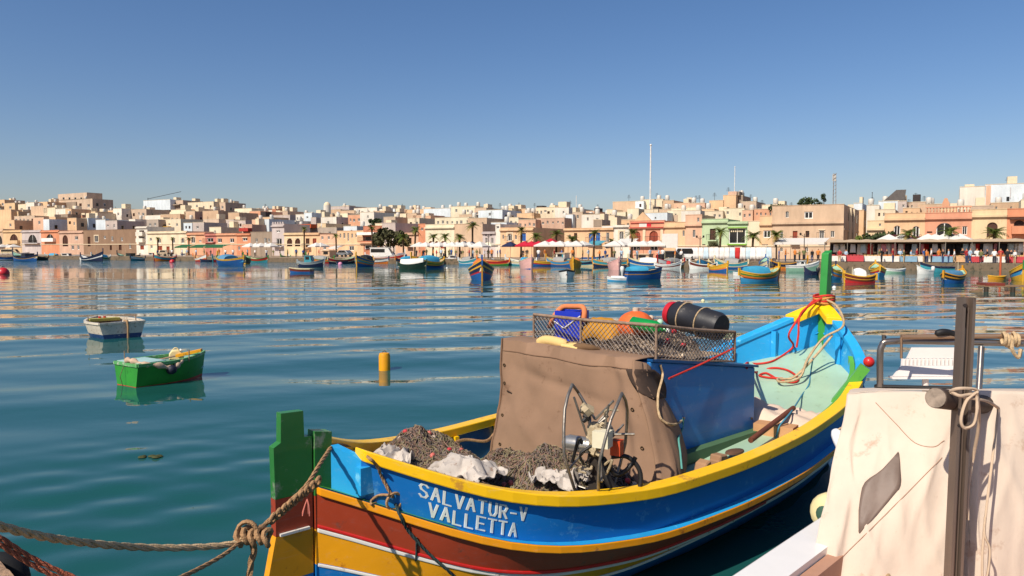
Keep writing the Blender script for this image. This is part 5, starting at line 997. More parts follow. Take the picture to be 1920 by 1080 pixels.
MB().box(-.5, .5, .55, .85, .5, .60).build('bow_seat', pm('lemon'), DW); MB().box(-.72, .72, -.35, -.1, .45, .49).build('thwart', pm('oldwhite'), DW); MB().box(-.16, .16, -.7, -.5, .42, .55).build('battery_box', pm('black'), DW)
for x in (-.78, .78): MB().tube([(x, -.2, .52), (x, -.2, .74)], .018, 6).build('thole_pin', PEG, DW)
for x in (-.1, .06): MB().lathe([(.05, 0), (.05, .06)], 8, (x, .8, .60)).build('bollard', pm('red'), DW)
MB().tube([dl(DW, .12, -1.0, .6), dl(DW, .14, -1.24, .62), dl(DW, .14, -1.3, .4), dl(DW, .13, -1.3, -.02)], .03, 7).build('mooring_rope', M('rope_tan', '#a07f5a', rough=.95, bump=.6, bscale=60), None, 50, label='thick tan rope hanging over the stern of the weathered white dinghy', category='rope')
# ---------------------------------------------------------------- the painted fishing boat in front
LO = Vector((-1.231, 4.553, 0)); LTH = .82; LL = 7.062           # stern point, heading, length
LRZ = -LTH
LM = Matrix.Translation(LO) @ Matrix.Rotation(LRZ, 4, 'Z')
def LW(x, y, z): return LM @ Vector((x, y, z))
_K = np.linspace(0, 1, 9)
_B = [.05, .838, 1.141, 1.25, 1.263, 1.208, 1.106, .848, .03]; _Z = [1.224, .875, .752, .748, .77, .814, .929, 1.204, 1.722]
def _cr(v, s):
    i = min(int(s * 8), 7); t = s * 8 - i; q = [2 * v[0] - v[1]] + list(v) + [2 * v[-1] - v[-2]]; a, b, c, d = q[i:i + 4]
    return .5 * (2 * b + (c - a) * t + (2 * a - 5 * b + 4 * c - d) * t * t + (3 * b - a - 3 * c + d) * t ** 3)
def hb(s): return max(.03, _cr(_B, s))
def hz(s): return _cr(_Z, s)
def zrub(s): return hz(s) - interp(s, [0, .5, 1], [.262, .283, .303])
def zbrown(s): return zrub(s) - interp(s, [0, .2, .5, 1], [.235, .19, .165, .2])
def zochre(s): return zbrown(s) - interp(s, [0, .12, .45], [.22, .16, .012])
def zdeck(s): return interp(s, [0, .38, .5, .62, .75, .875, .95, 1], [.55, .58, .66, .71, .80, .98, 1.13, 1.26])
def yo(s): return s * LL
def hullx(s, z):
    zr = zrub(s); k_ = max(0, (z + .35) / (zr + .35)); return hb(s) * (.98 * k_ ** .48)
luzzu = thing('fishing_boat', 'brightly painted blue yellow and brown wooden fishing boat with a raised rudder in the foreground', 'fishing boat', LO, LRZ)
LP = {}
for k_, c, w, a in (('blue', '#1069b2', '#4a8abc', .10), ('yellow', '#f6bf0c', '#c08a2c', .10), ('amber', '#e8960f', '#a0601c', .14), ('brown', '#993a20', '#6a3a2c', .15), ('red', '#c0201c', None, 0), ('white', '#d9d4cc', '#8d8478', .1), ('ochre', '#e39a10', '#b06a14', .06), ('sky', '#259cd8', '#6ec0e6', .04), ('green', '#2c7230', '#86907a', .16), ('deck', '#a2bfa4', '#8fa88c', .10), ('lgreen', '#55a03c', '#3f7f34', .05), ('cabin', '#1a70b6', '#4a86b8', .10), ('navy', '#114a80', '#2a5a8c', .06)):
    LP[k_] = M('boat_' + k_, c, rough=.42, var=.10, scale=2.2, bump=.18, bscale=9, wear=w, wearamt=a, coat=.25, dist=.006, scuff=.55)
SS = [i / 48 for i in range(49)]
def strake(name, mat, zt, zb, s0=0., s1=1., off=0., nv=3, smooth=60, sides=(-1, 1)):
    m = MB()
    ss = [s0 + (s1 - s0) * i / 48 for i in range(49)]
    for sd in sides:
        m.grid([[(sd * (hullx(s, zt(s) + (zb(s) - zt(s)) * q / nv) + off), yo(s), zt(s) + (zb(s) - zt(s)) * q / nv) for q in range(nv + 1)] for s in ss])
    return m.build(name, mat, luzzu, smooth)
def moulding(name, mat, zc, h, w, s0=0., s1=1., sides=(-1, 1), xoff=0., xf=None):
    m = MB(); n = 48
    for sd in sides:
        sec = []
        for i in range(n + 1):
            s = s0 + (s1 - s0) * i / n; z = zc(s); x = (xf(s) if xf else hullx(s, z)) + xoff; y = yo(s)
            sec.append([(sd * (x - .02), y, z - h / 2), (sd * (x + w), y, z - h / 2), (sd * (x + w), y, z + h / 2), (sd * (x - .02), y, z + h / 2)])
        m.strip(sec)
    o = m.build(name, mat, luzzu); bv = o.modifiers.new('bevel', 'BEVEL'); bv.width = .006; bv.segments = 2; bv.limit_method = 'ANGLE'; return o
strake('brown_strake', LP['brown'], lambda s: zrub(s) - .02, zbrown)
strake('ochre_strake', LP['ochre'], zbrown, zochre, 0, .46)
strake('bottom', LP['blue'], zochre, lambda s: -.3, nv=6)
moulding('rubbing_strake', LP['amber'], zrub, .05, .035)
moulding('red_moulding', LP['red'], lambda s: zbrown(s) + .012, .022, .012, 0, .5)
moulding('white_line', LP['white'], lambda s: zbrown(s) - .014, .026, .010)
moulding('white_line', LP['white'], lambda s: zochre(s) - .014, .022, .008, 0, .44)
strake('weed_line', M('weed_green', '#2c3a22', rough=.9, var=.4, scale=9, bump=.6), lambda s: .05 + .012 * math.sin(s * 60), lambda s: -.06, off=.004, nv=1)
# ledge on top of the rubbing strake, bulwark set in from it
SB = .030
def bulx(s, f=1.): return hb(s) - .035 - (1 - f) * .03
m = MB()
for sd in (-1, 1): m.grid([[(sd * (hullx(s, zrub(s)) + .03), yo(s), zrub(s) + .0275), (sd * (bulx(s) - .05 if s > SB else 0), yo(s), zrub(s) + .0275)] for s in SS])
m.build('ledge', LP['sky'], luzzu)
m = MB(); e0 = [i / 12 * .09 for i in range(13)]
for sd in (-1, 1): m.grid([[(sd * (hullx(s, zrub(s)) + .02), yo(s), zrub(s) + .033), (0, yo(s), zrub(s) + .033)] for s in e0])
m.build('stern_platform', LP['lgreen'], luzzu)
m = MB(); ss = [SB + (1 - SB) * i / 48 for i in range(49)]
for sd in (-1, 1): m.grid([[(sd * bulx(s, 0), yo(s), zrub(s) + .028), (sd * bulx(s, .5), yo(s), (zrub(s) + hz(s)) / 2), (sd * bulx(s), yo(s), hz(s) + .004)] for s in ss])
m.build('bulwark', LP['blue'], luzzu, 60)
# inside of the bulwark
m = MB()
for sd in (-1, 1): m.grid([[(sd * (bulx(s) - .045), yo(s), hz(s) + .004), (sd * (bulx(s) - .06), yo(s), (hz(s) + zdeck(s)) / 2), (sd * max(.01, bulx(s) - .09), yo(s), zdeck(s) - .12)] for s in ss if s < .66])
m.build('inner_bulwark', LP['navy'], luzzu, 60)
m = MB()
for sd in (-1, 1): m.grid([[(sd * max(.012, bulx(s) - .045), yo(s), hz(s) + .004), (sd * max(.011, bulx(s) - .06), yo(s), (hz(s) + zdeck(s)) / 2), (sd * max(.01, bulx(s) - .09), yo(s), zdeck(s) - .12)] for s in ss if s > .63])
m.build('bow_inner_bulwark', LP['sky'], luzzu, 60)
for s in (.2, .28, .36): 
    for sd in (-1, 1): x = bulx(s) - .05; MB().obox((sd * (x - .03), yo(s), (hz(s) + zdeck(s)) / 2 + .01), (.03, 0, 0), (0, .022, 0), (0, 0, (hz(s) - zdeck(s)) / 2)).build('frame_rib', LP['yellow'], luzzu)
for s in (.72, .8, .87, .93):
    for sd in (-1, 1): x = bulx(s) - .06; MB().obox((sd * (x - .03), yo(s), (hz(s) + zdeck(s)) / 2), (.03, 0, 0), (0, .03, 0), (0, 0, (hz(s) - zdeck(s)) / 2)).build('frame_rib', LP['sky'], luzzu)
# capping rails: yellow amidships, blue and yellow at the bow
def rail(name, mat, s0, s1, sides=(-1, 1), h=.075, w0=.075, w1=.05, z0=.005):
    m = MB(); n = 40
    for sd in sides:
        sec = []
        for i in range(n + 1):
            s = s0 + (s1 - s0) * i / n; x = bulx(s); y = yo(s); z = hz(s) + z0; wi = min(w0, max(.005, x - .002))
            sec.append([(sd * (x - wi), y, z), (sd * (x + w1), y, z), (sd * (x + w1), y, z + h), (sd * (x - wi), y, z + h)])
        m.strip(sec)
    o = m.build(name, mat, luzzu); bv = o.modifiers.new('bevel', 'BEVEL'); bv.width = .008; bv.segments = 2; bv.limit_method = 'ANGLE'; return o
rail('gunwale', LP['yellow'], SB, .80, (1,)); rail('gunwale', LP['yellow'], SB, .66, (-1,)); rail('bow_gunwale', LP['sky'], .802, .955, (1,), .06); rail('bow_gunwale', LP['sky'], .722, .955, (-1,), .06); rail('gunwale', LP['lgreen'], .6605, .7215, (-1,), .06)
rail('breast_hook', LP['yellow'], .9555, .998, (-1, 1), .085, .14, .05)
m = MB(); n = 20; sec = []
for i in range(n + 1):
    s = .62 + .26 * i / n; x = bulx(s) - .08; sec.append([(x - .05, yo(s), hz(s) - .05), (x, yo(s), hz(s) - .05), (x, yo(s), hz(s) + .03), (x - .05, yo(s), hz(s) + .03)])
m.strip(sec).build('inwale', LP['lgreen'], luzzu)
# stern: transverse panel, stern post, rudder
z0, z1 = zrub(.02) + .034, hz(SB) + .03; xs = bulx(SB)
m = MB()
for sd in (-1, 1): m.prism([(sd * .045, .10, z0), (sd * xs, yo(SB), zrub(SB) + .034), (sd * xs, yo(SB), z1 - .02), (sd * .045, .10, z1 + .06)], (0, .05, 0))
m.build('stern_panel', LP['sky'], luzzu)
for sd in (-1, 1): MB().obox((sd * (xs + .012), yo(SB) + .03, (z0 + z1) / 2 - .03), (.03, 0, 0), (0, .06, 0), (0, 0, (z1 - z0) / 2 - .03)).build('stern_bracket', LP['sky'], luzzu)
o = MB().prism([(-.045, -.012, .93), (-.045, .105, .93), (-.045, .108, 1.31), (-.045, -.008, 1.33)], (.09, 0, 0)).build('stern_post', LP['green'], luzzu); 
for a, b, c in ((.72, .928, 'brown'), (.5, .718, 'ochre'), (-.4, .498, 'blue')): MB().prism([(-.045, -.01, a), (-.045, .1, a), (-.045, .1, b), (-.045, -.01, b)], (.09, 0, 0)).build('stern_post', LP[c], luzzu)
rud = MB().prism([(-.03, -.262, .96), (-.03, -.022, .96), (-.03, -.02, 1.30), (-.03, -.07, 1.305), (-.03, -.075, 1.465), (-.03, -.218, 1.47), (-.03, -.222, 1.295), (-.03, -.268, 1.27)], (.06, 0, 0)).build('rudder', LP['green'], luzzu)
for a, b, c, dx in ((.735, .958, 'brown', .0), (.45, .733, 'ochre', .03), (-.35, .448, 'blue', .1)): MB().prism([(-.03, -.262 - dx * 2, a), (-.03, -.022, a), (-.03, -.022, b), (-.03, -.262, b)], (.06, 0, 0)).build('rudder_blade', LP[c], rud)
MB().box(.032, .05, -.24, -.05, .735, .75).build('rudder_strap', LP['white'], rud)
for z in (.8, 1.12): MB().lathe([(.02, -.06), (.02, .06)], 8, (0, -.016, z)).build('pintle', M('rusty_iron', '#4a3024', rough=.8, bump=.4), rud)
# bow: tall stem post
o = MB().prism([(-.046, yo(1) - .09, 1.2), (-.046, yo(1) + .06, 1.2), (-.046, yo(1) + .09, 2.43), (-.046, yo(1) - .02, 2.39), (-.046, yo(1) - .06, 1.9)], (.092, 0, 0)).build('stem_post', M('boat_stemgreen', '#2f8a3a', rough=.45, bump=.15, coat=.2), luzzu); bv = o.modifiers.new('bevel', 'BEVEL'); bv.width = .01; bv.segments = 2
m = MB(); m.bar((0, yo(1) + .01, 1.45), (0, yo(1) - .25, -.3), .08, .1, up=(1, 0, 0)); m.build('stem', LP['blue'], luzzu)
# decks
def deckpart(name, mat, s0, s1, x0f, x1f, camber=.04, sides=None, dz=0):
    m = MB(); n = 16
    rows = []
    for i in range(n + 1):
        s = s0 + (s1 - s0) * i / n; w = bulx(s) - .07; a, b = x0f(w), x1f(w)
        rows.append([(a + (b - a) * j / 6, yo(s), zdeck(s) + dz + camber * (1 - ((a + (b - a) * j / 6) / max(w, .05)) ** 2)) for j in range(7)])
    m.grid(rows); return m.build(name, mat, luzzu, 60)
deckpart('stern_sole', LP['deck'], .055, .40, lambda w: -w, lambda w: w, 0, dz=-.1)
deckpart('side_deck', LP['deck'], .38, .63, lambda w: .60, lambda w: max(w, .62)); deckpart('side_deck', LP['deck'], .38, .63, lambda w: -max(w, .62), lambda w: -.60)
deckpart('foredeck', LP['deck'], .60, .995, lambda w: -w, lambda w: w, .05)
# cabin: low box with a roof that falls towards the bow
ca, cb, cw = 2.62, 4.26, .61
zt = lambda y: 1.53 - (y - 2.76) * .135
cab = MB().prism([(-cw, ca, .45), (-cw, cb, .45), (-cw, cb + .0, zt(cb)), (-cw, ca, zt(ca))], (2 * cw, 0, 0)).build('cabin', LP['cabin'], luzzu); bv = cab.modifiers.new('bevel', 'BEVEL'); bv.width = .012; bv.segments = 2
MB().prism([(-cw - .02, ca, zt(ca) + .002), (-cw - .02, cb + .03, zt(cb + .03) + .002), (-cw - .02, cb + .03, zt(cb + .03) + .022), (-cw - .02, ca, zt(ca) + .022)], (2 * cw + .04, 0, 0)).build('roof', LP['navy'], cab)
MB().box(cw + .004, cw + .09, ca, cb + .05, .66, .75).build('coaming', M('boat_darkgreen', '#4c6a4a', rough=.6, bump=.2), cab)
for y, z in ((cb - .06, .85), (cb - .12, .72)): MB().lathe([(.012, 0), (.012, .012)], 8, (cw + .001, y, z), (1, 0, 0)).build('bolt', IRON, cab)
# bollard with a red ball on the near bow rail and its mate
s = .80
for sd, ball in ((1, True), (-1, False)):
    x, y, z = sd * (bulx(s) - .10), yo(s), hz(s)
    b = MB().bar((x - sd * .12, y - .12, z - .24), (x + sd * .16, y + .02, z + .22), .10, .10).build('bollard', LP['lgreen'], luzzu)
    if ball: MB().ball((x + .19, y + .03, z + .27), .055, 14, 10).build('knob', LP['red'], b, 60)
MB().obox((-.42, 4.95, zdeck(.7) + .075), (.22, .09, 0), (-.016, .04, 0), (0, 0, .03)).build('deck_cleat', M('boat_sage', '#6e9476', rough=.6), luzzu)
# name in hand painted letters along the bulwark
GL = {'S': [[(1, .85), (.75, 1), (.25, 1), (0, .8), (.2, .58), (.8, .42), (1, .2), (.75, 0), (.25, 0), (0, .15)]], 'A': [[(0, 0), (.5, 1), (1, 0)], [(.2, .36), (.8, .36)]], 'L': [[(0, 1), (0, 0), (.9, 0)]], 'V': [[(0, 1), (.5, 0), (1, 1)]], 'T': [[(0, 1), (1, 1)], [(.5, 1), (.5, 0)]],
      'U': [[(0, 1), (0, .25), (.25, 0), (.75, 0), (1, .25), (1, 1)]], 'R': [[(0, 0), (0, 1), (.75, 1), (1, .8), (.75, .52), (0, .52)], [(.45, .52), (1, 0)]], '-': [[(.15, .45), (.85, .45)]], 'E': [[(1, 1), (0, 1), (0, 0), (1, 0)], [(0, .5), (.8, .5)]]}
def hull_px(y, z):      # column of a point of the near bulwark
    s = y / LL; v = LW(bulx(s, .5), y, z); return 960 + FPX * v.x / v.y
def y_of_px(px, fz):
    ys = np.linspace(.4, 3.2, 400); v = [hull_px(y, fz(y / LL)) for y in ys]; return float(np.interp(px, v, ys))
def lettering(text, pxa, pxb, f0, f1, th=.0108):
    """letters between columns pxa..pxb; f0, f1: lower and upper edge as a share of the bulwark height"""
    zz = lambda s, f: zrub(s) + .028 + f * (hz(s) - zrub(s) - .028)
    ya, yb = y_of_px(pxa, lambda s: zz(s, .5)), y_of_px(pxb, lambda s: zz(s, .5)); n = len(text); m = MB(); adv = (yb - ya) / n; rg = random.Random(2)
    def pos(y, f, o=.0035):
        s = y / LL; z = zz(s, f); t_ = (z - zrub(s)) / (hz(s) - zrub(s)); return Vector((bulx(s, t_) + o, y, z))
    for i, ch in enumerate(text):
        y0 = ya + adv * i; w = adv * .62; jf = rg.uniform(-.015, .015)
        for st in GL[ch]:
            P_ = [(y0 + px * w, f0 + jf + (f1 - f0) * py) for px, py in st]
            H_ = hz(.25) - zrub(.25)
            for (a, b) in zip(P_[:-1], P_[1:]):
                d = Vector((b[0] - a[0], (b[1] - a[1]) * H_)); L_ = d.length; d /= L_; nn = Vector((-d.y, d.x)) * th / 2; e = d * th * .45
                c4 = [(a[0] - e.x + nn.x, a[1] + (-e.y + nn.y) / H_), (a[0] - e.x - nn.x, a[1] + (-e.y - nn.y) / H_), (b[0] + e.x - nn.x, b[1] + (e.y - nn.y) / H_), (b[0] + e.x + nn.x, b[1] + (e.y + nn.y) / H_)]
                o = .003 + .0012 * (len(m.f) % 5); q = [pos(y, f, o) for y, f in c4]; r_ = [pos(y, f, -.004) for y, f in c4]
                m.add(q + r_, [(0, 1, 2, 3), (0, 4, 5, 1), (1, 5, 6, 2), (2, 6, 7, 3), (3, 7, 4, 0)])
    return m
m = lettering('SALVATUR-V', 783, 992, .56, .90); o = m.build('lettering', M('letter_white', '#c6cac6', rough=.6, wear='#6d93bd', wearamt=.14, scale=8), luzzu)
m = lettering('VALLETTA', 803, 976, .10, .45); m.build('lettering', MATS['letter_white'], luzzu)
# ---------------------------------------------------------------- gear lying on the painted boat (each thing of its own)
def deckthing(name, label, cat, x, y, z, rz=0, group=None): return thing(name, label, cat, LW(x, y, z), LRZ + rz, group)
# brown canvas cover over the aft end of the cabin
CAN = M('brown_canvas', '#8a6d57', rough=.95, var=.22, scale=1.3, bump=.3, bscale=160, wear='#6b4f3c', wearamt=.10, dist=.004)
t = deckthing('canvas_cover', 'brown canvas cover draped over the aft end of the blue cabin', 'canvas cover', 0, 2.46, .55)
def cover_pt(u, v):
    """u across 0..1, v from the floor (0) over the front edge (.72) to the back of the top (1)"""
    n1 = noise.noise(Vector((u * 3, v * 3, 1.7))); n2 = noise.noise(Vector((u * 7 + 5, v * 2.2, 4.1))); n3 = noise.noise(Vector((u * 14, v * 9, 8)))
    if v < .72:
        h = v / .72; wl = -.87 - .09 * h; wr = .98 - .40 * h ** 1.3; x = wl + (wr - wl) * u
        y = 2.44 - .20 * (1 - h) ** 2 + .05 * n1 * (1 - h) + .030 * n2 + .010 * n3 - .02 * math.sin(u * 3.1); z = .52 + .99 * h + (0.03 * n1 if h > .9 else 0)
        rd = lambda a, b: 1 - abs(noise.noise(Vector((a, b, 11.3)))) * 2.2
        y -= .030 * max(0, rd(u * 2.6 + h * 1.3, h * .8)) ** 2 * (1.15 - h) + .018 * max(0, rd(u * 5.5 - h * 2.0, h * 1.6 + 4)) ** 3 * (1.1 - h)
        y += .03 * math.sin(u * 21 + 2.2 * h) * (1 - h) ** 1.4 * (.4 + .6 * u)
        y += .055 * math.exp(-((u - .80 - .06 * h) / .05) ** 2) * (1 - h * .6) - .06 * math.exp(-((u - .90 - .03 * h) / .05) ** 2) * (1 - h * .5)
        y += .02 * math.exp(-(((h - .88 + .25 * u) / .05) ** 2)) * math.sin(u * 3.1)
    else:
        g = (v - .72) / .28; wl, wr = -.96, .58; x = wl + (wr - wl) * u; y = 2.46 + .95 * g; z = 1.575 + .012 * math.sin(g * 3.1) - .135 * max(0, y - 2.70) + .016 * n1 + .012 * n3 + .035 * (1 - u)
    return Vector((x, y - 2.46, z - .55))
V = [i / 40 * .72 for i in range(41)] + [.72 + .28 * (i + 1) / 10 for i in range(10)]
m = MB(); m.grid([[cover_pt(i / 44, v) for i in range(45)] for v in V]); o = m.build('front_sheet', CAN, t, 70); o.modifiers.new('thick', 'SOLIDIFY').thickness = .008
# side flap: hangs from the top corner round the cabin's side
m = MB(); rows = []
for j in range(25):
    h = 1 - j / 24; row = []
    for i in range(15):
        q = i / 14; e = cover_pt(1, .72 * max(.02, h)); n1 = noise.noise(Vector((q * 4, h * 3, 2.2))); n2 = noise.noise(Vector((q * 9, h * 2, 6)))
        wdt = .24 + .30 * math.sin(h * 2.6) * (1 - h) ** .5 + .1 * (1 - h)
        row.append(e + Vector((.018 + .05 * math.sin(q * 5) * (1 - h) + .02 * n2 + .03 * math.sin(q * 3.1) - (.0 if h > .8 else .06 * q * (.8 - h)), wdt * q - .045, .015 * n1 - .10 * q * q * (1 if h > .5 else h * 2))))
    rows.append(row)
m.grid(rows); o = m.build('side_flap', CAN, t, 70); o.modifiers.new('thick', 'SOLIDIFY').thickness = .008
# hems, eyelets and a tear on the front sheet
CAN2 = M('canvas_hem', '#7a5d48', rough=.95, var=.2, scale=3, bump=.5, bscale=40)
MB().tube([cover_pt(.0, v) + Vector((.0, -.006, 0)) for v in np.linspace(.01, .72, 24)], .010, 6).build('hem', CAN2, t, 60); MB().tube([cover_pt(u, .0) + Vector((0, -.006, .006)) for u in np.linspace(0, 1, 24)], .011, 6).build('hem', CAN2, t, 60); MB().tube([cover_pt(u, .715) + Vector((0, -.001, 0)) for u in np.linspace(0, .97, 24)], .004, 6).build('seam', CAN2, t, 60)
for u, v in ((.03, .62), (.03, .5), (.05, .3), (.06, .12), (.93, .12), (.94, .3), (.94, .5)): MB().tube([cover_pt(u, v) + Vector((.012 * math.cos(a), -.007, .012 * math.sin(a))) for a in np.linspace(0, 6.28, 11)[:-1]], .004, 5, True).build('eyelet', M('eyelet_brass', '#5a4a34', rough=.5, metal=.7), t, 60)
MB().obox(cover_pt(.07, .45) + Vector((.02, -.006, 0)), (.035, 0, -.008), (0, .002, 0), (.001, 0, .006)).build('tear', M('tear_dark', '#2a1e16', rough=1), t)
# shade under the folded top right corner, laid on as a dark sheet
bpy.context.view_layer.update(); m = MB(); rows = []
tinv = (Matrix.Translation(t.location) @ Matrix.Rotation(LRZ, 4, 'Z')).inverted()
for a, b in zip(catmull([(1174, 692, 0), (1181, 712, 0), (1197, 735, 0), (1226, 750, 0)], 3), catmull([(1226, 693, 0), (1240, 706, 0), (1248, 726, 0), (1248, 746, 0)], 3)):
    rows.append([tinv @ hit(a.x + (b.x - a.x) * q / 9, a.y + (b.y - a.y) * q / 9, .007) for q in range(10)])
m.grid(rows); o = m.build('corner_shade', M('shade_brown', '#42332a', rough=.95, bump=.4), t, 70); o.modifiers.new('thick', 'SOLIDIFY').thickness = .006
# lashing rope and blue cord down the flap
ROPE = M('pale_rope', '#c2a680', rough=.95, var=.3, scale=30, bump=.8, bscale=120); ROPE2 = M('brown_rope', '#a27d58', rough=.95, var=.3, scale=30, bump=.8, bscale=120); REDR = M('red_rope', '#c33025', rough=.8, var=.2, scale=20, bump=.5, bscale=90)
def rope(name, label, pts, r, mat, n=6, sub=6, strands=0, kind_cat='rope'):
    q = catmull(pts, sub); 
    if strands:
        t = thing(name, label, kind_cat, q[0]); q = [p - q[0] for p in q]; L = 0; ph = [0]
        for a, b in zip(q[:-1], q[1:]): L += (b - a).length; ph.append(L)
        tg = [(q[min(i + 1, len(q) - 1)] - q[max(i - 1, 0)]).normalized() for i in range(len(q))]
        for k_ in range(strands):
            pts2 = []
            for p, d, l in zip(q, tg, ph):
                u = d.cross(Vector((0, 0, 1))).normalized() if abs(d.z) < .95 else d.cross(Vector((1, 0, 0))).normalized(); w = d.cross(u); a = l / (r * 7) * 2 * math.pi / 2 + k_ * 2 * math.pi / strands; pts2.append(p + (u * math.cos(a) + w * math.sin(a)) * r * .52)
            MB().tube(pts2, r * .56, 5).build('strand', mat, t, 60)
        return t
    return MB().tube(q, r, n).build(name, mat, None, 60, label=label, category=kind_cat)
rope('lashing_rope', 'pale rope hanging in a loop down the side of the brown canvas cover', hits([(1236, 684), (1240, 705), (1232, 740), (1233, 770), (1240, 788), (1258, 797), (1274, 790), (1281, 782)], .012), .010, ROPE)
rope('cord', 'thin teal cord hanging below the knot on the canvas cover', hits([(1279, 784), (1277, 805), (1270, 822), (1273, 850), (1276, 880)], .012), .008, M('teal_cord', '#4f8f86', rough=.8))
# wire basket on the cabin roof, tilted with it
bt = deckthing('wire_basket', 'rusty wire mesh basket full of fishing gear on the cabin roof', 'basket', 0, 2.72, 1.56)
bx0, bx1, by0, by1, bh = -.81, .59, 0.0, 1.20, .27
zb = lambda y: .0 - y * .12
RUST = M('rusty_tube', '#8c7562', rough=.8, var=.35, scale=12, bump=.5, bscale=40, wear='#5a3c2c', wearamt=.15)
for a, b in (((bx0, by0), (bx1, by0)), ((bx1, by0), (bx1, by1)), ((bx1, by1), (bx0, by1)), ((bx0, by1), (bx0, by0))):
    for h, r in ((0, .008), (bh, .015)): MB().tube([(a[0], a[1], zb(a[1]) + h), ((a[0] + b[0]) / 2, (a[1] + b[1]) / 2, (zb(a[1]) + zb(b[1])) / 2 + h - .008), (b[0], b[1], zb(b[1]) + h)], r, 7).build('rim' if h else 'base_wire', RUST, bt, 60)
for x, y in ((bx0, by0), (bx1, by0), (bx1, by1), (bx0, by1), (-.22, by0)): MB().tube([(x, y, zb(y)), (x, y, zb(y) + bh)], .012, 7).build('corner_post', RUST, bt, 60)
m = MB(); WIRE = M('mesh_wire', '#8a8078', rough=.7, metal=.2, bump=0); pit = .048
for (a, b) in (((bx0, by0), (bx1, by0)), ((bx1, by0), (bx1, by1)), ((bx1, by1), (bx0, by1)), ((bx0, by1), (bx0, by0))):
    L = math.hypot(b[0] - a[0], b[1] - a[1]); d = ((b[0] - a[0]) / L, (b[1] - a[1]) / L)
    for s in (-1, 1):
        u = -bh if s > 0 else 0
        while u < L + (bh if s < 0 else 0):
            u0, u1 = u, u + s * bh; h0, h1 = 0, bh
            lo, hi = max(0, min(u0, u1)), min(L, max(u0, u1))
            if hi > lo:
                f = lambda uu: abs(uu - u0)
                p = [(a[0] + d[0] * uu, a[1] + d[1] * uu, zb(a[1] + d[1] * uu) + f(uu)) for uu in (lo, hi)]; m.tube(p, .0036, 3, cap=False)
            u += pit
o = m.build('wire_mesh', WIRE, bt); o['kind'] = 'stuff'
MB().box(bx0, bx1, by0, by1, -.004, .004).build('tray', M('basket_tray', '#5a5048', rough=.9, bump=.4), bt).rotation_euler = (-math.atan(.12), 0, 0)
def bl(x, y, z): return bt.matrix_world @ Vector((x, y, zb(y) + z))
bpy.context.view_layer.update()
# strands of netting as one loose mass
NETC = [M('net_' + n_, c, rough=.95, var=.35, scale=9, bump=.3) for n_, c in (('brown', '#86695a'), ('olive', '#857a5c'), ('mauve', '#786a62'), ('dark', '#463a30'), ('sand', '#a5907a'))]
def net_pile(t, rx, ry, h, n, seed, mats, lump=.35, rr=.0032, flat=.0, profile=None):
    rg = random.Random(seed)
    def surf(x, y):
        q = (x / rx) ** 2 + (y / ry) ** 2; e = max(0, 1 - q) ** .55
        return h * e * (1 + lump * noise.noise(Vector((x * 3.1 + seed, y * 3.1, 0))) + .5 * lump * noise.noise(Vector((x * 8 + seed, y * 8, 3))))
    m = MB(); k_ = 40
    m.grid([[(rx * 1.02 * (-1 + 2 * i / k_), ry * 1.02 * (-1 + 2 * j / k_), surf(rx * (-1 + 2 * i / k_), ry * (-1 + 2 * j / k_)) - .012 + .014 * noise.noise(Vector((i * .9, j * .9, seed)))) for i in range(k_ + 1)] for j in range(k_ + 1)])
    o = m.build('net_mass', mats[0], t, 80)
    for ci, mat in enumerate(mats):
        m = MB()
        for q in range(n // len(mats)):
            a = rg.uniform(0, 6.28); r = math.sqrt(rg.random()) * .98; x, y = rx * r * math.cos(a), ry * r * math.sin(a); d = rg.uniform(0, 6.28); cur = rg.uniform(-9, 9); pts = []; st = rg.uniform(.02, .035); lift = rg.uniform(-.004, .022)
            for k2 in range(rg.randint(7, 14)):
                if (x / rx) ** 2 + (y / ry) ** 2 > 1: break
                pts.append((x, y, surf(x, y) + lift + .012 * math.sin(k2 * 1.9 + q))); d += cur * st + rg.uniform(-.5, .5); x += st * math.cos(d); y += st * math.sin(d)
            if len(pts) > 2: m.tube(pts, rr * rg.uniform(.7, 1.4), 3, cap=False)
        o = m.build('net_strands', mat, t); o['kind'] = 'stuff'
    return surf
FL = [M('float_' + n_, c, rough=.6, bump=.15) for n_, c in (('pink', '#c9685c'), ('red', '#b8343a'), ('pale', '#c8b49c'))]
def floats(t, surf, rx, ry, n, seed, rad=.024, mats=FL):
    rg = random.Random(seed)
    for q in range(n):
        a = rg.uniform(0, 6.28); r = math.sqrt(rg.random()) * .9; x, y = rx * r * math.cos(a), ry * r * math.sin(a); ax = Vector((rg.gauss(0, 1), rg.gauss(0, 1), rg.gauss(0, .5)))
        MB().lathe([(rad * .35, -rad * 1.2), (rad * .85, -rad * .8), (rad, 0), (rad * .85, rad * .8), (rad * .35, rad * 1.2)], 10, (x, y, surf(x, y) + rad * .6), ax).build('float', rg.choice(mats), t, 60)
t = thing('fishing_net', 'grey brown fishing net with pink floats packed inside the wire basket', 'fishing net', bl(.0, .60, .015), LRZ)
sf = net_pile(t, .52, .52, .19, 700, 5, [NETC[4], NETC[3], NETC[2]], .25); floats(t, sf, .6, .45, 9, 2, .02)
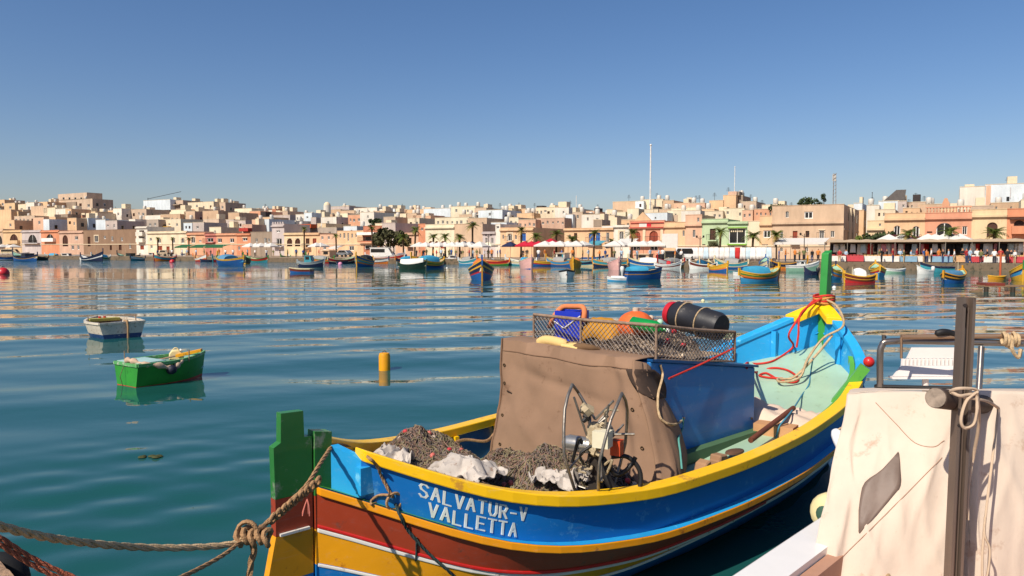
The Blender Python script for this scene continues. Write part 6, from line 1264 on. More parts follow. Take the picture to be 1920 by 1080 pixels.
# crate, cloths, buoy, bottle and barrel in the basket
t = thing('plastic_crate', 'blue plastic crate standing at the left end of the wire basket', 'crate', bl(-.60, .30, .0), LRZ + .35)
m = MB(); w, d, h, e = .13, .11, .34, .012
m.box(-w, w, -d, -d + e, 0, h).box(-w, w, d - e, d, 0, h).box(-w, -w + e, -d + e, d - e, 0, h).box(w - e, w, -d + e, d - e, 0, h).box(-w + e, w - e, -d + e, d - e, 0, e); m.build('body', M('crate_blue', '#1c34b4', rough=.4, bump=.1), t); MB().tube([(-w, -d - .004, h - .1), (-.03, -d - .01, h - .16), (w, -d - .004, h - .04)], .006, 5).build('cord', SHUT_WHITE, t)
m = MB()
m.tube(catmull([(-.24, .02, .17), (-.16, -.05, .28), (-.10, .0, .365), (.0, .02, .375), (.1, .02, .372), (.15, -.06, .33), (.15, -.09, .25)], 4), .026, 7); m.build('orange_rag', M('rag_orange', '#cf7a4c', rough=.9, bump=.5), None, 60, bl(-.60, .30, .0), LRZ + .35, label='orange rag draped over the rim of the blue plastic crate', category='rag')
m = MB(); rows = []
for j in range(13):
    rows.append([(.24 * (-1 + 2 * i / 12), .15 * (-1 + 2 * j / 12), .11 + .17 * max(0, 1 - (i / 6 - 1) ** 2 * .8 - (j / 6 - 1) ** 2 * .8) ** .7 + .03 * noise.noise(Vector((i * .5, j * .5, 3))) - (.06 if i in (0, 12) or j in (0, 12) else 0)) for i in range(13)])
m.grid(rows); o = m.build('ochre_bag', M('bag_ochre', '#b8801f', rough=.85, var=.25, bump=.4), None, 70, bl(-.30, .40, .02), LRZ, label='ochre yellow cloth bag beside the orange buoy in the wire basket', category='bag'); o.modifiers.new('thick', 'SOLIDIFY').thickness = .01
t = thing('net_buoy', 'weathered orange ball buoy in the middle of the wire basket', 'buoy', bl(.03, .46, .25), LRZ)
MB().ball((0, 0, 0), .165, 20, 14, .82).build('float', M('buoy_orange', '#d9622a', rough=.75, var=.2, scale=5, bump=.5, bscale=25, wear='#b8793e', wearamt=.12), t, 60); MB().lathe([(.03, .11), (.03, .16), (.015, .165)], 10).build('neck', FL[2], t, 60)
t = thing('bottle', 'green plastic bottle lying between the orange buoy and the black barrel', 'bottle', bl(.28, .30, .26), LRZ)
MB().lathe([(.03, -.17), (.055, -.15), (.058, .08), (.03, .14), (.018, .16), (.018, .19)], 12, (0, 0, 0), (.95, .1, -.12)).build('body', M('bottle_green', '#128a3c', rough=.25, bump=.1, spec=.6), t, 60); MB().lathe([(.02, .19), (.02, .22)], 10, (0, 0, 0), (.95, .1, -.12)).build('cap', SHUT_WHITE, t)
a, b = P(1262, 588, 7.2), P(1353, 614, 6.75); ax = (b - a); L = ax.length; t = thing('barrel', 'black plastic barrel with a red screw lid lying across the wire basket', 'barrel', a); r = .135; BLK = M('barrel_black', '#26262a', rough=.5, var=.25, scale=4, bump=.2, wear='#55504c', wearamt=.08)
MB().lathe([(r * .8, .02), (r * .98, .05), (r, L * .25), (r * 1.03, L * .27), (r, L * .29), (r, L * .62), (r * 1.03, L * .64), (r, L * .66), (r * .98, L * .93), (r * .85, L), (r * .1, L)], 22, (0, 0, 0), ax).build('body', BLK, t, 40)
MB().lathe([(r * .1, -.05), (r * .80, -.045), (r * .86, -.02), (r * .86, .018), (r * .7, .019)], 22, (0, 0, 0), ax).build('lid', M('lid_red', '#b81f2c', rough=.45), t, 40)
for f in (.27, .64): MB().tube([Vector((0, 0, 0)) + ax.normalized() * L * f + (ax.orthogonal().normalized() * math.cos(q) + ax.cross(ax.orthogonal()).normalized() * math.sin(q)) * r * 1.05 for q in np.linspace(0, 6.28, 25)[:-1]], .006, 5, True).build('hoop_cord', ROPE, t, 60)
for q, (x, y, z, c) in enumerate(((.18, .62, .30, 0), (.02, .7, .33, 2), (.48, .4, .24, 1))):
    MB().ball((0, 0, 0), .03, 10, 7).build('net_float', FL[c] if c else M('float_mint', '#a9d4b8', rough=.6), None, 60, bl(x, y, z), label=('mint green', 'red', 'pale')[(0, 2, 1)[q]] + ' little float resting on the rim gear of the wire basket', category='float')
# yellow gloves on the canvas top
t = deckthing('work_gloves', 'pair of pale yellow work gloves and a rag on top of the canvas cover', 'gloves', -.36, 2.56, 1.575, .25); YG = M('glove_yellow', '#d8b878', rough=.9, var=.2, bump=.4)
m = MB(); m.tube(catmull([(-.2, .02, .02), (-.12, .0, .055), (0, 0, .05), (.1, .0, .03)], 4), [.015] + [.045] * 11 + [.03], 8); m.build('cuff', YG, t, 60)
for q in range(4): MB().tube(catmull([(.08, -.05 + .03 * q, .03), (.17, -.06 + .04 * q, .025 + .006 * (q % 2)), (.25, -.08 + .045 * q, .012)], 4), .016, 7).build('finger', YG, t, 60)
m = MB(); m.tube(catmull([(.2, -.04, .02), (.32, -.05, .03), (.42, .0, .015)], 4), [.03, .04, .035, .04, .03, .03, .03, .02, .01], 7); m.build('rag', M('rag_dark', '#6b5138', rough=.95, bump=.5), t, 60)
# red line from basket to cover
rope('tie_line', 'taut red line from the wire basket down to the corner of the canvas cover', [bl(bx1 + .02, by1 - .06, .12), (bl(bx1 + .02, by1 - .06, .12) + LW(.66, 2.80, 1.40)) / 2 - Vector((0, 0, .006)), LW(.66, 2.80, 1.40)], .008, REDR)
# ---- net hauler on the near gunwale
t = deckthing('net_hauler', 'old steel net hauler with two wire reel hoops by the near rail', 'net hauler', .86, 1.66, .60, 0)
STEEL = M('worn_steel', '#8a837a', rough=.45, metal=.7, var=.3, scale=15, bump=.3, wear='#5a3f2e', wearamt=.12); CAST = M('cast_cream', '#ab9a7c', rough=.7, var=.3, scale=12, bump=.4, wear='#4a3a2c', wearamt=.15); RUB = M('hose_black', '#1e1c1c', rough=.6, bump=.1)
ti = Matrix.Rotation(R(20), 4, 'Z')
def hq(x, y, z): return ti @ Vector((x, y, z))
def hoop(dx, R_, zc, tilt):
    m = MB(); pts = []
    for q in range(16):
        a = 2 * math.pi * q / 16; rr = R_ * (1.0 if q % 4 else 1.1); pts.append(hq(dx + tilt * math.sin(a) * .1, rr * math.cos(a) * .72, zc + rr * 1.12 * math.sin(a)))
    m.tube(pts, .011, 7, True); m.build('reel_hoop', STEEL, t, 60)
    for q in range(4):
        a = 2 * math.pi * q / 4 + .4; m = MB().tube([hq(dx * .35, .03 * math.cos(a), zc + .03 * math.sin(a)), hq(dx, R_ * .72 * math.cos(a), zc + R_ * 1.12 * math.sin(a))], .008, 6); m.build('spoke', STEEL, t, 60)
hoop(-.12, .33, .50, -.5); hoop(.13, .33, .47, .6)
m = MB().lathe([(.03, -.11), (.055, -.1), (.06, .06), (.045, .1)], 12, hq(-.12, -.02, .50), hq(-1, 0, 0)).build('motor', M('bright_steel', '#c0bcb4', rough=.3, metal=.8, bump=.1), t, 50)
MB().obox(hq(0, 0, .56), hq(.05, 0, 0), hq(0, .05, 0), (0, 0, .10)).build('gearbox', CAST, t, 40).modifiers.new('bevel', 'BEVEL').width = .025
MB().obox(hq(.09, -.10, .58), hq(.055, 0, 0), hq(0, .05, 0), (0, 0, .055)).build('valve_box', M('valve_cream', '#dcd3b8', rough=.5, bump=.2, wear='#8a7a5c', wearamt=.1), t)
rg = random.Random(8)
for q in range(26):
    x, y, z, s_ = rg.uniform(-.07, .10), rg.uniform(-.10, .06), rg.uniform(.30, .80), rg.uniform(.014, .034); mt = rg.choice((CAST, CAST, STEEL, RUB, CAST)); m = MB(); ax_ = Vector((rg.gauss(0, 1), rg.gauss(0, 1), rg.gauss(0, 1))).normalized()
    if q % 3 == 0: m.obox(hq(x, y, z), ax_ * s_ * 1.3, ax_.orthogonal().normalized() * s_ * .8, ax_.cross(ax_.orthogonal()).normalized() * s_)
    elif q % 3 == 1: m.lathe([(s_ * .5, -s_ * 1.4), (s_ * .55, -s_ * .5), (s_, -s_ * .45), (s_, s_ * .3), (s_ * .6, s_ * .35), (s_ * .4, s_ * 1.5)], 7, hq(x, y, z), ax_)
    else: m.tube(catmull([hq(x, y, z), hq(x + rg.uniform(-.08, .08), y - .03, z + rg.uniform(-.08, .08)), hq(x + rg.uniform(-.1, .1), y, z + rg.uniform(-.14, .06))], 4), s_ * .34, 6)
    m.build('engine_part', mt, t, 40)
MB().obox(hq(.15, .02, .50), hq(.035, 0, 0), hq(0, .04, 0), (0, 0, .05)).build('filter', M('filter_orange', '#c2461f', rough=.6, bump=.2), t)
MB().obox(hq(.0, .02, .22), hq(.04, 0, 0), hq(0, .04, 0), (0, 0, .22)).build('pedestal', M('dark_steel', '#3b342e', rough=.7, metal=.4, bump=.3), t)
for q, pts in enumerate(([(.1, .05, .42), (.2, .1, .42), (.28, .12, .33), (.28, .1, .2), (.18, .06, .12), (.08, .05, .08)], [(.06, .0, .42), (.14, .05, .3), (.22, .1, .36), (.25, .12, .42)], [(.05, -.02, .4), (.12, -.02, .25), (.2, .02, .16), (.12, .05, .03)])): MB().tube(catmull([hq(*p) for p in pts], 5), .016 if q != 2 else .03, 8).build('hose', RUB if q != 1 else RUB, t, 60)
for a, b in (((.1, -.05, .6), (.28, .0, .61)), ((-.12, 0, .85), (0, 0, .68)), ((.13, .0, .82), (0, 0, .68)), ((-.12, .0, .2), (.13, 0, .16))): MB().tube([hq(*a), hq(*b)], .009, 6).build('brace', STEEL, t, 60)
# ---- nets and sacks in the stern
SACK = M('white_sack', '#b8aea4', rough=.8, var=.22, scale=5, bump=.5, bscale=14, dist=.01, wear='#8c7262', wearamt=.12)
def sack(x, y, z, rx, ry, h, rz, seed, label, spikes=0):
    m = MB(); rows = []; k_ = 36
    rd = lambda a, b, c: 1 - 2.4 * abs(noise.noise(Vector((a, b, c + seed))))
    for j in range(k_ + 1):
        row = []
        for i in range(k_ + 1):
            u, v = -1 + 2 * i / k_, -1 + 2 * j / k_; q = max(0, 1 - (u * u + v * v) * .8); n1 = noise.noise(Vector((u * 1.6 + seed, v * 1.6, 0)))
            edge = 1 + .45 * noise.noise(Vector((u * 1.9, v * 1.9, seed + 9)))
            row.append((rx * u * edge + .012 * rd(u * 2, v * 2, 4), ry * v * edge + .012 * rd(u * 2, v * 2, 7), h * q ** .7 * (.7 + .8 * n1) + .04 * rd(u * 1.7, v * 1.7, 1) + .014 * rd(u * 3.6, v * 3.2, 2) + .004 * rd(u * 9, v * 8, 3) + spikes * max(0, n1 + .1) * max(0, abs(u) - .55)))
        rows.append(row)
    m.grid(rows); o = m.build('plastic_sack', SACK, None, 28, LW(x, y, z), LRZ + rz, label=label, category='sack'); o.modifiers.new('thick', 'SOLIDIFY').thickness = .006; return o
t = deckthing('fishing_net', 'large heap of brown grey fishing net nearest the stern of the painted boat', 'fishing net', -.40, 1.14, .52, .2); sf = net_pile(t, .54, .52, .48, 1700, 1, [NETC[0], NETC[2], NETC[1]], .25); floats(t, sf, .5, .45, 10, 7, .02)
t = deckthing('fishing_net', 'olive brown heap of fishing net in front of the brown canvas cover', 'fishing net', .22, 1.72, .48, 0); sf = net_pile(t, .66, .52, .42, 1700, 2, [NETC[1], NETC[0], NETC[2]], .3); floats(t, sf, .6, .45, 11, 9, .02)
t = deckthing('fishing_net', 'dark tangle of fishing net below the white sacks at the near rail', 'fishing net', .30, .98, .62, .7); sf = net_pile(t, .32, .26, .22, 500, 3, [NETC[3], NETC[0]], .3); floats(t, sf, .3, .2, 4, 4)
t = deckthing('fishing_net', 'low dark tangle of net around the foot of the net hauler', 'fishing net', .66, 1.98, .56, .1); sf = net_pile(t, .24, .36, .22, 400, 6, [NETC[3], NETC[2]], .4); floats(t, sf, .3, .3, 4, 14)
sack(.14, 1.08, .86, .25, .17, .10, .25, 3, 'crumpled white sack lying across the middle of the net heaps'); sack(-.38, .86, .90, .15, .17, .06, .5, 8, 'white sack corner poking up at the stern beside the largest net heap', .12); sack(.62, 1.50, .80, .15, .11, .07, .5, 12, 'torn white sack with spiky folds beside the net hauler', .4); sack(.74, 1.74, .80, .10, .10, .06, .1, 17, 'small white plastic bag at the foot of the net hauler', .2)
rope('spare_rope', 'brown rope lying along the port side deck beside the canvas cover', [LW(-.95, 1.75, .70), LW(-.98, 2.0, .73), LW(-.9, 2.2, .70), LW(-.97, 2.38, .74)], .014, ROPE2)
# ---- forward: sack cloths, pole, box, ropes
m = MB(); rows = []
for j in range(21): rows.append([(.62 * (-1 + 2 * i / 20), .42 * (-1 + 2 * j / 20), .02 + .16 * max(0, 1 - max(abs(i / 10 - 1), abs(j / 10 - 1)) ** 2.4) * (.6 + noise.noise(Vector((i * .16, j * .17, 2)))) + .04 * noise.noise(Vector((i * .5, j * .4, 7)))) for i in range(21)])
m.grid(rows); o = m.build('dust_sheet', M('pinkish_sheet', '#d3bba6', rough=.9, var=.15, bump=.4), None, 60, LW(.50, 4.72, .735), LRZ + .1, label='crumpled pinkish dust sheet lying forward of the blue cabin', category='sheet'); o.modifiers.new('thick', 'SOLIDIFY').thickness = .008
a, b = LW(.93, 3.62, .80), LW(.82, 4.62, .92); MB().tube([a, b], .024, 8).build('wooden_pole', M('pole_wood', '#6b3a26', rough=.7, var=.3, bump=.4), None, 60, label='dark red brown wooden pole propped on the near rail beside the cabin', category='pole')
t = deckthing('tackle_box', 'tan wooden box with a red lid corner under the wooden pole', 'box', .86, 4.28, .70, .2); MB().box(-.22, .14, -.09, .09, 0, .12).build('body', M('box_tan', '#c29064', rough=.8, bump=.3), t); MB().box(.15, .30, -.07, .07, .0, .10).build('lid', M('box_red', '#b01f22', rough=.5), t)
t = deckthing('fairlead', 'worn brown wooden fairlead on the near side deck by the canvas cover', 'fairlead', .97, 2.95, .70, .05); o = MB().prism([(-.05, -.2, 0), (-.05, .2, 0), (-.05, .17, .09), (-.05, .06, .10), (-.05, .05, .05), (-.05, -.08, .05), (-.05, -.1, .1), (-.05, -.17, .08)], (.1, 0, 0)).build('body', M('fair_wood', '#9a7658', rough=.85, var=.3, bump=.4), t); o.modifiers.new('bevel', 'BEVEL').width = .01
m = MB().lathe([(.02, 0), (.09, 0), (.085, .012), (.03, .018)], 14, (0, 0, 0), sx=.7, sy=1.3).build('wood_chip', M('chip_wood', '#5c4030', rough=.9), None, 60, LW(.88, 3.45, .72), LRZ, label='flat dark wooden chip on the pale green side deck', category='wood scrap')
rg = random.Random(5)
bow = LW(0, 6.9, 1.82)
rope('bow_line', 'red rope running from the stem post down to a loose coil on the foredeck', [LW(-.05, 7.0, 1.85), LW(-.08, 6.75, 1.72), LW(-.13, 6.4, 1.42)] + hits([(1487, 648), (1470, 667), (1446, 680), (1420, 684), (1402, 682), (1398, 690), (1418, 700), (1448, 692), (1476, 696), (1496, 710), (1490, 719), (1462, 715), (1438, 702), (1424, 706), (1440, 710), (1468, 712)], .014), .013, REDR)
rope('bow_line', 'short red rope hanging straight down inside the bow', [LW(.03, 6.92, 1.84), LW(-.08, 6.6, 1.66), LW(-.06, 6.5, 1.4), LW(-.07, 6.48, 1.25)], .013, REDR)
t = deckthing('lashing', 'orange and red rope lashing wrapped round the foot of the tall green stem post', 'rope', 0, yo(1) - .02, 1.78)
for q in range(4): MB().tube([(.12 * math.cos(a), .13 * math.sin(a), .026 * q + .012 * math.sin(a * 2 + q)) for a in np.linspace(0, 6.28, 17)[:-1]], .014, 6, True).build('turn', REDR if q % 2 else M('orange_rope', '#c98a4a', rough=.9, bump=.5), t, 60)
rope('beige_line', 'beige rope hanging from the bow rail to the foredeck', [LW(.05, 6.98, 1.82), LW(.30, 6.75, 1.75), LW(.50, 6.45, 1.56), LW(.36, 6.25, 1.42), LW(.30, 6.0, 1.2), LW(.33, 5.75, 1.02), LW(.20, 5.6, .97), LW(.10, 5.7, .98), LW(.22, 5.85, 1.0), LW(.36, 6.1, 1.25), LW(.42, 6.35, 1.45)], .014, ROPE)
rope('teal_line', 'thin teal line running over the foredeck towards the pole', hits([(1524, 672), (1520, 700), (1517, 722), (1504, 742), (1482, 772), (1462, 800), (1455, 822)], .01), .008, M('teal_line', '#3f7f96', rough=.8))
# ---- mooring ropes at the stern
kn = P(470, 1006, 3.75)
rope('mooring_rope', 'thick pale mooring rope sagging from the left edge to the knot before the rudder', [P(-140, 940, 2.3), P(0, 987, 2.6), P(110, 1011, 2.9), P(240, 1025, 3.25), P(350, 1027, 3.5), P(430, 1021, 3.68), kn], .0165, ROPE, strands=3, sub=14)
hitch = LW(.16, .32, 1.31)
rope('mooring_rope', 'taut brown rope from the knot up over the stern corner of the painted boat', [kn, P(510, 972, 3.85), P(545, 940, 3.95), P(575, 910, 4.05), P(600, 870, 4.3), P(622, 836, 4.62)], .013, ROPE2, strands=3, sub=14)
t = thing('rope_knot', 'bulky knot joining the pale mooring rope to the brown ropes', 'knot', kn)
for q in range(5):
    c = Vector((-.055 + .035 * q, .0, -.006 + .014 * (q % 2))); MB().tube([c + Vector((.012 * math.sin(a * 2), .036 * math.cos(a), .04 * math.sin(a))) for a in np.linspace(0, 6.28, 13)[:-1]], .014, 6, True).build('turn', ROPE2, t, 60)
MB().tube([Vector((-.01, -.02, .03)) + Vector((.05 * math.cos(a), 0, .055 * math.sin(a))) for a in np.linspace(.3, 5.9, 14)], .012, 6).build('loop', ROPE2, t, 60)
t = thing('rope_binding', 'row of brown half hitches bound round the taut rope by the rudder', 'rope', P(560, 928, 3.98))
for q in range(9):
    c = P(512 + q * 10.5, 972 - q * 8.6, 3.86 + .024 * q) - t.location; MB().tube([c + Vector((.010 * math.cos(a), .03 * math.sin(a), .03 * math.cos(a + .5))) for a in np.linspace(0, 6.28, 11)[:-1]], .010, 6, True).build('turn', ROPE2, t, 60)
m = MB(); c = P(576, 936, 3.96)
for q in range(26): m.tube([c, c + Vector((.012 * math.sin(q * 2.1), .012 * math.cos(q * 2.1), -.03)), c + Vector((.026 * math.sin(q * 2.1) * (.4 + q % 3 * .3), .022 * math.cos(q * 2.1), -.07 - .006 * (q % 4)))], .0035, 4)
m.build('rope_tassel', M('pink_rope', '#d07868', rough=.95, bump=.4), None, 60, label='frayed pinkish rope end hanging beside the rudder', category='rope')
rope('hanging_rope', 'fuzzy brown rope end hanging straight down from the knot', [kn, P(476, 1030, 3.75), P(470, 1060, 3.74), P(466, 1110, 3.73), P(466, 1180, 3.72)], .017, ROPE2, strands=3, sub=12)
rope('lower_rope', 'thin brown rope dropping from the knot towards the quay', [P(455, 1012, 3.74), P(420, 1040, 3.55), P(370, 1068, 3.35), P(300, 1100, 3.1), P(200, 1140, 2.8)], .011, ROPE2, strands=3, sub=10)
for q, (dy, w) in enumerate(((0, 'upper'), (13, 'lower'))): rope('red_mooring_line', '%s one of the two reddish lines crossing the lower left corner' % w, [P(-60, 975 + dy, 2.25), P(0, 1008 + dy, 2.3), P(60, 1046 + dy, 2.36), P(140, 1083 + dy, 2.42), P(260, 1125 + dy, 2.5)], .0085, M('reddish_rope', '#a0563c', rough=.95, var=.3, scale=30, bump=.8, bscale=120), strands=3, sub=10)
rope('rail_rope', 'thin brown rope led from the stern corner across the near rail to the blue side', [P(622, 836, 4.62)] + hits([(640, 834), (665, 842), (690, 855), (708, 872), (716, 892), (728, 915), (737, 932)], .012), .010, ROPE2, strands=3, sub=10)
c = hits([(738, 937)], .016)[0]; t = thing('rope_ring', 'small rope grommet and loop hanging on the blue bulwark left of the name', 'rope', c, LRZ)
MB().tube([(.012, .055 * math.cos(a), .05 * math.sin(a)) for a in np.linspace(0, 6.28, 17)[:-1]], .010, 6, True).build('ring', ROPE2, t, 60)
MB().tube([p - c for p in []] or catmull([Matrix.Rotation(-LRZ, 4, 'Z') @ (p - c) for p in hits([(730, 930), (712, 927), (698, 936), (697, 946), (706, 942)], .012)], 5), .009, 6).build('loop', ROPE2, t, 60)
rope('dark_line', 'dark green line slanting down the hull below the name', hits([(742, 943), (752, 968), (764, 990), (782, 1012), (805, 1036), (835, 1062), (852, 1078)], .014), .010, M('dark_green_rope', '#2a3a3a', rough=.9, var=.3, bump=.5, bscale=90), strands=3, sub=10)
rope('short_line', 'short dark line hanging from the slanting dark green line', hits([(781, 1006), (781, 1028), (780, 1050)], .010), .006, MATS['dark_green_rope'])
# ---------------------------------------------------------------- the boat with the canvas tent at the right, the steel post and the quay corner
# steel channel post standing on the quay side
PG_ = M('post_steel', '#857468', rough=.42, metal=.6, var=.3, scale=4, bump=.25, bscale=12, stretch=(1, 1, .15), wear='#4a3528', wearamt=.12)
pb, ptp = P(1786, 1110, 3.55), P(1812, 557, 3.62)
t = thing('steel_post', 'tall brown steel channel post standing in front of the pale canvas tent', 'post', pb)
ax = (ptp - pb); d = ax.normalized(); u = Vector((1, 0, 0)) - d * d.x; u.normalize(); w = d.cross(u)
def channel(cx, a, b, c0, c1): return MB().obox(d * (c0 + c1) / 2 + u * cx[0] + w * cx[1], u * a, w * b, d * (c1 - c0) / 2)
L = ax.length; low = -2.0
channel((-.024, 0), .007, .028, low, L).build('flange', PG_, t); channel((.024, 0), .007, .028, low, L).build('flange', PG_, t); channel((0, .016), .0168, .008, low, L).build('web', PG_, t); channel((-.006, -.006), .004, .005, low, L - .15).build('inner_rib', PG_, t); channel((.009, -.002), .003, .006, low, L - .05).build('inner_rib', PG_, t)
for z in (.04, .62): MB().lathe([(.008, -.004), (.008, .004)], 8, d * (L - z) + w * -.029 + u * -.024, w).build('bolt_hole', IRON, t)
# canvas tent
TENT = M('tent_canvas', '#cebcaa', rough=.95, var=.14, scale=1.6, bump=.35, bscale=60, wear='#b39a86', wearamt=.14, dist=.003)
t2 = thing('canvas_tent', 'pale pinkish canvas tent covering the boat at the right', 'tent', P(1700, 1080, 3.7))
base = Vector(t2.location)
def sheet(name, rows, mat, sub=2, th=.004, wr=.02, sd=0):
    m = MB(); k_ = 44; rows = [[Vector(p) for p in r] for r in rows]
    cols = [catmull(r, k_ // (len(r) - 1) + 1) for r in rows]; nc = len(cols[0]); full = [catmull([c[i] for c in cols], 16) for i in range(nc)]; nr = len(full[0])
    def wz(i, j):
        rdg = max(0, 1 - 3 * abs(noise.noise(Vector((i * .06 + sd - j * .028, j * .02, 3))))) ** 2 + .6 * max(0, 1 - 3 * abs(noise.noise(Vector((i * .085 + sd + j * .03, j * .03, 9))))) ** 2
        return wr * (.8 * noise.noise(Vector((i * .07 + sd + j * .02, j * .022, 5))) + .28 * rdg * math.sin(min(1, j / 30) * 1.57) + .10 * noise.noise(Vector((i * .2 + sd, j * .06, 7)))) + .012 * math.sin(i * .55 - j * .06) * math.exp(-((i - 10) / 9) ** 2)
    m.grid([[full[i][j] - base + Vector((0.25, -1, 0.1)) * wz(i, j) for i in range(nc)] for j in range(nr)])
    o = m.build(name, mat, t2, 75); o.modifiers.new('thick', 'SOLIDIFY').thickness = th; return o
sheet('side_sheet', [[P(1588, 738, 4.30), P(1680, 733, 4.15), P(1795, 737, 3.98)], [P(1575, 800, 4.18), P(1672, 812, 4.02), P(1793, 810, 3.90)], [P(1556, 900, 4.0), P(1658, 915, 3.86), P(1790, 905, 3.80)], [P(1530, 1010, 3.86), P(1640, 1025, 3.76), P(1786, 1015, 3.72)], [P(1505, 1125, 3.78), P(1625, 1140, 3.70), P(1782, 1140, 3.66)]], TENT, wr=.05)
sheet('end_sheet', [[P(1798, 735, 4.0), P(1850, 733, 3.95), P(1960, 736, 3.9)], [P(1800, 850, 3.95), P(1855, 850, 3.82), P(1965, 850, 3.86)], [P(1795, 980, 3.86), P(1850, 985, 3.74), P(1970, 980, 3.8)], [P(1788, 1140, 3.8), P(1850, 1140, 3.70), P(1975, 1140, 3.76)]], TENT, wr=.05, sd=20)
sheet('top_sheet', [[P(1590, 737, 4.32), P(1700, 731, 4.18), P(1960, 734, 3.92)], [P(1600, 729, 4.6), P(1720, 729, 4.5), P(1990, 731, 4.3)], [P(1640, 727, 5.4), P(1790, 728, 5.3), P(2080, 729, 5.1)]], TENT, wr=.006, sd=40)
PATCH = M('grey_vinyl', '#746257', rough=.55, var=.2, scale=3, bump=.3)
def on_side(px, py, o=.004): return hit(px, py, o) - base
bpy.context.view_layer.update()
m = MB(); edge_l = [(1684, 848), (1655, 880), (1622, 905), (1612, 940), (1610, 998)]; edge_r = [(1686, 850), (1688, 880), (1688, 910), (1670, 935), (1612, 1000)]
el, er = catmull([(x, y, 0) for x, y in edge_l], 3), catmull([(x, y, 0) for x, y in edge_r], 3)
m.grid([[on_side(a.x + (b.x - a.x) * q / 8, a.y + (b.y - a.y) * q / 8, .007) for q in range(9)] for a, b in zip(el, er)]); patch_mesh = m
def seam(pts): return [on_side(p.x, p.y, .002) for p in catmull([(x, y, 0) for x, y in pts], 6)]
sm = [seam([(1545, 1076), (1600, 1024), (1660, 965), (1720, 905), (1766, 858)]), seam([(1642, 755), (1680, 795), (1715, 830), (1750, 838), (1770, 826)])]
o = patch_mesh.build('window_patch', PATCH, t2, 70); o.modifiers.new('thick', 'SOLIDIFY').thickness = .002
for q in sm: MB().tube(q, .0022, 5).build('seam', M('seam_thread', '#a88670', rough=.9), t2, 60)
# round beam, strap and lashings at the post
beam_a, beam_b = P(1754, 746, 3.50), P(1870, 762, 4.1)
t3 = thing('tent_beam', 'round wooden tent beam with a worn grey end beside the steel post', 'beam', beam_a)
MB().lathe([(.035, 0), (.049, .006), (.050, (beam_b - beam_a).length), (.03, (beam_b - beam_a).length + .01)], 18, (0, 0, 0), beam_b - beam_a).build('beam', M('dark_beam', '#4a3a30', rough=.7, var=.3, bump=.4), t3, 40)
MB().lathe([(.012, -.004), (.046, -.003), (.046, .004)], 18, (0, 0, 0), beam_b - beam_a).build('end_face', M('end_grain', '#8f7f70', rough=.8, var=.4, scale=30, bump=.5), t3, 40)
MB().obox(P(1845, 782, 3.98) - beam_a, (.075, 0, 0), (0, .02, 0), (0, 0, .04)).build('bracket', M('bracket_brown', '#4a2f1c', rough=.7, bump=.3), t3)
rope('post_lashing', 'pale cord tied in a bow loop round the steel post', [P(1782, 733, 3.50), P(1800, 742, 3.46), P(1828, 740, 3.48), P(1832, 765, 3.46), P(1826, 795, 3.45), P(1808, 802, 3.45), P(1802, 785, 3.45), P(1812, 752, 3.46), P(1832, 732, 3.48), P(1800, 728, 3.46), P(1782, 735, 3.5), P(1810, 745, 3.47), P(1850, 752, 3.55), P(1872, 765, 3.9)], .0075, M('cord_pale', '#bfa78e', rough=.95, bump=.5), sub=7)
rope('cord', 'pale cord hanging down behind the steel post over the canvas tent', [P(1832, 735, 3.47), P(1836, 790, 3.55), P(1826, 850, 3.62), P(1820, 880, 3.62), P(1814, 930, 3.6), P(1815, 975, 3.58)], .0075, MATS['cord_pale'], sub=6)
rope('cord', 'looped pale cord hanging low on the right sheet of the canvas tent', [P(1872, 768, 3.85), P(1862, 850, 3.72), P(1850, 950, 3.64), P(1846, 1000, 3.60), P(1856, 1030, 3.58), P(1852, 1075, 3.56), P(1843, 1090, 3.56), P(1842, 1040, 3.58), P(1847, 970, 3.62)], .006, MATS['cord_pale'], sub=6)
# stainless frame above the tent
FR = M('frame_steel', '#8c837c', rough=.3, metal=.85, var=.2, bump=.1)
t4 = thing('tubular_frame', 'bent steel tube frame rising above the canvas tent at the right', 'frame', P(1650, 718, 4.7)); fb = Vector(t4.location)
def fp(x, y, Y): return P(x, y, Y) - fb
MB().tube(catmull([fp(1650, 725, 4.7), fp(1650, 670, 4.7), fp(1654, 648, 4.7), fp(1672, 640, 4.69), fp(1790, 641, 4.62), fp(1960, 645, 4.5)], 5), .021, 8).build('hoop', FR, t4, 60); MB().tube([fp(1690, 632, 4.62), fp(1800, 631, 4.6), fp(1960, 630, 4.5)], .016, 8).build('rail', M('rail_rust', '#a8876c', rough=.4, metal=.6, wear='#8a4a26', wearamt=.2), t4, 60)
MB().tube([fp(1660, 633, 4.72), fp(1657, 628, 4.72), fp(1657, 648, 4.72)], .012, 6).build('stub', FR, t4, 60); MB().tube([fp(1840, 650, 4.58), fp(1835, 735, 4.5)], .018, 8).build('strut', FR, t4, 60); MB().tube([fp(1690, 632, 4.62), fp(1690, 672, 4.62)], .008, 6).build('strut', MATS['rail_rust'], t4, 60)
MB().tube([fp(1650, 718, 4.7), fp(1640, 724, 4.72), fp(1800, 728, 4.4)], .012, 6).build('foot_tube', RUB, t4, 60)
t5 = thing('rope_coil', 'pale rope knotted round the steel tube frame at the right edge', 'rope', P(1893, 635, 4.52))
for q in range(5): MB().tube([Vector((-.035 + .02 * q + .006 * math.cos(a), .03 * math.cos(a), .035 * math.sin(a) - .01 * (q % 3))) for a in np.linspace(0, 6.28, 13)[:-1]], .011, 6, True).build('turn', ROPE, t5, 60)
MB().tube(catmull([(0, -.03, 0), (-.01, -.04, -.06), (.03, -.04, -.11), (.05, -.03, -.06)], 5), .011, 6).build('loose_end', ROPE, t5, 60)
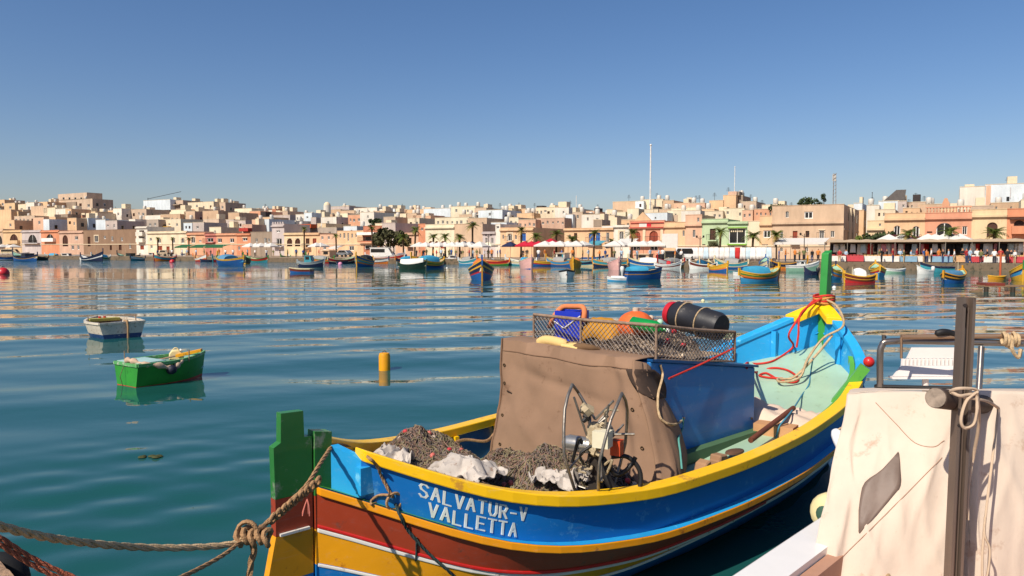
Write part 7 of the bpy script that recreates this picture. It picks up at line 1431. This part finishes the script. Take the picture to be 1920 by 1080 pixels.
# moulded plastic seat with slots hanging in the frame
t6 = thing('folding_seat', 'off white moulded plastic seat with a row of slots behind the steel post', 'seat', P(1738, 700, 4.9)); sb = Vector(t6.location); WP = M('seat_plastic', '#d6cdc6', rough=.5, var=.08, bump=.1)
def spx(x, y, Y): return P(x, y, Y) - sb
def panel(name, pts, th=.02): MB().prism([spx(*p) for p in pts], (0, th, 0)).build(name, WP, t6)
panel('backrest', [(1712, 652, 4.95), (1798, 652, 4.95), (1802, 672, 4.92), (1702, 672, 4.92)]); panel('seat_front', [(1692, 686, 4.84), (1806, 686, 4.84), (1806, 706, 4.78), (1676, 706, 4.78)]); panel('seat_rim', [(1672, 707, 4.77), (1808, 707, 4.77), (1808, 711, 4.76), (1674, 711, 4.76)], .05)
for q in range(15): x = 1692 + q * 7.4; panel('slat', [(x + 1.5, 673, 4.90), (x + 5, 673, 4.90), (x + 4.5, 685.5, 4.86), (x + .5, 685.5, 4.86)], .025)
MB().tube([spx(1735, 711, 4.8), spx(1735, 735, 4.8)], .02, 8).build('stem', WP, t6, 60)
t7 = thing('dark_rag', 'dark rag lying on the steel rail left of the post', 'rag', P(1774, 628, 4.6)); m = MB(); m.tube(catmull([(-.07, 0, .005), (-.03, -.01, .02), (.02, .0, .015), (.06, 0, .0)], 4), [.006] + [.02] * 11 + [.008], 7); m.build('cloth', RUB, t7, 60)
# hull of the tent boat: white gunwale, side and fenders
bo = G(1380, 1082, .90); bo.z = 0; d2 = Vector((.69, .724, 0)).normalized(); n2 = Vector((d2.y, -d2.x, 0))
tb = thing('white_boat', 'white boat under the pale canvas tent at the lower right', 'boat', bo, math.atan2(-d2.x, d2.y))
HW = M('gelcoat_white', '#e4e0da', rough=.3, var=.06, bump=.05, coat=.4)
m = MB(); m.strip([[(-.03, y, .82), (.17, y, .84), (.17, y, .895), (.0, y, .915), (-.04, y, .88)] for y in np.linspace(-1.2, 4.6, 12)]); o = m.build('gunwale', HW, tb, 40)
m = MB(); m.grid([[(-.02 + .55 * (1 - (.86 - z) / 1.2) * 0 + .25 * (.86 - z), y, z) for z in (.84, .6, .3, 0, -.3)] for y in np.linspace(-1.2, 4.6, 12)]); m.build('hull_side', HW, tb, 60)
m = MB(); m.grid([[(x, y, .70 - .02 * x) for x in (.17, 1.2, 2.4)] for y in (-1.2, 4.6)]); m.build('deck', M('deck_pink', '#c9a592', rough=.8, bump=.3), tb)
MB().box(.175, .24, -1.2, 4.6, .70, .86).build('inner_coaming', M('coaming_brown', '#b0846c', rough=.7, bump=.3), tb); MB().box(2.4, 2.45, -1.2, 4.6, -.3, .9).build('hull_side', HW, tb)
for q, (x, y) in enumerate(((.33, .05), (.36, .55))): MB().tube(catmull([(x, y, .76), (x + .04, y + .1, .80), (x, y + .2, .76), (x + .05, y + .28, .79), (x + .1, y + .16, .77)], 5), .012, 6).build('cord', ROPE, tb, 60)
fa, fbm = P(1566, 808, 5.2), P(1592, 862, 5.0)
t8 = thing('fender', 'white sausage fender leaning out between the two boats', 'fender', fa); L = (fbm - fa).length; MB().lathe([(.01, -.01), (.028, 0), (.04, .03), (.045, .08), (.045, L), (.02, L + .03)], 14, (0, 0, 0), fbm - fa).build('body', M('fender_white', '#dfe2e4', rough=.4, bump=.05), t8, 60)
MB().tube([(0, 0, 0), fp(1640, 770, 4.9) + fb - fa], .006, 5).build('cord', ROPE, t8)
c = P(1556, 962, 4.35); t9 = thing('fender', 'round cream fender with a dark hole hanging at the white gunwale', 'fender', c); ax = Vector((-.75, -.62, .1)).normalized()
MB().lathe([(.045, -.07), (.09, -.06), (.115, -.02), (.12, .02), (.10, .07), (.05, .09)], 18, (0, 0, 0), -ax).build('body', M('fender_cream', '#e0cf9a', rough=.5, wear='#a89a72', wearamt=.1), t9, 60); MB().lathe([(.005, .062), (.05, .072), (.044, .078), (.01, .074)], 14, (0, 0, 0), ax).build('core', M('fender_core', '#3c5a4a', rough=.6), t9, 60)
# quay corner at the lower left
QS = M('quay_corner_stone', '#9a7c62', rough=.95, var=.35, scale=6, bump=1.0, bscale=20, wear='#5a4a3a', wearamt=.2, dist=.03)
m = MB(); qa, qb = G(2, 1040, 1.0), G(52, 1092, 1.0); qd = (qb - qa).normalized(); qn = Vector((qd.y, -qd.x, 0)); rows = []
if qn.x > 0: qn = -qn
for j in range(41):
    row = []
    for i in range(15):
        p = qa + qd * (-1.0 + j * .06) + qn * (i * i * .012); e = noise.noise(Vector((p.x * 9, p.y * 9, 1))); row.append((p.x - .02 * e * (i < 3), p.y + .02 * e * (i < 3), .98 + .02 * e - (.04 if i == 0 else 0)))
    rows.append(row)
m.grid(rows); m.grid([[r[0], (r[0][0] - .02, r[0][1] - .02, .6), (r[0][0], r[0][1], -.5)] for r in rows]); m.build('quay_corner', QS, None, 50, kind='structure')
c = P(-10, 1092, 3.5); t = thing('tyre_fender', 'black rubber tyre hung against the quay at the lower left corner', 'tyre', c); MB().tube([(.1 * math.cos(a), .03 * math.cos(a), .1 * math.sin(a)) for a in np.linspace(0, 6.28, 21)[:-1]], .05, 9, True).build('tyre', TYRE, t, 60)
# ---------------------------------------------------------------- tell the members of short rows apart by their order along the row
ORD = ['leftmost', 'second from the left', 'third from the left', 'fourth from the left', 'fifth from the left', 'sixth from the left', 'seventh from the left', 'eighth from the left', 'ninth from the left', 'tenth from the left']
byl = {}
for o in scene.objects:
    if o.parent is None and o.get('group') and o.get('label'): byl.setdefault(o['label'], []).append(o)
for lab, v in byl.items():
    if 1 < len(v) <= 10 and len(lab.split()) <= 12:
        v.sort(key=lambda o: o.location.x / max(o.location.y, .1))
        for q, o in enumerate(v): o['label'] = lab + ', ' + (ORD[q] if q < len(v) - 1 or q == 0 else 'rightmost')
